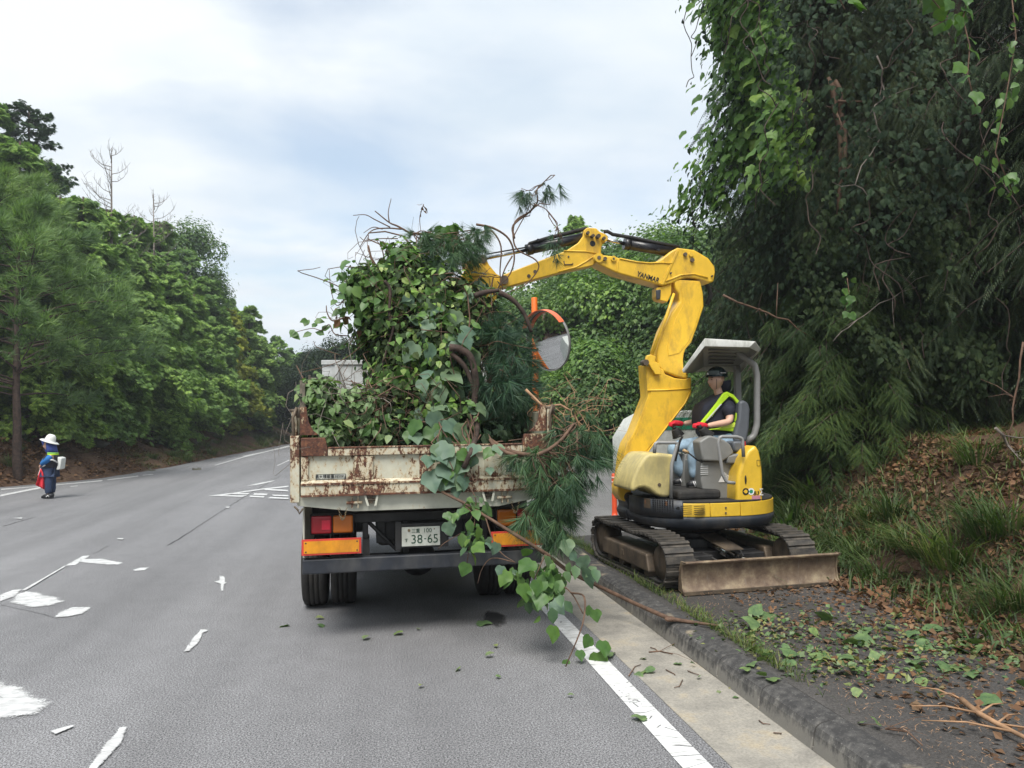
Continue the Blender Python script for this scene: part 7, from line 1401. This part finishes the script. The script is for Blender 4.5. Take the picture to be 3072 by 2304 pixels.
# pine boughs
def pine(name, label, spine, Y, blobs, n, size, fn=r5, down=.75, nst=40, out=(0, 0, 0), sr=.022):
    o = empty(name, tuple(at(*fn(*spine[0]), Y)), label, 'pine branch'); P = crom([at(*fn(x, y), Y+(q[0] if q else 0)) for x, y, *q in spine]); mb = MB(); mb.tube(P, [sr*(1-.6*i/len(P)) for i in range(len(P))], 7)
    pos, nr = blobpts(RL, blobs, n, fn, .15); Pn = np.array(P)
    for k in RL.choice(n, min(nst, n), False):
        b = Pn[RL.integers(0, len(P))]; mb.tube(wander(RL, b, pos[k], 6, .06), [.006, .006, .005, .004, .003, .002], 4, False)
    mb.build('stem', M_bark3, o); d = nz(nr*.6+.5*rdir(RL, n)+np.array([0, -.1, -down])+np.array(out)); rot = frames(d, rdir(RL, n)); parts = []
    adopt(o, tag(link('needle_tuft', arr_mesh('needle_tuft', *scatter(TND, pos, rot, size*RL.uniform(.7, 1.25, n))), L_pine), kind='stuff')); return o
pine('pine_bough', 'dark pine bough on top of the lifted vine bundle', [(980, 330), (860, 300), (740, 270), (660, 260)], 7.9, [(760, 360, 7.8, 90, 80, .3), (850, 380, 7.8, 100, 80, .3), (960, 330, 7.9, 80, 90, .3), (1020, 260, 8, 50, 60, .2), (720, 270, 7.8, 60, 40, .2), (880, 300, 7.9, 130, 40, .25)], 230, .17, down=.9)
pine('pine_bough', 'big dark pine bough filling the right side of the truck bed', [(1010, 1350), (1040, 1150), (1100, 950), (1180, 800)], 7.6, [(1120, 830, 7.6, 100, 90, .35), (1200, 920, 7.5, 120, 110, .35), (1110, 1060, 7.3, 120, 100, .35), (1230, 1060, 7.5, 100, 110, .35), (1150, 1180, 7.6, 130, 90, .4), (1180, 760, 7.7, 80, 60, .3), (1230, 1230, 8, 90, 90, .4), (950, 1010, 7.4, 60, 60, .2), (1060, 620, 8.1, 60, 60, .3), (1100, 1290, 8, 130, 60, .4)], 560, .19, down=.5, nst=90)
pine('pine_bough', 'drooping pine bough hanging over the right corner of the tailgate', [(1060, 1330), (1180, 1400, -.5), (1330, 1420, -.8), (1450, 1350, -.7), (1530, 1260, -.5), (1540, 1400, -.7)], 7.0, [(1330, 1430, 6.35, 110, 60, .25), (1480, 1350, 6.5, 110, 110, .3), (1560, 1480, 6.4, 110, 110, .3), (1470, 1560, 6.35, 110, 100, .3), (1560, 1250, 6.7, 60, 90, .25), (1400, 1620, 6.35, 90, 80, .25), (1620, 1350, 6.6, 70, 110, .3)], 230, .18, down=1.1, nst=40)
pine('pine_bough', 'lowest drooping pine tips covering the right reflector of the truck', [(1980, 560), (1960, 760), (1880, 920), (1820, 1040)], 6.35, [(1880, 900, 6.35, 160, 120, .25), (1760, 1010, 6.3, 110, 70, .18), (1920, 1020, 6.3, 110, 110, .2), (1980, 780, 6.35, 110, 110, .25), (1840, 720, 6.3, 110, 60, .15), (1720, 610, 6.35, 100, 30, .1), (1930, 1130, 6.3, 50, 60, .15)], 150, .19, fn=r1, down=1.2, nst=36)
pine('pine_twig', 'lone curled pine twig sticking up against the sky above the arm', [(1210, 290), (1205, 220), (1290, 150), (1330, 100), (1330, 30), (1370, 0)], 8.1, [(1290, 60, 8.1, 60, 50, .12), (1370, 30, 8.1, 40, 40, .12), (1250, 90, 8.1, 30, 30, .1), (1440, 20, 8, 14, 40, .05)], 26, .17, down=1.0, nst=10, sr=.013)
pine('pine_twig', 'thin pine tips hanging in front of the bucket cylinder', [(1380, 140), (1430, 210), (1440, 280)], 8.0, [(1420, 290, 8.0, 40, 40, .1), (1430, 380, 8.0, 20, 40, .05)], 9, .15, down=1.2, nst=4, sr=.007)
pale = [(1480, 1160, 7.0, 130, 60, .3), (1560, 1230, 6.8, 80, 120, .25)]
pb_ = empty('bare_branch', tuple(at(*r5(1450, 1180), 7)), 'pale bare twiggy branch arching over the right corner post of the truck', 'branch'); stems(pb_, pale, 34, .0035, M_bark4, L=(.2, .5), amp=.12, grav=-.5)
mb = MB(); mb.tube([at(*r5(x, y), 6.9) for x, y in ((1270, 1080), (1360, 1170), (1450, 1160), (1520, 1200), (1560, 1290), (1580, 1420))], [.014, .013, .012, .011, .009, .006], 6); mb.tube([at(*r5(x, y), 6.95) for x, y in ((1300, 1120), (1400, 1200), (1480, 1270), (1500, 1350))], [.01, .009, .007, .004], 6); mb.build('branch', M_bark4, pb_)
# kudzu hanging over the tailgate
hk_ = empty('hanging_kudzu', tuple(at(*r5(880, 1400), 6.5)), 'broad kudzu leaves hanging over the middle of the rusty tailgate', 'cut vines')
mb = MB()
for _ in range(14):
    x = RL.uniform(780, 1050); mb.tube(wander(RL, at(*r5(x, RL.uniform(1200, 1330)), 6.75), at(*r5(RL.uniform(780, 1000), RL.uniform(1420, 1600)), 6.47), 9, .08), .006, 5, False)
mb.tube([at(*r5(x, y), Y) for x, y, Y in ((1070, 1320, 6.9), (1100, 1370, 6.5), (1170, 1410, 6.4), (1260, 1440, 6.35))], .016, 7); mb.build('stem', M_bark3, hk_)
for x, y, sz in ((865, 1395, .19), (800, 1430, .16), (770, 1540, .2), (830, 1500, .19), (920, 1530, .17), (945, 1560, .14), (850, 1450, .15), (960, 1500, .12), (800, 1400, .14), (925, 1430, .15), (885, 1580, .12), (1010, 1400, .14), (740, 1350, .13), (690, 1340, .14), (660, 1330, .12), (900, 1340, .18), (840, 1330, .17), (770, 1300, .19), (860, 1270, .2), (930, 1290, .17), (790, 1230, .18), (700, 1270, .16), (950, 1370, .14), (1090, 1420, .12), (1120, 1400, .12), (905, 1620, .1), (780, 1590, .11), (830, 1570, .13), (930, 1600, .1), (860, 1530, .14), (890, 1470, .14), (1000, 1460, .11), (760, 1460, .13), (710, 1365, .1), (1080, 1520, .08)):
    n_l = nz(np.array([.4*RL.normal(), -1, .7+.4*RL.normal()])); d = np.array([.5*RL.normal(), 0, -1.]); d -= (d@n_l)*n_l; add_leaf(hk_, KL2 if RL.random() < .6 else KL, at(*r5(x, y), 6.47 if y > 1370 else 6.7)+[0, 0, .05], frames(d[None], n_l[None])[0], sz*.92)
# the long leafy branch that trails from the truck to the kerb
tb = empty('trailing_branch', tuple(gnd(*rk(250, 370), .17)), 'long leafy branch trailing from the tailgate down across the gutter onto the kerb', 'branch')
q1_, q2_, q3_, q4_, q5_, q6_ = A(r1, 1160, 830, 6.45), A(r1, 1450, 990, 6.3), A(r1, 1850, 1240, 6.1), gnd(*rk(110, 315), .32), gnd(*rk(330, 420), .2), gnd(*rk(500, 495), .185)
mb = MB(); sp_ = [q1_, mid(q1_, q2_, .5)+[0, 0, .01], q2_, mid(q2_, q3_, .5), q3_, mid(q3_, q4_, .5)-[0, 0, .03], q4_, mid(q4_, q5_, .5), q5_, q6_, gnd(*rk(640, 515), .18), gnd(*rk(745, 528), .18)]; mb.tube(sp_, [.011, .012, .013, .015, .016, .017, .018, .018, .018, .019, .013, .008], 8); mb.ell(q6_, (.05, .035, .022), 8, 6)
side = []
def sub(P_, r_): P3 = crom(P_, 4); mb.tube(P3, [r_*(1-.5*i/len(P3)) for i in range(len(P3))], 5); side.append(P3)
def R1(x, y, Y): return A(r1, x, y, Y)
sub([R1(1450, 990, 6.3), R1(1500, 1150, 6.25), R1(1560, 1240, 6.2), R1(1650, 1300, 6.1)], .007); sub([R1(1850, 1240, 6.1), R1(1900, 1400, 6.0), R1(2020, 1500, 5.9), R1(2100, 1640, 5.8)], .009)
sub([A(rk, -120, 300, 5.9) if 0 else R1(2020, 1500, 5.9), at(*p(1262, 1290), 5.75), at(*p(1258, 1350), 5.6), gnd(*p(1222, 1440), .03)], .009); sub([R1(1300, 910, 6.38), R1(1380, 1000, 6.3), R1(1350, 1150, 6.25), R1(1330, 1300, 6.25)], .006)
sub([R1(1350, 800, 6.4), R1(1390, 900, 6.35), R1(1340, 1050, 6.3)], .006); sub([R1(1650, 1300, 6.1), R1(1500, 1270, 6.1), R1(1430, 1340, 6.1), R1(1400, 1440, 6.1)], .005); sub([R1(1850, 1240, 6.1), R1(1780, 1400, 6.0), R1(1700, 1550, 5.9)], .006); sub([R1(1300, 1100, 6.3), R1(1180, 1170, 6.3), R1(1140, 1210, 6.3)], .004)
mb.build('stem', M_bark3, tb)
def tleaf(x, y, Y, sz, big=True, mat=0, fn=r1):
    n_l = nz(np.array([.6*RL.normal(), -1+.3*RL.normal(), .4+.5*RL.normal()])); d = np.array([.5*RL.normal(), .2*RL.normal(), -1.]); d -= (d@n_l)*n_l; q = at(*fn(x, y), Y); q[2] = max(q[2], .03); add_leaf(tb, (KL2 if mat else KL) if big else (SL2 if mat else SL), q+[0, 0, sz*.5 if q[2] > .2 else 0], frames(d[None], n_l[None])[0], sz)
for x, y, sz, mt in ((2120, 1410, .18, 1), (1990, 1200, .13, 1), (2020, 1270, .1, 1), (1960, 1470, .14, 0), (2100, 1310, .13, 1), (2190, 1380, .13, 1), (1940, 1420, .11, 0), (1640, 1440, .14, 0), (1840, 1310, .15, 1), (1760, 1350, .16, 0), (1870, 1430, .14, 0), (1700, 1500, .14, 0), (1200, 1080, .12, 1), (1240, 1010, .09, 0), (1460, 1170, .07, 1), (1470, 1200, .07, 1), (1400, 1110, .14, 0), (1380, 1230, .12, 0), (1560, 1360, .09, 1), (1530, 1210, .1, 1), (1600, 1410, .13, 0), (1900, 1610, .13, 1), (1850, 1500, .12, 0), (2140, 1620, .1, 0), (1980, 1600, .12, 1), (1190, 1000, .08, 0), (1330, 1350, .11, 0), (1740, 1250, .1, 0)):
    tleaf(x, y, 6.2-(y-1000)*.0006, sz*.95, RL.random() < .6, mt)
for x, y, sz, mt in ((1302, 1385, .12, 0), (1275, 1375, .1, 0), (1290, 1410, .14, 0), (1222, 1458, .06, 0), (1252, 1405, .08, 0), (1285, 1330, .09, 0), (1192, 1330, .13, 1), (1196, 1370, .12, 0), (1170, 1300, .12, 0), (1210, 1300, .11, 1), (1160, 1270, .11, 0), (1242, 1238, .12, 1), (1283, 1245, .12, 1)): tleaf(x, y, 5.75, sz, False if y < 1350 and mt else True, mt, p)
tbl = [(1900, 1400, 6.05, 110, 150, .15), (1750, 1380, 6.1, 130, 90, .15), (1800, 1560, 5.95, 130, 120, .15), (1360, 1150, 6.25, 60, 150, .1), (1380, 950, 6.35, 90, 70, .08), (1850, 1480, 5.95, 90, 150, .12)]
for k, q in enumerate(blobpts(RL, tbl, 150, r1, 0)[0]):
    n_l = nz(RL.normal(size=3)+np.array([0, -.8, .5])); d = np.array([.5*RL.normal(), .2*RL.normal(), -1.]); d -= (d@n_l)*n_l; add_leaf(tb, SL if k % 3 else SL2, q+[0, 0, .04], frames(d[None], n_l[None])[0], RL.uniform(.05, .13))

# ------------------------------------------------------------------ thin summer air over the whole place
def haze():
    mt, n, l = nm('thin_air'); v = n.new('ShaderNodeVolumePrincipled'); v.inputs['Color'].default_value = (.86, .92, 1, 1); v.inputs['Density'].default_value = .0011; v.inputs['Anisotropy'].default_value = .2
    o = n.new('ShaderNodeOutputMaterial'); l.new(v.outputs[0], o.inputs['Volume'])
    b = MB(); b.box((-1000, -1000, -1.5), (1000, 1600, 34)); tag(b.build('haze', mt), kind='stuff')
haze()
